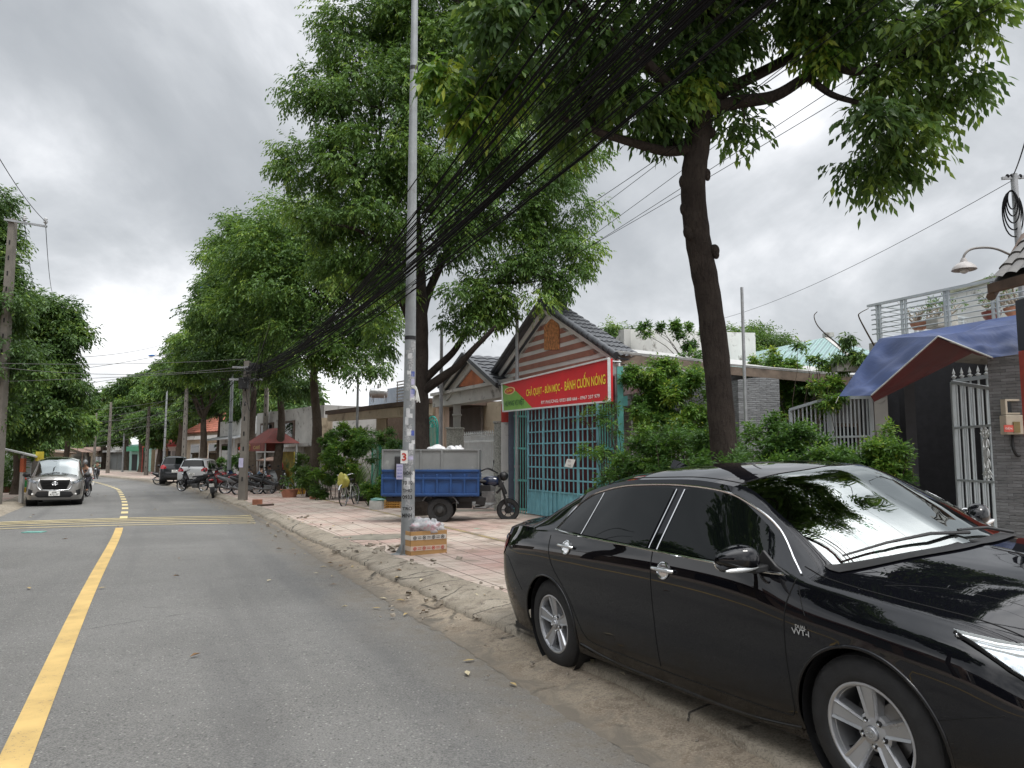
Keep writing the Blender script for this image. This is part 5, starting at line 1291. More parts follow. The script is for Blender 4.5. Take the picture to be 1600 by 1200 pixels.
b = MB(); a, c = CP(556, 690, 4.1), CP(575, 690, 4.1); b.slab([(a.x, a.y, 0), (c.x, c.y, 0), (c.x, c.y, 2.1), (a.x, a.y, 2.1)], .06); b.build('door', WOODD, root)
b = MB(); b.wall(CP(575, 690, 4.3)[:2], CP(665, 690, 4.3)[:2], 2.5, P(620, 585, 33).z, .1); b.build('upper_wall', m_louvre('pale blue ribbed sheet', (.40, .46, .56), (.50, .55, .64), .2, True), None, 'pale blue ribbed metal wall rising behind the brown carport roof', 'wall')
t = thing('water_tank', 'small steel water tank lying on the brown carport roof', 'water tank', CP(592, 622, 1.5))
b = MB(); c0 = CP(592, 614, 1.5); M = MX(c0, (0, math.pi/2, 0)); b.lathe([(0, -.42), (.20, -.40), (.235, -.32), (.235, .32), (.20, .40), (0, .42)], 20, M); b.tube([c0+Vector((0, 0, .2)), c0+Vector((0, 0, .42))], [.09, .07], 10); b.build('drum', mat('brushed steel', (.50, .50, .50), .35, .7), t, smooth=40)
b = MB(); 
for s in (-.3, .3):
    for w in (-.18, .18): b.beam(c0+Vector((s, w, -.12)), c0+Vector((s, w*1.4, -.42)), .03)
b.build('stand', STEEL, t)
b = MB()
q0 = CP(621, 600, 2.0); q1 = CP(633, 600, 2.0); zb3 = CP(627, 625, 2).z; zt3 = CP(627, 596, 2).z; 
for i in range(7): z = zb3+(zt3-zb3)*i/6; b.beam((q0.x, q0.y, z), (q1.x, q1.y, z), .12, .03)
for q in (q0, q1): b.beam((q.x, q.y, zb3-.2), (q.x, q.y, zt3), .04)
b.build('vent_louvre', GREYW, None, 'small white slatted vent on the carport roof right of the water tank', 'vent')

# --- fence, stone pillars and planting between eatery and right gate
FL = ((2.35, 15.5), (5.6, 15.9)); FP = lambda px, py, s=0: PL(px, py, *shift(*FL, s))
for x0, x1, py, lb, d in ((963, 999, 634, 'narrow brown stone clad pillar beside the eatery, half hidden by leaves', .5), (1156, 1221, 590, 'broad grey stone clad pillar with curved top right of the near tree trunk', .45)):
    a, c = FP(x0, 700), FP(x1, 700); zt = FP((x0+x1)/2, py).z; b = MB(); w = (c-a).length; ex = (c-a).normalized()
    n = 8; V = []
    prof_ = [(0, -.2), (w, -.2)]+[(w*(1-i/n), zt-.10+.10*math.sin(math.pi*(.25+.6*i/n))) for i in range(n+1)]
    b.slab([Vector((a.x, a.y, 0))+ex*s+Vector((0, 0, z)) for s, z in prof_], d); b.build('pillar', STONE if x0 > 1000 else STONEB, None, lb, 'pillar')
def picket(name, label, a, c, z0, z1, n, m, cat='fence', spear=True, r=.012, w=.028):
    root = thing(name, label, cat, (Vector(a)+Vector(c))/2); a = Vector(a); c = Vector(c); b = MB()
    for i in range(n):
        q = a.lerp(c, i/(n-1)); b.beam((q.x, q.y, z0), (q.x, q.y, z1), w, w*.7)
        if spear: b.lathe([(.014, 0), (.03, .03), (.008, .05), (.028, .09), (0, .17)], 6, Matrix.Translation((q.x, q.y, z1)))
    b.build('picket', m, root); b = MB()
    for z in (z0+.12, (z0+z1)/2, z1-.12): b.beam((a.x, a.y, z), (c.x, c.y, z), .035, .05)
    b.build('rail', m, root); return root
a, c = FP(988, 700), FP(1100, 700); picket('picket_fence', 'white spiked metal fence behind the hedge left of the near tree', (a.x, a.y, .1), (c.x, c.y, .1), .1, FP(1000, 668).z, 16, WPAINT)
a, c = FP(1102, 700), FP(1158, 700); b = MB(); b.slab([(a.x, a.y, -.1), (c.x, c.y, -.1), (c.x, c.y, 1.3), (a.x, a.y, 1.3)], .15); b.build('wall', GREYW, None, 'low grey wall behind the near tree trunk', 'wall')
# shed roof with corrugated edge, white parapet block
SR = lambda px, py: P(px, py, 17.5 if px < 1130 else 18.5)
root = thing('low_house', 'low house with a long thin metal shed roof behind the hedge and near tree', 'house', (4.2, 20, gz(4.2, 20)))
b = MB(); e0, e1 = P(962, 548, 16.6), P(1140, 566, 17.0); b.slab([e0, e1, P(1140, 562, 20.5), P(962, 543, 20.5)], .05); e2, e3 = P(1136, 568, 17.6), P(1362, 588, 17.2); b.slab([e2, e3, P(1362, 580, 21), P(1136, 561, 21)], .05)
b.build('shed_roof', mat('grey roof sheet', (.38, .38, .37), .6, var=.15), root)
b = MB(); b.slab([e0-Vector((0, 0, .06)), e1-Vector((0, 0, .06)), e1-Vector((0, 0, .28)), e0-Vector((0, 0, .28))], .05); b.slab([e2-Vector((0, 0, .06)), e3-Vector((0, 0, .06)), e3-Vector((0, 0, .26)), e2-Vector((0, 0, .26))], .05); b.build('fascia', mat('brown fascia', (.17, .13, .10), .8, var=.4, scale=3), root)
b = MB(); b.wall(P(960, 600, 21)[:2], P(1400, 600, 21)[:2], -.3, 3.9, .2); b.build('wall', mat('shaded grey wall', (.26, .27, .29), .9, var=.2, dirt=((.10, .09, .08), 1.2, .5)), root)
for i, px in enumerate((985, 1050, 1200, 1290)):
    b = MB(); q = P(px, 600, 20.85); w = .9; b.slab([(q.x, q.y, 1.0), (q.x+w, q.y, 1.0), (q.x+w, q.y, 2.5), (q.x, q.y, 2.5)], .05); f = b.build('window', WOODD, root); b = MB(); b.slab([(q.x+.08, q.y-.02, 1.1), (q.x+w-.08, q.y-.02, 1.1), (q.x+w-.08, q.y-.02, 2.4), (q.x+.08, q.y-.02, 2.4)], .015); b.build('pane', SIDEG, f)
b = MB(); b.beam(P(966, 572, 17), P(1080, 612, 17), .06, .08); b.beam(P(966, 600, 17), P(1050, 605, 17), .05, .05); b.build('brace', STEEL, root)
b = MB(); c = [P(975, 514, 22), P(1096, 514, 24), P(1180, 520, 25)]; z0 = 2.5
b.slab([c[0], c[2], (c[2].x, c[2].y, z0), (c[0].x, c[0].y, z0)], .25); q = P(990, 514, 26); b.slab([c[0]+Vector((.0, 0, 0)), (c[0].x-.02, c[0].y+3, c[0].z), (c[0].x-.02, c[0].y+3, z0), (c[0].x, c[0].y, z0)], .2)
b.build('parapet_block', WHITEW, None, 'plain white weathered block wall rising above the shed roof, plants spilling over its top', 'building')
root = thing('teal_roof_house', 'house with a pale teal metal hip roof behind the gate planting', 'house', (7.5, 25, gz(7.5, 25)))
b = MB(); E0, E1, RG, E2 = P(1130, 572, 24), P(1366, 588, 20.5), P(1290, 527, 27), P(1440, 580, 25)
b.slab([E0, E1, RG, P(1150, 556, 29)], .06); b.slab([E1, E2, P(1400, 560, 29), RG], .06); b.build('roof', m_louvre('pale teal roof sheet', (.20, .32, .31), (.26, .38, .37), .25, True), root)
b = MB(); b.beam(RG, E1, .12, .05); b.box(RG+Vector((.1, 0, .08)), (.3, .3, .16)); b.build('ridge_cap', GREYW, root)
b = MB(); b.wall(E0[:2], E1[:2], -.3, E1.z-.02, .2); b.build('wall', GREYW, root)

# --- property with the grey gates, blue tarp and terrace
GL = ((6.2, 16.7), (8.2, 12.5)); GP = lambda px, py, s=0: PL(px, py, *shift(*GL, s))
def barred_leaf(name, label, Pn, L, Rr, top, bot, n, m, mids=(), orn=False, arch=None):
    a, c = PL(L, 700, *Pn), PL(Rr, 700, *Pn); root = thing(name, label, 'gate', (a+c)/2-Vector((0, 0, 1.6)))
    b = MB(); zb_ = bot
    tz = lambda t: top[0]+(top[1]-top[0])*t+(arch or 0)*math.sin(math.pi*t*.5 if top[0] < top[1] else math.pi*(.5+.5*t))
    P3 = lambda t, z: Vector((a.x+(c.x-a.x)*t, a.y+(c.y-a.y)*t, z))
    for t in (0, 1): b.beam(P3(t, zb_), P3(t, tz(t)), .07, .05)
    pts = [P3(t, tz(t)) for t in np.linspace(0, 1, 9)]
    for p, q in zip(pts, pts[1:]): b.beam(p, q, .06, .06)
    b.beam(P3(0, zb_+.04), P3(1, zb_+.04), .05, .06)
    for z in mids: b.beam(P3(0, z), P3(1, z), .04, .04)
    b.build('frame', m, root); b = MB()
    for i in range(1, n):
        t = i/n
        if orn and .45 < t < .97:
            b.beam(P3(t, zb_), P3(t, mids[0]), .026, .02); b.beam(P3(t, mids[1]), P3(t, tz(t)), .026, .02)
        else: b.beam(P3(t, zb_), P3(t, tz(t)), .026, .02)
    b.build('bar', m, root)
    if orn:
        b = MB(); z0, z1 = mids; tc = .72; hw = .17
        for s in (-1, 1):
            for k in range(5):
                zc = z0+(z1-z0)*(.14+.18*k); b.tube([P3(tc, zc)+Vector((0, 0, .0))+(P3(1, 0)-P3(0, 0)).normalized()*s*(.04+.05*math.sin(q))+Vector((0, 0, .075*math.cos(q))) for q in np.linspace(-.3, 4.6, 12)], .014, 6)
            for zc, dz in ((z0+.06, 1), (z1-.06, -1)):
                b.tube([P3(tc, zc+dz*.12), P3(tc, zc)+(P3(1, 0)-P3(0, 0)).normalized()*s*.15], [.022, .006], 6); b.tube([P3(tc, zc+dz*.18), P3(tc, zc+dz*.06)+(P3(1, 0)-P3(0, 0)).normalized()*s*.17], [.018, .006], 6)
        b.tube([P3(tc, z0), P3(tc, z1)], .022, 8); b.ell(P3(tc, (z0+z1)/2), (.05, .05, .12), 10, 8)
        b.build('scroll_ornament', WPAINT, root, smooth=60)
    return root
barred_leaf('gate_leaf', 'grey folding gate section rising in an arch, nearest the broad stone pillar', GL, 1237, 1297, (GP(1240, 640).z, GP(1297, 623).z-.04), .15, 9, GPAINT, (GP(1297, 682).z,), arch=.04)
barred_leaf('gate_leaf', 'grey folding gate section with the free upright edge at the dark opening', GL, 1302, 1364, (GP(1302, 622).z-.02, GP(1364, 619).z-.02), .15, 10, GPAINT, (GP(1340, 682).z,), arch=.02)
RL = ((8.36, 14.0), (8.24, 12.6))
barred_leaf('gate_leaf', 'tall grey gate leaf with a cast scroll ornament standing open beside the stone clad pillar', RL, 1494, 1561, (PL(1494, 596, *RL).z, PL(1561, 607, *RL).z), .22, 10, GPAINT, (PL(1530, 752, *RL).z, PL(1530, 666, *RL).z), orn=True)
SL = ((8.55, 14.6), (9.0, 13.6)); root = thing('gate_leaf', 'spear topped grey gate leaf seen behind the open scroll gate', 'gate', (8.7, 14.1, .2))
b = MB(); a, c = PL(1491, 600, *SL), PL(1556, 600, *SL); zt = PL(1510, 594, *SL).z
for i in range(6):
    q = a.lerp(c, i/5); b.beam((q.x, q.y, .2), (q.x, q.y, zt), .03, .03)
b.beam((a.x, a.y, zt), (c.x, c.y, zt+.04), .05, .07); b.build('frame', GPAINT, root); b = MB()
for i in range(6):
    q = a.lerp(c, i/5); b.lathe([(.016, 0), (.022, .05), (.05, .09), (.014, .12), (.03, .15), (0, .26)], 8, Matrix.Translation((q.x, q.y, zt)))
b.build('spear', WPAINT, root, smooth=30)
# right pillar with meter box
RP = (GP(1551, 700, -.15), GP(1640, 700, -.15))
b = MB(); a, c = P(1551, 700, 12.2), P(1650, 700, 11.6); zt = P(1560, 532, 12.2).z; b.slab([(a.x, a.y, -.2), (c.x, c.y, -.2), (c.x, c.y, zt+.02), (a.x, a.y, zt)], .5)
b.build('pillar', m_stone('wide ledge stone', ((.14, .145, .15), (.27, .28, .29), (.20, .205, .21)), .26, .05), None, 'large grey ledge stone pillar at the right edge carrying the electric meter', 'pillar')
root = thing('electric_meter', 'cream electric meter box with a red label on the right stone pillar', 'meter box', P(1581, 680, 12.0)); mm = mat('cream plastic box', (.50, .44, .35), .6, var=.1, scale=4)
def mb(px0, px1, py0, py1, Y, d): a = P(px0, py1, Y); c = P(px1, py0, Y); return ((a+c)/2, (c.x-a.x, d, c.z-a.z))
b = MB(); q, s = mb(1568, 1595, 649, 679, 11.95, .16); b.box(q, s); b.build('lower_box', mm, root, bevel=.012)
b = MB(); q, s = mb(1568, 1593, 624, 648, 11.97, .12)
w = .03
for dx, dz, sx, sz in ((0, s[2]/2-w/2, s[0], w), (0, -s[2]/2+w/2, s[0], w), (-s[0]/2+w/2, 0, w, s[2]-2*w), (s[0]/2-w/2, 0, w, s[2]-2*w)): b.box(q+Vector((dx, 0, dz)), (sx, s[1], sz))
b.build('upper_frame', mm, root); b = MB(); b.box(q+Vector((0, .04, 0)), (s[0]-.05, .04, s[2]-.05)); b.build('window', SIDEG, root)
b = MB(); q, s = mb(1569, 1583, 664, 675, 11.85, .01); b.box(q, s); b.build('label', mat('red warning label', (.60, .10, .07), .5), root)
b = MB(); q, s = mb(1584, 1593, 659, 676, 11.86, .02); b.box(q, s); b.build('meter_glass', mat('amber meter glass', (.22, .16, .06), .2), root)
b = MB(); text_mesh(b, 'ĐIỆN', P(1576, 669.5, 11.84), (1, 0, 0), (0, 0, 1), .05, .11); b.build('lettering', WHT, root)
b = MB(); b.tube(smooth_pts([P(1582, 680, 12), P(1583, 700, 11.95), P(1590, 712, 11.95), P(1600, 706, 11.95), P(1603, 690, 11.95), P(1598, 682, 11.95)], 6), .022, 8); b.build('cable', PLASTIC, root, smooth=60)
# neighbour wall and tiled corner roof at the edge
b = MB(); b.m = 0; a = P(1588, 500, 11.0); c = P(1700, 500, 9.6); z1 = P(1590, 548, 11).z; zt = P(1590, 470, 11).z
b.slab([(a.x, a.y, z1), (c.x, c.y, z1), (c.x, c.y, zt), (a.x, a.y, zt)], .4); b.m = 1; b.slab([(a.x, a.y, .1), (c.x, c.y, .1), (c.x, c.y, z1-.01), (a.x, a.y, z1-.01)], .38)
b.build('wall', [mat('black blue paint', (.016, .018, .028), .5), mat('dull red paint', (.30, .045, .03), .7, var=.2)], None, 'dark upper and red lower wall corner at the right picture edge', 'wall')
root = thing('tiled_canopy', 'dark tiled canopy corner poking in at the right edge above the lamp', 'roof', P(1600, 455, 9.6)); b = MB()
e0, e1 = P(1547, 441, 9.9), P(1690, 400, 8.6); r0, r1 = P(1602, 372, 11.2), P(1720, 300, 10.4)
tile_roof(b, e0, e1, r0, r1, 6, 4, .04); b.build('tiles', mat('brown grey slab tile', (.10, .095, .09), .6, var=.3, scale=3), root, smooth=40)
b = MB(); b.beam(e0-Vector((0, 0, .09)), e1-Vector((0, 0, .09)), .1, .12); b.tube([e0+Vector((0, 0, -.2)), r0+Vector((0, 0, .03))], .06, 8); b.build('edge_beam', WOODD, root)
# swan neck lamp
root = thing('swan_neck_lamp', 'grey swan neck lamp with a conical shade sticking out over the driveway', 'lamp', P(1560, 400, 11.0)); Y = 11.0
b = MB(); b.tube(smooth_pts([P(1505, 406, Y), P(1507, 398, Y), P(1514, 391, Y), P(1526, 387.5, Y), P(1545, 387, Y), P(1560, 390, Y), P(1574, 396, Y), P(1600, 408, Y)], 5), .018, 8); b.build('arm', mat('weathered grey metal', (.20, .19, .18), .6, var=.2), root, smooth=60)
c = P(1506, 412, Y); b = MB(); b.lathe([(.03, .085), (.045, .05), (.055, .02), (.10, .0), (.155, -.055), (.172, -.095), (.165, -.10), (.10, -.03), (.03, 0)], 28, Matrix.Translation(c), cap=False); b.build('shade', mat('dull grey enamel', (.36, .34, .33), .5, var=.1), root, smooth=40)
b = MB(); b.ell(c+Vector((0, 0, -.10)), (.06, .06, .055)); b.build('bulb', mat('frosted glass bulb', (.55, .56, .56), .25), root, smooth=70)
# terrace: slab, railing, back wall, bonsai
TR = ((7.66, 16.0), (9.0, 13.15)); TP = lambda px, py, s=0: PL(px, py, *shift(*TR, s))
ztop = 4.82; zfl = 4.05
root = thing('terrace_house', 'house with the tarpaulin covered driveway and an upper terrace, dark inside', 'house', (9, 17, gz(9, 17)))
b = MB(); a = TP(1356, 500, .12); c = TP(1660, 500, .12); b.slab([(a.x, a.y, zfl-.02), (c.x, c.y, zfl-.02), (c.x, c.y, zfl-.28), (a.x, a.y, zfl-.28)], 5.0); b.build('terrace_slab', GREYW, root)
b = MB(); q0, q1 = TP(1358, 650, .5), TP(1370, 650, .5); b.box((q0.x+.2, q0.y, 1.9), (.3, .3, 3.9)); b.build('column', GREYW, root)
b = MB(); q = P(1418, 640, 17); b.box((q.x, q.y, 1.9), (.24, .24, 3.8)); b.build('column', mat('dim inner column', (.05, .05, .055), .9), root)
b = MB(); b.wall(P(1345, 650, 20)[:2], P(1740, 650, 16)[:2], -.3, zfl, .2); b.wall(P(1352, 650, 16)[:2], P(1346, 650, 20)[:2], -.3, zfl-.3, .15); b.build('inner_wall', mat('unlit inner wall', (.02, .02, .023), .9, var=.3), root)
b = MB(); a, c = P(1480, 455, 19.2), P(1680, 430, 15.5); b.wall(a[:2], c[:2], zfl, P(1480, 461, 19.2).z, .2); b.build('upper_wall', WHITEW, root); b = MB(); b.wall((a.x-.05, a.y-.08), (c.x-.05, c.y-.08), P(1480, 461, 19.2).z+.003, P(1480, 455, 19.2).z+.02, .32); b.build('coping', mat('mossy coping', (.32, .33, .24), .9, var=.3, scale=3), root)
root = thing('terrace_railing', 'grey metal terrace railing above the blue tarpaulin', 'railing', (8.4, 14.6, zfl)); b = MB()
A0, A1 = TP(1357, 500), TP(1680, 500); b.beam((A0.x, A0.y, ztop), (A1.x, A1.y, ztop), .07, .05)
for k in range(6): z = zfl+.10+(ztop-zfl-.10)*(k+.4)/6.4; q = A0.lerp(A1, .02); b.tube([(q.x, q.y, z), (A1.x, A1.y, z)], .015, 6)
bk = Vector((3.0, 1.4, 0)); b.beam((A0.x+.1, A0.y-.1, ztop), (A0.x+bk.x, A0.y+bk.y, ztop), .06, .04)
for k in range(6): z = zfl+.10+(ztop-zfl-.10)*(k+.4)/6.4; b.tube([(A0.x+.1, A0.y-.1, z), (A0.x+bk.x, A0.y+bk.y, z)], .014, 6)
b.build('rail', GPAINT, root)
for px in (1371, 1375.5, 1410, 1416, 1478, 1484, 1553, 1561, 1640):
    b = MB(); q = TP(px, 500); b.beam((q.x, q.y, zfl-.02), (q.x, q.y, ztop), .045, .045); b.build('post', GPAINT, root)
for t in (.45, .5, .95): b = MB(); q = A0+bk*t; b.beam((q.x, q.y, zfl-.02), (q.x, q.y, ztop), .04, .04); b.build('post', GPAINT, root)
def bonsai(label, px, py, Y, w, pm, sq=False, seed=1, n=60, h=.55):
    c = P(px, py, Y); rt = thing('bonsai', label, 'potted plant', c, 'bonsai on the terrace'); rr = random.Random(seed); b = MB()
    if sq: b.box(c+Vector((0, 0, .11)), (w, w, .22))
    else: b.lathe([(w*.30, 0), (w*.42, .05), (w*.5, .13), (w*.52, .16), (w*.46, .16), (w*.4, .12), (0, .12)], 20, Matrix.Translation(c))
    b.build('pot', pm, rt, smooth=40, bevel=.01 if sq else 0); b = MB(); ends = []
    for k in range(9):
        a = rr.uniform(0, 6.28); e = c+Vector((math.cos(a)*rr.uniform(.15, .5), math.sin(a)*rr.uniform(.1, .4), rr.uniform(.25, h))); p = wav(c+Vector((0, 0, .12)), e, 5, .16, rr); b.tube(p, [.035, .028, .02, .014, .010, .006], 6); ends.append(e)
        for _ in range(2): e2 = p[3]+Vector((rr.uniform(-.25, .25), rr.uniform(-.2, .2), rr.uniform(.05, .3))); b.tube(wav(p[3], e2, 4, .12, rr), [.012, .01, .008, .006, .004], 5); ends.append(e2)
    b.build('trunk', mat('pale bonsai bark', (.30, .26, .21), .9, var=.3), rt, smooth=60)
    rs = np.random.default_rng(seed); E_ = np.array([tuple(e) for e in ends]); i = rs.integers(0, len(E_), n); leaves_mesh('foliage', LEAFB, rt, E_[i]+rs.normal(0, .05, (n, 3)), rs.normal(0, 1, (n, 3)), rs, K=5, L=.06, Wd=.025, droop=.1, rach=.08, hang=.1)
bonsai('bare bonsai in a terracotta bowl, leftmost on the terrace', 1437, 515, 15.4, .36, mat('terracotta', (.42, .20, .13), .8, var=.2), seed=3, n=14)
bonsai('leafy bonsai in a square grey tub, second on the terrace', 1472, 512, 15.0, .42, mat('cement tub', (.42, .41, .38), .85, var=.2), True, 5, 90)
bonsai('bonsai in a dark red pot near the right end of the terrace', 1550, 500, 14.2, .34, mat('dark red glaze', (.20, .05, .04), .4), False, 8, 40)
bonsai('sparse bonsai at the far right of the terrace, cut by the canopy', 1585, 494, 14.0, .34, mat('terracotta', (0, 0, 0)), False, 12, 60, .75)
# tarpaulin
def tarp(b, quad, nu=22, nv=14, fold=.05, sag=.12, seed=0, dirv=(0, 0, 1)):
    rr = random.Random(seed); A, B, C, D = [Vector(q) for q in quad]; ph = [rr.uniform(0, 6) for _ in range(6)]
    def f(u, v):
        q = A.lerp(B, u).lerp(D.lerp(C, u), v); w = math.sin(math.pi*u)*math.sin(math.pi*v); e = min(1, 5*min(u, 1-u))*min(1, 5*min(v, 1-v))
        k = fold*(math.sin(11*u+4*v+ph[0])+.8*math.sin(3*u-13*v+ph[1])+.35*math.sin(5*u+19*v+ph[2])+.18*math.sin(21*u+17*v+ph[3]))*e
        return q+Vector((0, 0, -sag*w+k))+Vector(dirv)*0
    b.grid(f, nu*2, nv*2)
BT = mat('blue tarpaulin', (.026, .048, .135), .5, var=.18, scale=1.5, bump=.7, bscale=7, spec=.3, stretch=(3.0, .5, .6)); RT = mat('dark red tarpaulin', (.12, .018, .02), .6, var=.15, scale=2, bump=.2, bscale=12)
root = thing('tarpaulin', 'blue tarpaulin with a dark red underside stretched over the driveway', 'tarpaulin', P(1440, 640, 13))
tl_, tr2 = P(1374, 529, 15.0), P(1588, 492, 12.9); llow, lm_ = P(1311, 619, 14.6), P(1361, 618, 13.2); apx = P(1466, 525, 12.2); rf = P(1592, 505, 11.6); rlow = P(1551, 559, 11.3)
b = MB(); tarp(b, [tl_, apx, lm_, llow], fold=.04, sag=.14, seed=2); tarp(b, [tl_, tr2, rf, apx], fold=.045, sag=.12, seed=5); tarp(b, [apx, rf, P(1600, 552, 11.0), rlow], fold=.022, sag=.04, seed=9)
b.build('blue_sheet', BT, root, smooth=60)
b = MB(); tarp(b, [apx+Vector((0, .02, -.02)), lm_+Vector((0, .02, -.01)), P(1366, 628, 13.3), P(1519, 552, 13.6)], fold=.012, sag=.05, seed=4); tarp(b, [apx+Vector((0, .03, -.02)), P(1519, 552, 13.6), P(1560, 560, 12.9), rlow+Vector((0, .02, -.01))], fold=.01, sag=.03, seed=6)
b.build('red_sheet', RT, root, smooth=60)
b = MB(); b.tube([apx, lm_], .012, 6); b.tube([apx, rlow], .012, 6); b.tube([llow, P(1306, 630, 14.6)], .006, 5); b.build('hem_rope', mat('pale rope', (.5, .5, .48), .8), root)
# ------------------------------------------------------------ shrubs round the gates and along the pavement
def sb(px, py, Y, rx, ry, rd=None): return pb(px, py, Y, rx, ry, rd)
shrub('flowering_shrub', 'yellow green shrub climbing over the white fence left of the near tree trunk', [sb(1040, 590, 15.2, 45, 34), sb(1075, 620, 15.0, 45, 45), sb(1030, 640, 14.8, 48, 30), sb(1090, 660, 14.6, 40, 35), sb(1005, 580, 15.2, 26, 12), sb(1065, 575, 15.4, 36, 14), sb(1020, 610, 14.9, 30, 26), sb(990, 600, 15, 22, 16)], 4800, 51, LEAFY, L=.085, Wd=.035, hang=.3, stems=(3.3, 15.2, .1))
shrub('hedge', 'dark clipped hedge with low branches under the near tree, behind the sedan roof', [sb(1000, 720, 12.4, 45, 34), sb(1060, 715, 12.0, 55, 40), sb(1120, 712, 11.5, 60, 42), sb(1180, 700, 11.6, 60, 45), sb(1090, 745, 11.3, 80, 30), sb(1200, 745, 11.3, 80, 35), sb(1000, 760, 12.2, 50, 40), sb(960, 755, 12.6, 36, 36), sb(1150, 688, 10.4, 42, 24), sb(1030, 690, 12.2, 46, 26), sb(1110, 728, 8.5, 60, 26), sb(1165, 722, 8.5, 46, 24), sb(1065, 738, 8.7, 40, 22), sb(1000, 800, 12.2, 55, 36), sb(1090, 810, 11.3, 80, 45), sb(1180, 810, 11.3, 80, 45), sb(1110, 790, 8.5, 60, 40)], 10500, 52, LEAFB, L=.065, Wd=.03, cat='hedge')
shrub('hedge', 'bushy green hedge in front of the grey folding gate', [sb(1235, 698, 11.6, 50, 36), sb(1280, 714, 11.2, 55, 32), sb(1330, 728, 11.0, 55, 28), sb(1270, 745, 10.8, 80, 28), sb(1345, 748, 10.8, 60, 26), sb(1210, 668, 12, 32, 20), sb(1250, 810, 10.9, 80, 45), sb(1340, 810, 10.8, 70, 45)], 6400, 53, LEAFB, L=.065, Wd=.03, cat='hedge')
shrub('hedge', 'outstretched leafy hedge tip reaching across the dark driveway', [sb(1385, 712, 10.6, 36, 22), sb(1410, 728, 10.5, 26, 16), sb(1375, 740, 10.7, 45, 20), sb(1378, 680, 11.0, 16, 12)], 1500, 54, LEAFY, L=.065, Wd=.03, cat='hedge')
shrub('garden_shrub', 'bright yellow green shrub behind the grey gate, under the teal roof', [sb(1210, 575, 18.2, 36, 22), sb(1240, 600, 18.2, 50, 28), sb(1270, 622, 18, 50, 24), sb(1200, 560, 18.4, 22, 14), sb(1245, 640, 18.0, 40, 24), sb(1290, 600, 17.6, 30, 24)], 3200, 55, LEAFY, L=.10, Wd=.04, hang=.3, stems=(6.2, 17.2, .1))
shrub('garden_shrub', 'loose light green shrub just left of the blue tarpaulin edge', [sb(1290, 615, 15.6, 40, 22), sb(1285, 565, 16.2, 16, 18), sb(1255, 540, 17, 12, 10)], 500, 56, LEAFY, L=.10, Wd=.04, hang=.3, stems=(6.6, 16.4, .1))
shrub('climbing_plant', 'thin flowering branches hanging over the right half of the blue grille', [sb(945, 640, 14.6, 22, 14), sb(925, 655, 14.8, 22, 16), sb(940, 700, 14.4, 30, 26), sb(960, 720, 14.2, 26, 34), sb(955, 665, 14.5, 16, 18)], 420, 57, LEAFB, L=.07, Wd=.03, stems=(2.3, 14.6, .1))
rt = shrub('potted_plant', 'plant with hanging leaves in a grey trough high on the wall beside the tarpaulin', [sb(1325, 556, 15.8, 22, 12), sb(1340, 565, 15.6, 18, 12), sb(1320, 535, 15.8, 8, 14)], 420, 58, LEAFD, L=.13, Wd=.035, hang=1.0, cat='potted plant', stems=P(1322, 580, 15.8))
b = MB(); b.box(P(1322, 572, 15.8), (.50, .3, .26)); b.build('trough', GREYW, rt, bevel=.01)
for i, (lb, pts) in enumerate((('long bare curved branch rising left of the tarpaulin', [(1318, 547, 15.8), (1306, 535, 15.9), (1290, 522, 15.9), (1277, 508, 15.9), (1272, 494, 15.9), (1277, 487, 15.9)]), ('thin bent bare branch leaning beside the terrace railing', [(1366, 540, 15.2), (1352, 515, 15.2), (1342, 495, 15.2), (1344, 489, 15.2), (1357, 482, 15.2)]))):
    b = MB(); p = smooth_pts([P(*q) for q in pts], 6); b.tube(p, [.018*(1-k/len(p)*.6) for k in range(len(p))], 6); b.build('branch', BARK, None, lb, 'branch', smooth=60)
shrub('vine', 'dark vine spilling over the top of the white parapet block', [sb(1010, 518, 21.6, 18, 8), sb(1050, 516, 21.8, 30, 9), sb(1080, 530, 21.8, 24, 14), sb(1085, 560, 17.2, 16, 12)], 700, 59, LEAFB, L=.1, Wd=.045, stems=P(1080, 570, 21.6))
row_tree('round green tree behind the white parapet block, right of the near trunk', 1120, 31, .16, 560, [pb(1150, 535, 31, 44, 28), pb(1200, 530, 31, 34, 26), pb(1110, 545, 30.5, 34, 24), pb(1160, 555, 30.5, 50, 18), pb(1130, 520, 31, 26, 18)], 3600, 61, LEAF, L=.16, W=.06, group=None, fork_py=600, cl=.5)
row_tree('small tree showing between the striped gable and the white parapet block', 962, 30, .14, 560, [pb(962, 528, 30, 18, 16), pb(975, 520, 30, 14, 10), pb(950, 520, 30, 14, 12)], 900, 62, LEAF, L=.16, W=.06, group=None, fork_py=570, cl=.45)
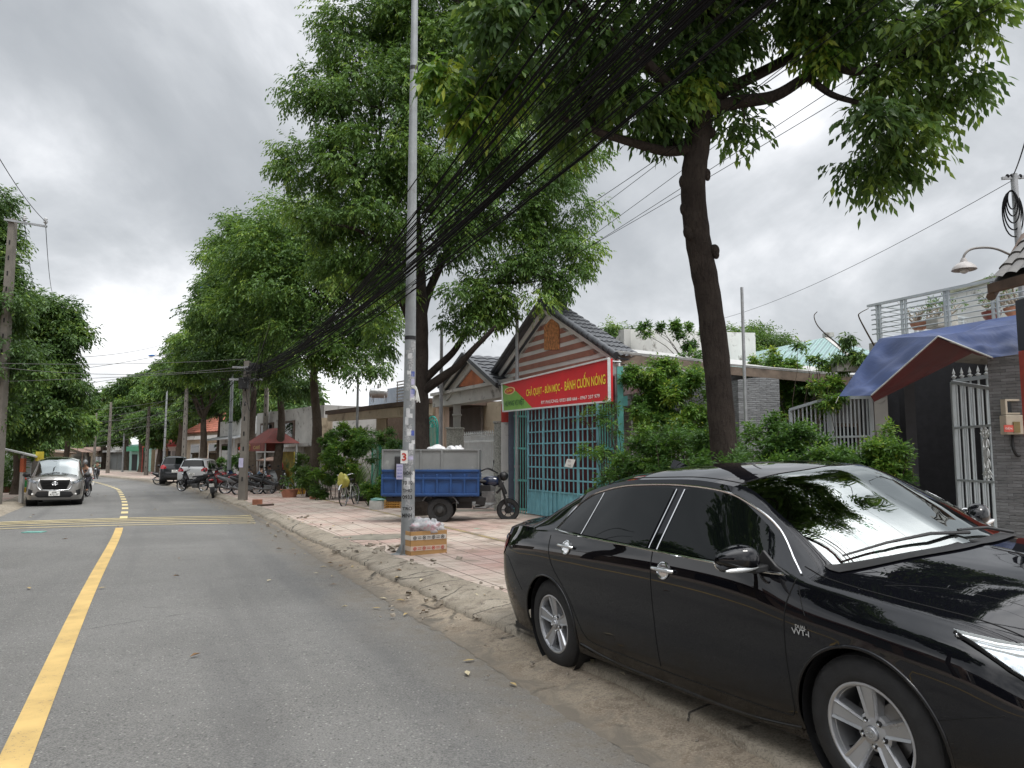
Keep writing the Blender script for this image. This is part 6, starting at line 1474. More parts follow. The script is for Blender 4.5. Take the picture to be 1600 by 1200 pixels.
# pavement side planting further down the street
shrub('garden_shrub', 'big rounded light green shrub behind the bicycle', [sb(535, 690, 27.5, 34, 26), sb(520, 730, 27, 36, 34), sb(555, 690, 27.5, 22, 20), sb(505, 700, 28, 20, 24), sb(560, 680, 28, 22, 14)], 2400, 63, LEAFY, L=.13, Wd=.05, group='planting along the right pavement')
shrub('garden_shrub', 'low mixed green bush right of the potted plants, left of the bicycle', [sb(510, 755, 27, 22, 20), sb(485, 745, 29, 16, 22), sb(470, 735, 31, 16, 22)], 1200, 64, LEAFD, L=.11, Wd=.045, group='planting along the right pavement')
shrub('garden_shrub', 'green creeper covering the mesh fence behind the tricycle tail', [sb(605, 685, 24.5, 30, 12), sb(615, 700, 24, 26, 20), sb(575, 700, 25, 18, 30)], 1300, 65, LEAFB, L=.08, Wd=.035, group='planting along the right pavement')
shrub('garden_shrub', 'leafy green plant in front of the mesh fence, right of the tall grass clump', [sb(585, 765, 23.3, 22, 14), sb(600, 755, 23.6, 16, 14), sb(572, 770, 23.4, 14, 10)], 800, 66, LEAFY, L=.09, Wd=.045, group='planting along the right pavement')
shrub('garden_shrub', 'dark bush between the square concrete pole and the parked white car', [sb(370, 720, 46, 18, 16), sb(350, 735, 47, 16, 14), sb(335, 728, 49, 14, 14)], 900, 67, LEAFB, L=.16, Wd=.07, group='planting along the right pavement')
# tall grass clump
def grass(label, c, n, h, spread, seed, name='lemongrass', m=None):
    rs = np.random.default_rng(seed); rr = random.Random(seed); rt = thing(name, label, 'grass plant', c); b = MB(); tints = []
    for _ in range(n):
        a = rr.uniform(0, 6.28); L = h*rr.uniform(.6, 1.1); o = Vector((rr.gauss(0, .12*spread), rr.gauss(0, .12*spread), 0)); d = Vector((math.cos(a), math.sin(a), 0)); s = Vector((-d.y, d.x, 0))*.018; V = []; lean = rr.uniform(.1, .75)*spread
        for i in range(6):
            t = i/5; q = Vector(c)+o+d*lean*L*t*t*.8+Vector((0, 0, L*(t-.30*lean*t*t))); V += [q-s*(1-t*.9), q+s*(1-t*.9)]
        b.add(V, [(2*i, 2*i+1, 2*i+3, 2*i+2) for i in range(5)]); t0 = rr.uniform(0, 1); tints += [t0]*12
    o = b.build('blade', m or GRASSL, rt); at = o.data.attributes.new('tint', 'FLOAT', 'POINT'); at.data.foreach_set('value', tints); return rt
c = G(545, 780); grass('tall pale lemongrass clump right behind the bicycle', (c.x, c.y+.8, c.z), 950, 1.5, 1.15, 71)
c = G(470, 773); rt = grass('spiky green plant in an orange striped pot at the kerbside tree', (c.x, c.y, c.z+.25), 70, .6, .9, 72, 'potted_plant', GRASSL)
def pot(rt, c, r, h, m, band=None):
    b = MB(); b.lathe([(r*.75, 0), (r, h*.92), (r*1.08, h*.93), (r*1.08, h), (r*.9, h), (r*.85, h*.85), (0, h*.85)], 20, Matrix.Translation(c)); b.build('pot', m, rt, smooth=40)
TERRA = MATS['terracotta']
PO = mat('orange yellow striped pot', (.55, .22, .04), .6, var=.1, col2=(.6, .45, .05, 1), scale=6)
pot(rt, c, .22, .27, PO)
for i, (px, py, r, h, lb, hp) in enumerate(((452, 778, .33, .34, 'large round terracotta planter left of the striped pot', .5), (491, 775, .26, .26, 'pale clay planter at the foot of the leaning tree', .3), (583, 783, .22, .24, 'terracotta pot of leafy herbs left of the polystyrene box', .4), (566, 784, .28, .2, 'low dark pot under the tall grass behind the bicycle', .35))):
    c = G(px, py); rt = thing('potted_plant', lb, 'potted plant', c, 'pots along the right pavement'); pot(rt, c, r, h, [TERRA, mat('pale clay', (.45, .28, .20), .8, var=.2), TERRA, PLASTIC][i])
    rs = np.random.default_rng(80+i); n = 60; leaves_mesh('foliage', LEAFB, rt, np.array([tuple(c)])+np.c_[rs.normal(0, r*.6, n), rs.normal(0, r*.6, n), h+rs.uniform(0, hp, n)], rs.normal(0, 1, (n, 3))+np.array([0, 0, .6]), rs, K=6, L=.11, Wd=.045, droop=.1, rach=.16, hang=.2)
# green mesh fence behind the tricycle tail
NF = ((-5.2, 26.4), (-2.9, 23.8)); a, c = PL(582, 700, *NF), PL(640, 700, *NF); z0 = gz(a.x, a.y); zt = PL(600, 694, *NF).z
root = thing('mesh_fence', 'see through green mesh fence behind the tail of the cargo tricycle', 'fence', (a.x, a.y, z0)); b = MB()
for i in range(49): q = a.lerp(c, i/48); b.tube([(q.x, q.y, z0), (q.x, q.y, zt)], .006, 4, False)
for k in range(30): z = z0+(zt-z0)*k/29; b.tube([(a.x, a.y, z), (c.x, c.y, z)], .006, 4, False)
b.build('mesh', mat('green wire', (.03, .26, .17), .5), root); b = MB()
for t in (0, .22, .6, 1): q = a.lerp(c, t); b.beam((q.x, q.y, z0), (q.x, q.y, zt+.03), .05)
b.build('post', MATS['green wire'], root)
# ------------------------------------------------------------ other vehicles
def gplace(root, px=None, py=None, x=None, y=None, th=0., dz=0.):
    c = G(px, py) if px is not None else Vector((x, y, gz(x, y))); root.location = (c.x, c.y, c.z+dz); root.rotation_euler = (0, 0, th)
VAN_ST = [
 [(-0.84,0,0.32),(-0.93,0,0.48),(-0.95,0,0.66),(-0.93,0,0.92),(-0.9,0,1.12),(-0.66,0,1.68),(-0.6,0,1.74),(-0.5,0,1.77)],
 [(-0.8,0.6,0.32),(-0.9,0.62,0.48),(-0.92,0.62,0.66),(-0.9,0.62,0.92),(-0.86,0.6,1.12),(-0.64,0.48,1.67),(-0.56,0.3,1.745),(-0.46,0,1.775)],
 [(-0.66,0.83,0.3),(-0.72,0.86,0.46),(-0.74,0.87,0.66),(-0.72,0.865,0.92),(-0.68,0.82,1.11),(-0.5,0.62,1.65),(-0.42,0.34,1.755),(-0.36,0,1.785)],
 [(0,0.875,0.26),(0,0.905,0.42),(0,0.91,0.66),(0,0.9,0.9),(0,0.86,1.07),(0.02,0.665,1.69),(0,0.36,1.775),(0,0,1.8)],
 [(0.9,0.875,0.25),(0.9,0.905,0.42),(0.9,0.91,0.66),(0.9,0.9,0.9),(0.9,0.865,1.04),(0.9,0.675,1.7),(0.9,0.36,1.785),(0.9,0,1.81)],
 [(1.7,0.875,0.25),(1.7,0.905,0.42),(1.7,0.91,0.66),(1.7,0.9,0.9),(1.7,0.865,1.02),(1.65,0.665,1.66),(1.68,0.36,1.745),(1.72,0,1.77)],
 [(2.35,0.875,0.26),(2.35,0.905,0.42),(2.35,0.91,0.66),(2.35,0.9,0.9),(2.35,0.86,1.01),(2.2,0.7,1.36),(2.28,0.38,1.42),(2.36,0,1.44)],
 [(2.75,0.87,0.27),(2.75,0.9,0.42),(2.75,0.905,0.66),(2.75,0.89,0.89),(2.7,0.83,1.02),(2.72,0.74,1.08),(2.82,0.4,1.14),(2.9,0,1.16)],
 [(3.25,0.84,0.27),(3.27,0.87,0.42),(3.27,0.88,0.66),(3.25,0.85,0.93),(3.22,0.78,1.03),(3.22,0.62,1.07),(3.28,0.36,1.11),(3.32,0,1.125)],
 [(3.52,0.72,0.27),(3.58,0.76,0.42),(3.57,0.76,0.64),(3.53,0.73,0.905),(3.48,0.68,1.005),(3.46,0.54,1.055),(3.52,0.33,1.085),(3.56,0,1.095)],
 [(3.68,0,0.27),(3.76,0,0.42),(3.76,0,0.62),(3.73,0,0.885),(3.69,0,0.985),(3.67,0,1.025),(3.65,0,1.04),(3.62,0,1.05)]]
def make_van(name, label, paint, front=True, chromeface=True, plate=('60A', '472.27')):
    root = thing(name, label, 'car')
    zones = [('windscreen', WSG, lambda r, t: r > 5.12 and 5 < t < 7), ('rear_window', SIDEG, lambda r, t: 4.15 < r < 4.92 and t < 1.5)]
    o, bvh = grid_body(root, VAN_ST, 7, paint, zones, ((0, .35), (2.75, .35)), .385, rowsub=(6, 4, 6), br=(7,)); sk = Skin(bvh)
    b = wheel_well(root, 0, .385, .35); b2 = wheel_well(root, 2.75, .385, .35); b.add(b2.v, b2.f); b.box((1.35, 0, .26), (4.1, 1.6, .06)); b.build('underbody', PLASTIC, root)
    for s in (-1, 1):
        for pl_ in ([(1.42, 1.05), (2.42, 1.03), (2.20, 1.30), (1.72, 1.60), (1.42, 1.63)], [(.45, 1.07), (1.34, 1.05), (1.34, 1.635), (.45, 1.64)], [(-.50, 1.13), (.37, 1.08), (.37, 1.64), (-.30, 1.60)]):
            w = MB(); sk.patch(w, pl_, s, .005, .06); w.build('door_window', SIDEG, root, smooth=60)
        ch = MB(); sk.line(ch, [(-.5, 1.10), (.5, 1.05), (1.5, 1.02), (2.4, 1.0)], .010, s, .004); ch.build('window_trim', CHROME, root)
        g = MB(); sk.line(g, [(1.38, 1.04), (1.38, .5), (1.4, .35)], .004, s); sk.line(g, [(2.38, 1.0), (2.34, .6), (2.3, .33), (1.4, .30), (.6, .33), (.42, .5), (.3, .8), (.3, 1.05)], .004, s); g.build('shut_line', GAP, root)
        for hx in (1.5, .5): h = MB(); c = sk.side(hx, .93, s, .015); h.box(c, (.18, .025, .03)); h.build('door_handle', CHROME, root, bevel=.006)
        c = sk.side(2.28, 1.05, s, 0); m = MB(); m.ell((c.x-.02, c.y+s*.14, 1.12), (.07, .12, .085)); m.beam((c.x, c.y, 1.05), (c.x, c.y+s*.1, 1.09), .05); m.build('mirror', PLASTIC, root, smooth=60)
        for wx in (0, 2.75): alloy_wheel(root, wx, s, r=.35, rim=.225, y=.79, detail=False)
        # lamps
        hl = MB(); f = lambda y, z, off: sk.dirc((5, y, z), (-1, 0, 0), off)
        sk.patch(hl, [(s*.50, .90), (s*.66, .955), (s*.82, 1.03), (s*.85, 1.0), (s*.80, .92), (s*.66, .86), (s*.52, .84)], fn=f, off=.012, step=.06); hl.build('headlight', MATS['lamp reflector'], root, smooth=50)
        fg = MB(); sk.patch(fg, [(s*.66, .60), (s*.80, .66), (s*.80, .46), (s*.70, .42)], fn=f, off=.010, step=.06); fo = fg.build('fog_lamp_housing', PLASTIC, root); fl = MB(); p = f(s*.66, .47, .02)
        if p: fl.ell(p, (.02, .035, .035)); fl.build('fog_lamp', WHT, fo, smooth=60)
        r_ = lambda y, z, off: sk.dirc((-3, y, z), (1, 0, 0), off)
        tl = MB(); sk.patch(tl, [(s*.50, .98), (s*.50, 1.08), (s*.66, 1.22), (s*.80, 1.16), (s*.845, 1.02), (s*.78, .94)], fn=r_, off=.010, step=.06); tl.build('tail_light', REDL, root, smooth=60)
    f = lambda y, z, off: sk.dirc((5, y, z), (-1, 0, 0), off)
    gr = MB(); sk.patch(gr, [(-.47, .97), (.47, .97), (.44, .82), (.36, .64), (-.36, .64), (-.44, .82)], fn=f, off=.012, step=.06)
    for k in range(5):
        q = [f(y, .69+.055*k, .02) for y in np.linspace(-.38, .38, 9)]; gr.tube([a for a in q if a], .008, 5)
    gr.build('grille', GAP, root)
    if chromeface:
        c = MB()
        for s in (-1, 1):
            q = [f(y, z, .018) for y, z in [(s*.42, .62), (s*.52, .74), (s*.50, .88), (s*.48, .985)]]; c.tube(smooth_pts([a for a in q if a], 4), .022, 6)
        q = [f(y, z, .016) for y, z in [(-.46, .62), (-.2, .60), (.2, .60), (.46, .62)]]; c.tube(smooth_pts([a for a in q if a], 4), .022, 6); c.build('grille_trim', CHROME, root, smooth=60)
        e = MB()
        for ra, rb in ((.085, .058), (.035, .055), (.07, .022)): e.tube([a for a in (f(ra*math.cos(t), .85+rb*math.sin(t)+(.02 if rb == .022 else 0), .03) for t in np.linspace(0, 6.283, 25)) if a], .008, 6, False)
        e.build('emblem', CHROME, root, smooth=60)
    lo = MB(); sk.patch(lo, [(-.52, .56), (.52, .56), (.60, .44), (.50, .36), (-.50, .36), (-.60, .44)], fn=f, off=.010, step=.06); lo.build('lower_intake', PLASTIC, root)
    for side, yf in ((1, f), (-1, lambda y, z, off: sk.dirc((-3, y, z), (1, 0, 0), off))):
        p = yf(0, .50 if side > 0 else .80, .03)
        if not p: continue
        pm = MB(); pm.m = 0; pm.box(p, (.012, .34, .17)); pm.m = 1
        text_mesh(pm, plate[0], p+Vector((side*.01, 0, .040)), (0, side, 0), (0, 0, 1), .055, .15, bold=.01); text_mesh(pm, plate[1], p+Vector((side*.01, 0, -.035)), (0, side, 0), (0, 0, 1), .06, .28, bold=.01); pm.build('number_plate', [WHT, PLASTIC], root)
    rb_ = MB(); rb_.box((-.93, 0, .45), (.06, 1.2, .14)); rb_.build('rear_bumper_insert', PLASTIC, root, bevel=.02)
    it = MB(); it.box((2.2, 0, .88), (.9, 1.4, .22)); it.box((1.2, 0, .5), (2.6, 1.45, .1)); it.build('dashboard', MATS['dark dashboard'], root)
    for x, y in ((1.2, -.38), (1.2, .38)): st = MB(); st.box((x, y, .95), (.16, .48, .7)); st.box((x-.05, y, 1.36), (.1, .25, .15)); st.build('seat', MATS['dark leather'], root, bevel=.04)
    wp = MB(); wp.tube([a for a in (sk.top(2.80, y, .02) for y in (-.6, -.3, 0, .1)) if a], .012, 5); wp.tube([a for a in (sk.top(2.80, y, .02) for y in (.15, .4, .65)) if a], .012, 5); wp.build('wiper', PLASTIC, root)
    return root
SILV = m_paintcar('silver bronze paint', (.30, .29, .275), .6, .35, .5); WHITEP = m_paintcar('pearl white paint', (.55, .56, .57), .2, .35, .4); DKGREY = m_paintcar('dark grey car paint', (.03, .032, .036), .3, .3)
van = make_van('minivan', 'silver minivan facing the camera, parked on the left beyond the rumble strips', SILV)
van.scale = (1, .98, .98)
# nose on the near side, axis nearly along the road
c = G(84, 790); thv = math.atan2(-.875, .485); van.location = c-Vector((math.cos(thv), math.sin(thv), 0))*3.3; van.location.z = gz(van.location.x, van.location.y)-.02; van.rotation_euler = (R(-.8), 0, thv)
mpv = make_van('hatchback', 'pearl white car parked nose away at the kerb behind the row of motorbikes', WHITEP, chromeface=False, plate=('61A', '688.12'))
c = G(298, 762); tm = math.atan2(1, -.16); mpv.location = c+Vector((math.cos(tm), math.sin(tm), 0))*1.0; mpv.location.z = gz(mpv.location.x, mpv.location.y); mpv.rotation_euler = (0, 0, tm); mpv.scale = (.95, .93, .90)
dk = make_van('parked_car', 'dark grey car parked ahead of the pearl white one, mostly hidden', DKGREY, chromeface=False, plate=('60A', '215.40'))
c = G(272, 757); tm = math.atan2(1, -.45); dk.location = c+Vector((math.cos(tm), math.sin(tm), 0))*1.5; dk.location.z = gz(dk.location.x, dk.location.y); dk.rotation_euler = (0, 0, tm)

# --- motorbikes
BIKEP = [mat('black bike plastic', (.02, .02, .022), .25, var=.2), mat('dark red bike plastic', (.22, .02, .025), .25, var=.1), mat('grey bike plastic', (.20, .21, .22), .3, var=.1), mat('blue bike plastic', (.03, .06, .16), .25, var=.1)]
SEATM = mat('black bike seat', (.022, .020, .020), .6, var=.2); ENG = mat('engine metal', (.16, .16, .16), .45, .6, var=.3)
def make_bike(pm, label, group):
    root = thing('motorbike', label, 'motorbike', group=group)
    for x, w, r in ((0, .09, .285), (1.24, .075, .285)):
        wt = thing('wheel', None, None); wt.parent = root
        M = MX((x, 0, r), (math.pi/2, 0, 0)); b = MB(); b.lathe([(r-.055, -w*.4), (r-.02, -w*.5), (r, -w*.2), (r, w*.2), (r-.02, w*.5), (r-.055, w*.4)], 28, M, closed=True); b.build('tyre', RUBBER, wt, smooth=50)
        b = MB(); b.lathe([(r-.05, -.03), (r-.075, 0), (r-.05, .03)], 28, M, closed=True); b.lathe([(.04, -.05), (.04, .05)], 12, M)
        for k in range(5): a = k*1.2566; b.beam(M @ Vector((.03*math.cos(a), .03*math.sin(a), 0)), M @ Vector(((r-.06)*math.cos(a), (r-.06)*math.sin(a), 0)), .03, .02)
        b.build('rim', ALLOY, wt)
    def loft(secs, n=14):
        b = MB(); V = []
        for x, z, w, h in secs:
            for j in range(n):
                a = 2*math.pi*j/n; V.append((x, w*math.copysign(abs(math.cos(a))**.8, math.cos(a)), z+h*math.copysign(abs(math.sin(a))**.8, math.sin(a))))
        k = len(secs); b.add(V, [(i*n+j, i*n+(j+1) % n, (i+1)*n+(j+1) % n, (i+1)*n+j) for i in range(k-1) for j in range(n)]+[tuple(range(n)), tuple(range((k-1)*n, k*n))]); return b
    loft([(-.38, .80, .05, .04), (-.25, .74, .11, .09), (0, .66, .13, .13), (.30, .58, .13, .13), (.52, .48, .10, .12), (.70, .42, .08, .12), (.85, .46, .10, .12)]).build('body', pm, root, smooth=60)
    loft([(-.30, .83, .07, .025), (-.1, .80, .12, .04), (.2, .75, .12, .045), (.42, .74, .10, .04), (.56, .72, .06, .03)]).build('seat', SEATM, root, smooth=60)
    b = loft([(.90, .50, .17, .16), (.96, .62, .20, .14), (1.0, .74, .18, .12), (1.02, .88, .13, .08), (1.0, .97, .10, .05)]); b.build('front_fairing', pm, root, smooth=60)
    b = MB(); b.ell((1.09, 0, .86), (.06, .11, .07)); b.build('headlight', MATS['lamp reflector'], root, smooth=60)
    b = MB(); b.ell((-.38, 0, .78), (.05, .10, .045)); b.build('tail_light', REDL, root, smooth=60)
    b = MB(); b.tube([(.98, -.34, 1.03), (.98, -.14, 1.0), (1.0, 0, .99), (.98, .14, 1.0), (.98, .34, 1.03)], .016, 8); b.build('handlebar', PLASTIC, root, smooth=60)
    for s in (-1, 1):
        b = MB(); b.tube([(1.02, s*.2, 1.0), (1.0, s*.26, 1.13)], .006, 5); b.ell((.99, s*.28, 1.17), (.012, .055, .04)); b.build('mirror', PLASTIC, root, smooth=60)
        b = MB(); b.tube([(1.04, s*.06, .88), (1.24, s*.06, .285)], .022, 8); b.build('fork', ENG, root, smooth=60)
    b = MB(); b.grid(lambda u, v: Vector((1.24+.31*math.cos(.3+2.2*u), (-.06+.12*v), .285+.32*math.sin(.3+2.2*u))), 12, 3); b.build('front_mudguard', pm, root, smooth=60)
    b = MB(); b.grid(lambda u, v: Vector((.31*math.cos(1.4+1.9*u), (-.07+.14*v), .285+.33*math.sin(1.4+1.9*u))), 12, 3); b.build('rear_mudguard', PLASTIC, root, smooth=60)
    b = MB(); b.box((.42, 0, .30), (.34, .22, .22)); b.box((.62, 0, .36), (.2, .16, .14)); b.build('engine', ENG, root, bevel=.03)
    b = MB(); b.tube([(.5, -.12, .24), (.2, -.15, .22), (-.05, -.16, .28), (-.35, -.16, .36)], [.02, .025, .045, .05], 10); b.build('exhaust', ENG, root, smooth=60)
    b = MB(); b.m = 0; b.box((-.42, 0, .56), (.01, .19, .14), (0, R(-15), 0)); b.build('number_plate', WHT, root)
    b = MB(); b.beam((.40, .10, .22), (.28, .26, .02), .02); b.build('side_stand', ENG, root)
    return root
BG = 'motorbikes parked in front of the kiosk'
protos = []
spots = [(333, 778, 110, 0, 'black motorbike parked nearest the road, rear number plate to the camera'), (318, 768, 165, 0, 'black motorbike behind the white car bumper, leftmost of the row'), (352, 772, 25, 2, 'grey motorbike third from the left in the row'),
         (372, 774, 20, 0, 'black motorbike just left of the square concrete pole'), (402, 773, 12, 0, 'long black motorbike right of the square concrete pole, side on'), (362, 766, 150, 1, 'dark red motorbike in the second row left of the lamp post'),
         (386, 766, 155, 3, 'blue motorbike behind the square concrete pole'), (345, 763, 140, 0, 'black motorbike at the back near the white car tail'), (412, 765, 150, 0, 'black motorbike standing close to the seated customers'), (424, 771, 100, 2, 'grey motorbike at the right end of the row by the kiosk post'),
         (355, 760, 60, 1, 'small looking red motorbike in the back row under the bushes'), (246, 757, 30, 0, 'black motorbike alone by the far utility pole beyond the cars')]
for px, py, deg, ci, lb in spots:
    pr = [p for p in protos if p[0] == ci]
    if pr: r_ = copy_tree(pr[0][1]); r_['label'] = lb
    else: r_ = make_bike(BIKEP[ci], lb, BG); protos.append((ci, r_))
    if px == 246 and 'group' in r_.keys(): del r_['group']
    gplace(r_, px, py, th=R(deg), dz=-.01)
    r_.rotation_euler = (R(-7), 0, R(deg))

# --- people (one continuous body each; clothes and hair are children)
SKIN = mat('skin', (.36, .21, .14), .6, var=.06); HAIR = mat('black hair', (.012, .010, .009), .6)
def skinmesh(name, V, E, Rr, m, parent, root=0, sub=2):
    me = bpy.data.meshes.new(name); off = wloc(parent); me.from_pydata([tuple(Vector(v)-off) for v in V], E, []); me.materials.append(m)
    o = bpy.data.objects.new(name, me); COL.objects.link(o); o.parent = parent
    sm = o.modifiers.new('skin', 'SKIN'); sm.use_smooth_shade = True
    for i, r_ in enumerate(Rr): me.skin_vertices[0].data[i].radius = (r_, r_) if isinstance(r_, float) else r_
    me.skin_vertices[0].data[root].use_root = True
    ss = o.modifiers.new('sub', 'SUBSURF'); ss.levels = sub; ss.render_levels = sub; return o
def person(label, J, shirt, trousers, hat=None, loc=(0, 0, 0), th=0, group=None):
    """J: joints in local metres; pelvis, chest, neck, head, (shoulder, elbow, hand)x2, (hip, knee, ankle, toe)x2"""
    root = thing('person', label, 'person', (0, 0, 0), group)
    K = ['pel', 'wai', 'che', 'nec', 'hea', 'sL', 'eL', 'hL', 'sR', 'eR', 'hR', 'pL', 'kL', 'aL', 'tL', 'pR', 'kR', 'aR', 'tR']
    V = [J[k] for k in K]; ix = {k: i for i, k in enumerate(K)}
    E = [('pel', 'wai'), ('wai', 'che'), ('che', 'nec'), ('nec', 'hea'), ('che', 'sL'), ('sL', 'eL'), ('eL', 'hL'), ('che', 'sR'), ('sR', 'eR'), ('eR', 'hR'), ('pel', 'pL'), ('pL', 'kL'), ('kL', 'aL'), ('aL', 'tL'), ('pel', 'pR'), ('pR', 'kR'), ('kR', 'aR'), ('aR', 'tR')]
    rad = dict(pel=.10, wai=.10, che=.12, nec=.05, hea=.085, s=.055, e=.038, h=.028, p=.085, k=.055, a=.038, t=.035)
    Rr = [rad.get(k, rad.get(k[0])) for k in K]
    body = skinmesh('body', V, [(ix[a], ix[b_]) for a, b_ in E], Rr, SKIN, root)
    sub = ['pel', 'wai', 'che', 'sL', 'eL', 'sR', 'eR']; sx = {k: i for i, k in enumerate(sub)}
    Vs = [Vector(J[k]) for k in sub]
    skinmesh('shirt', Vs, [(sx[a], sx[b_]) for a, b_ in E if a in sx and b_ in sx], [rad.get(k, rad.get(k[0]))+.022 for k in sub], shirt, root)
    sub = ['pel', 'pL', 'kL', 'aL', 'pR', 'kR', 'aR']; sx = {k: i for i, k in enumerate(sub)}
    skinmesh('trousers', [J[k] for k in sub], [(sx[a], sx[b_]) for a, b_ in E if a in sx and b_ in sx], [rad.get(k, rad.get(k[0]))+.018 for k in sub], trousers, root)
    h = Vector(J['hea']); b = MB(); b.ell(h+Vector((-.015, 0, .035)), (.115, .10, .115)) if hat else b.ell(h+Vector((-.02, 0, .03)), (.10, .09, .10)); b.build('helmet' if hat else 'hair', hat or HAIR, root, smooth=70)
    for s in (-1, 1):
        hd = Vector(J['hL' if s > 0 else 'hR']); b = MB()
        for k in range(5):
            o = Vector((0, (k-2)*.018, 0)); b.tube([hd+o*.8, hd+o+Vector((.05-.006*abs(k-2), 0, -.015)), hd+o*1.05+Vector((.085-.012*abs(k-2), 0, -.04))], [.010, .009, .007], 6)
        b.build('fingers', SKIN, root, smooth=60)
    n = MB(); n.ell(h+Vector((.085, 0, -.01)), (.02, .015, .025)); n.build('nose', SKIN, root, smooth=70)
    for s in (-1, 1): n = MB(); n.ell(h+Vector((.075, s*.032, .015)), (.012, .014, .008)); n.build('eye', HAIR, root, smooth=70)
    root.location = loc; root.rotation_euler = (0, 0, th); return root
def seated(h=.45, lean=.05, fx=.35, hand=(.32, .72)):
    return dict(pel=(0, 0, h+.10), wai=(.02+lean*.3, 0, h+.28), che=(.04+lean, 0, h+.48), nec=(.06+lean*1.4, 0, h+.62), hea=(.08+lean*1.7, 0, h+.76), sL=(.04+lean, .19, h+.50), eL=(.16+lean, .24, h+.26), hL=(hand[0]+lean, .20, hand[1]), sR=(.04+lean, -.19, h+.50), eR=(.16+lean, -.24, h+.26), hR=(hand[0]+lean, -.20, hand[1]),
                pL=(.05, .10, h+.07), kL=(fx+.08, .14, h+.05), aL=(fx+.05, .14, .09), tL=(fx+.2, .15, .04), pR=(.05, -.10, h+.07), kR=(fx+.08, -.14, h+.05), aR=(fx+.05, -.14, .09), tR=(fx+.2, -.15, .04))
BLUES = mat('light blue shirt', (.20, .34, .50), .8, var=.1); DKT = mat('dark trousers', (.03, .03, .04), .8); WHS = mat('white shirt', (.55, .56, .58), .8); GRS = mat('grey green shirt', (.14, .20, .15), .8)
def rider(label, px, py, deg, ci, shirt, hat, lean=.1):
    pr = [p for p in protos if p[0] == ci][0]; m = copy_tree(pr[1]); m['label'] = label[0]; del m['group']; gplace(m, px, py, th=R(deg))
    J = seated(.72, lean, .42, (.72, 1.02)); J['aL'] = (.38, .2, .34); J['tL'] = (.52, .2, .30); J['aR'] = (.38, -.2, .34); J['tR'] = (.52, -.2, .30); J['kL'] = (.48, .2, .72); J['kR'] = (.48, -.2, .72)
    p = person(label[1], J, shirt, DKT, hat); d = Vector((math.cos(R(deg)), math.sin(R(deg)), 0)); p.location = m.location+d*.12; p.rotation_euler = (0, 0, R(deg))
rider(('motorbike ridden toward the camera beside the silver minivan', 'rider in a white shirt and grey helmet beside the silver minivan'), 136, 776, -82, 2, WHS, mat('grey helmet', (.25, .26, .27), .3))
rider(('distant motorbike with a rider at the bend of the road', 'distant rider in a green shirt at the bend of the road'), 152, 748, -70, 0, GRS, mat('dark green helmet', (.05, .12, .07), .3))
for i, (px, py, deg, sh, lb) in enumerate(((394, 770, 200, BLUES, 'person in a light blue shirt sitting low behind the square concrete pole'), (412, 769, 150, BLUES, 'person in a light blue shirt sitting at the low table under the red awning'), (424, 767, 250, mat('dark red shirt', (.14, .03, .03), .8), 'person in dark clothes sitting nearest the kiosk post'))):
    c = G(px, py); y = c.y+3.2; x = c.x*y/c.y; z = gz(x, y); person(lb, seated(.34, .10, .34, (.40, .62)), sh, DKT, None, (x, y, z), R(deg), 'customers sitting at the kiosk')
    st = thing('stool', ['low red plastic stool under the person behind the concrete pole', 'low red plastic stool under the person at the kiosk table', 'low red plastic stool under the person by the kiosk post'][i], 'stool', (x, y, z), 'stools at the kiosk'); b = MB(); b.box((x, y, z+.33), (.3, .3, .03)); b.build('seat', MATS['dark red bike plastic'], st, bevel=.01)
    for sx in (-1, 1):
        for sy in (-1, 1): b = MB(); b.beam((x+sx*.12, y+sy*.12, z+.32), (x+sx*.15, y+sy*.15, z), .03); b.build('leg', MATS['dark red bike plastic'], st)
c = G(412, 769); y = c.y+3.0; x = c.x*y/c.y+.75; z = gz(x, y); t = thing('low_table', 'low grey metal table among the seated customers', 'table', (x, y, z)); b = MB(); b.box((x, y, z+.52), (.7, .5, .03)); b.build('table_top', STEEL, t)
for sx in (-1, 1):
    for sy in (-1, 1): b = MB(); b.beam((x+sx*.3, y+sy*.2, z+.5), (x+sx*.3, y+sy*.2, z), .025); b.build('leg', STEEL, t)

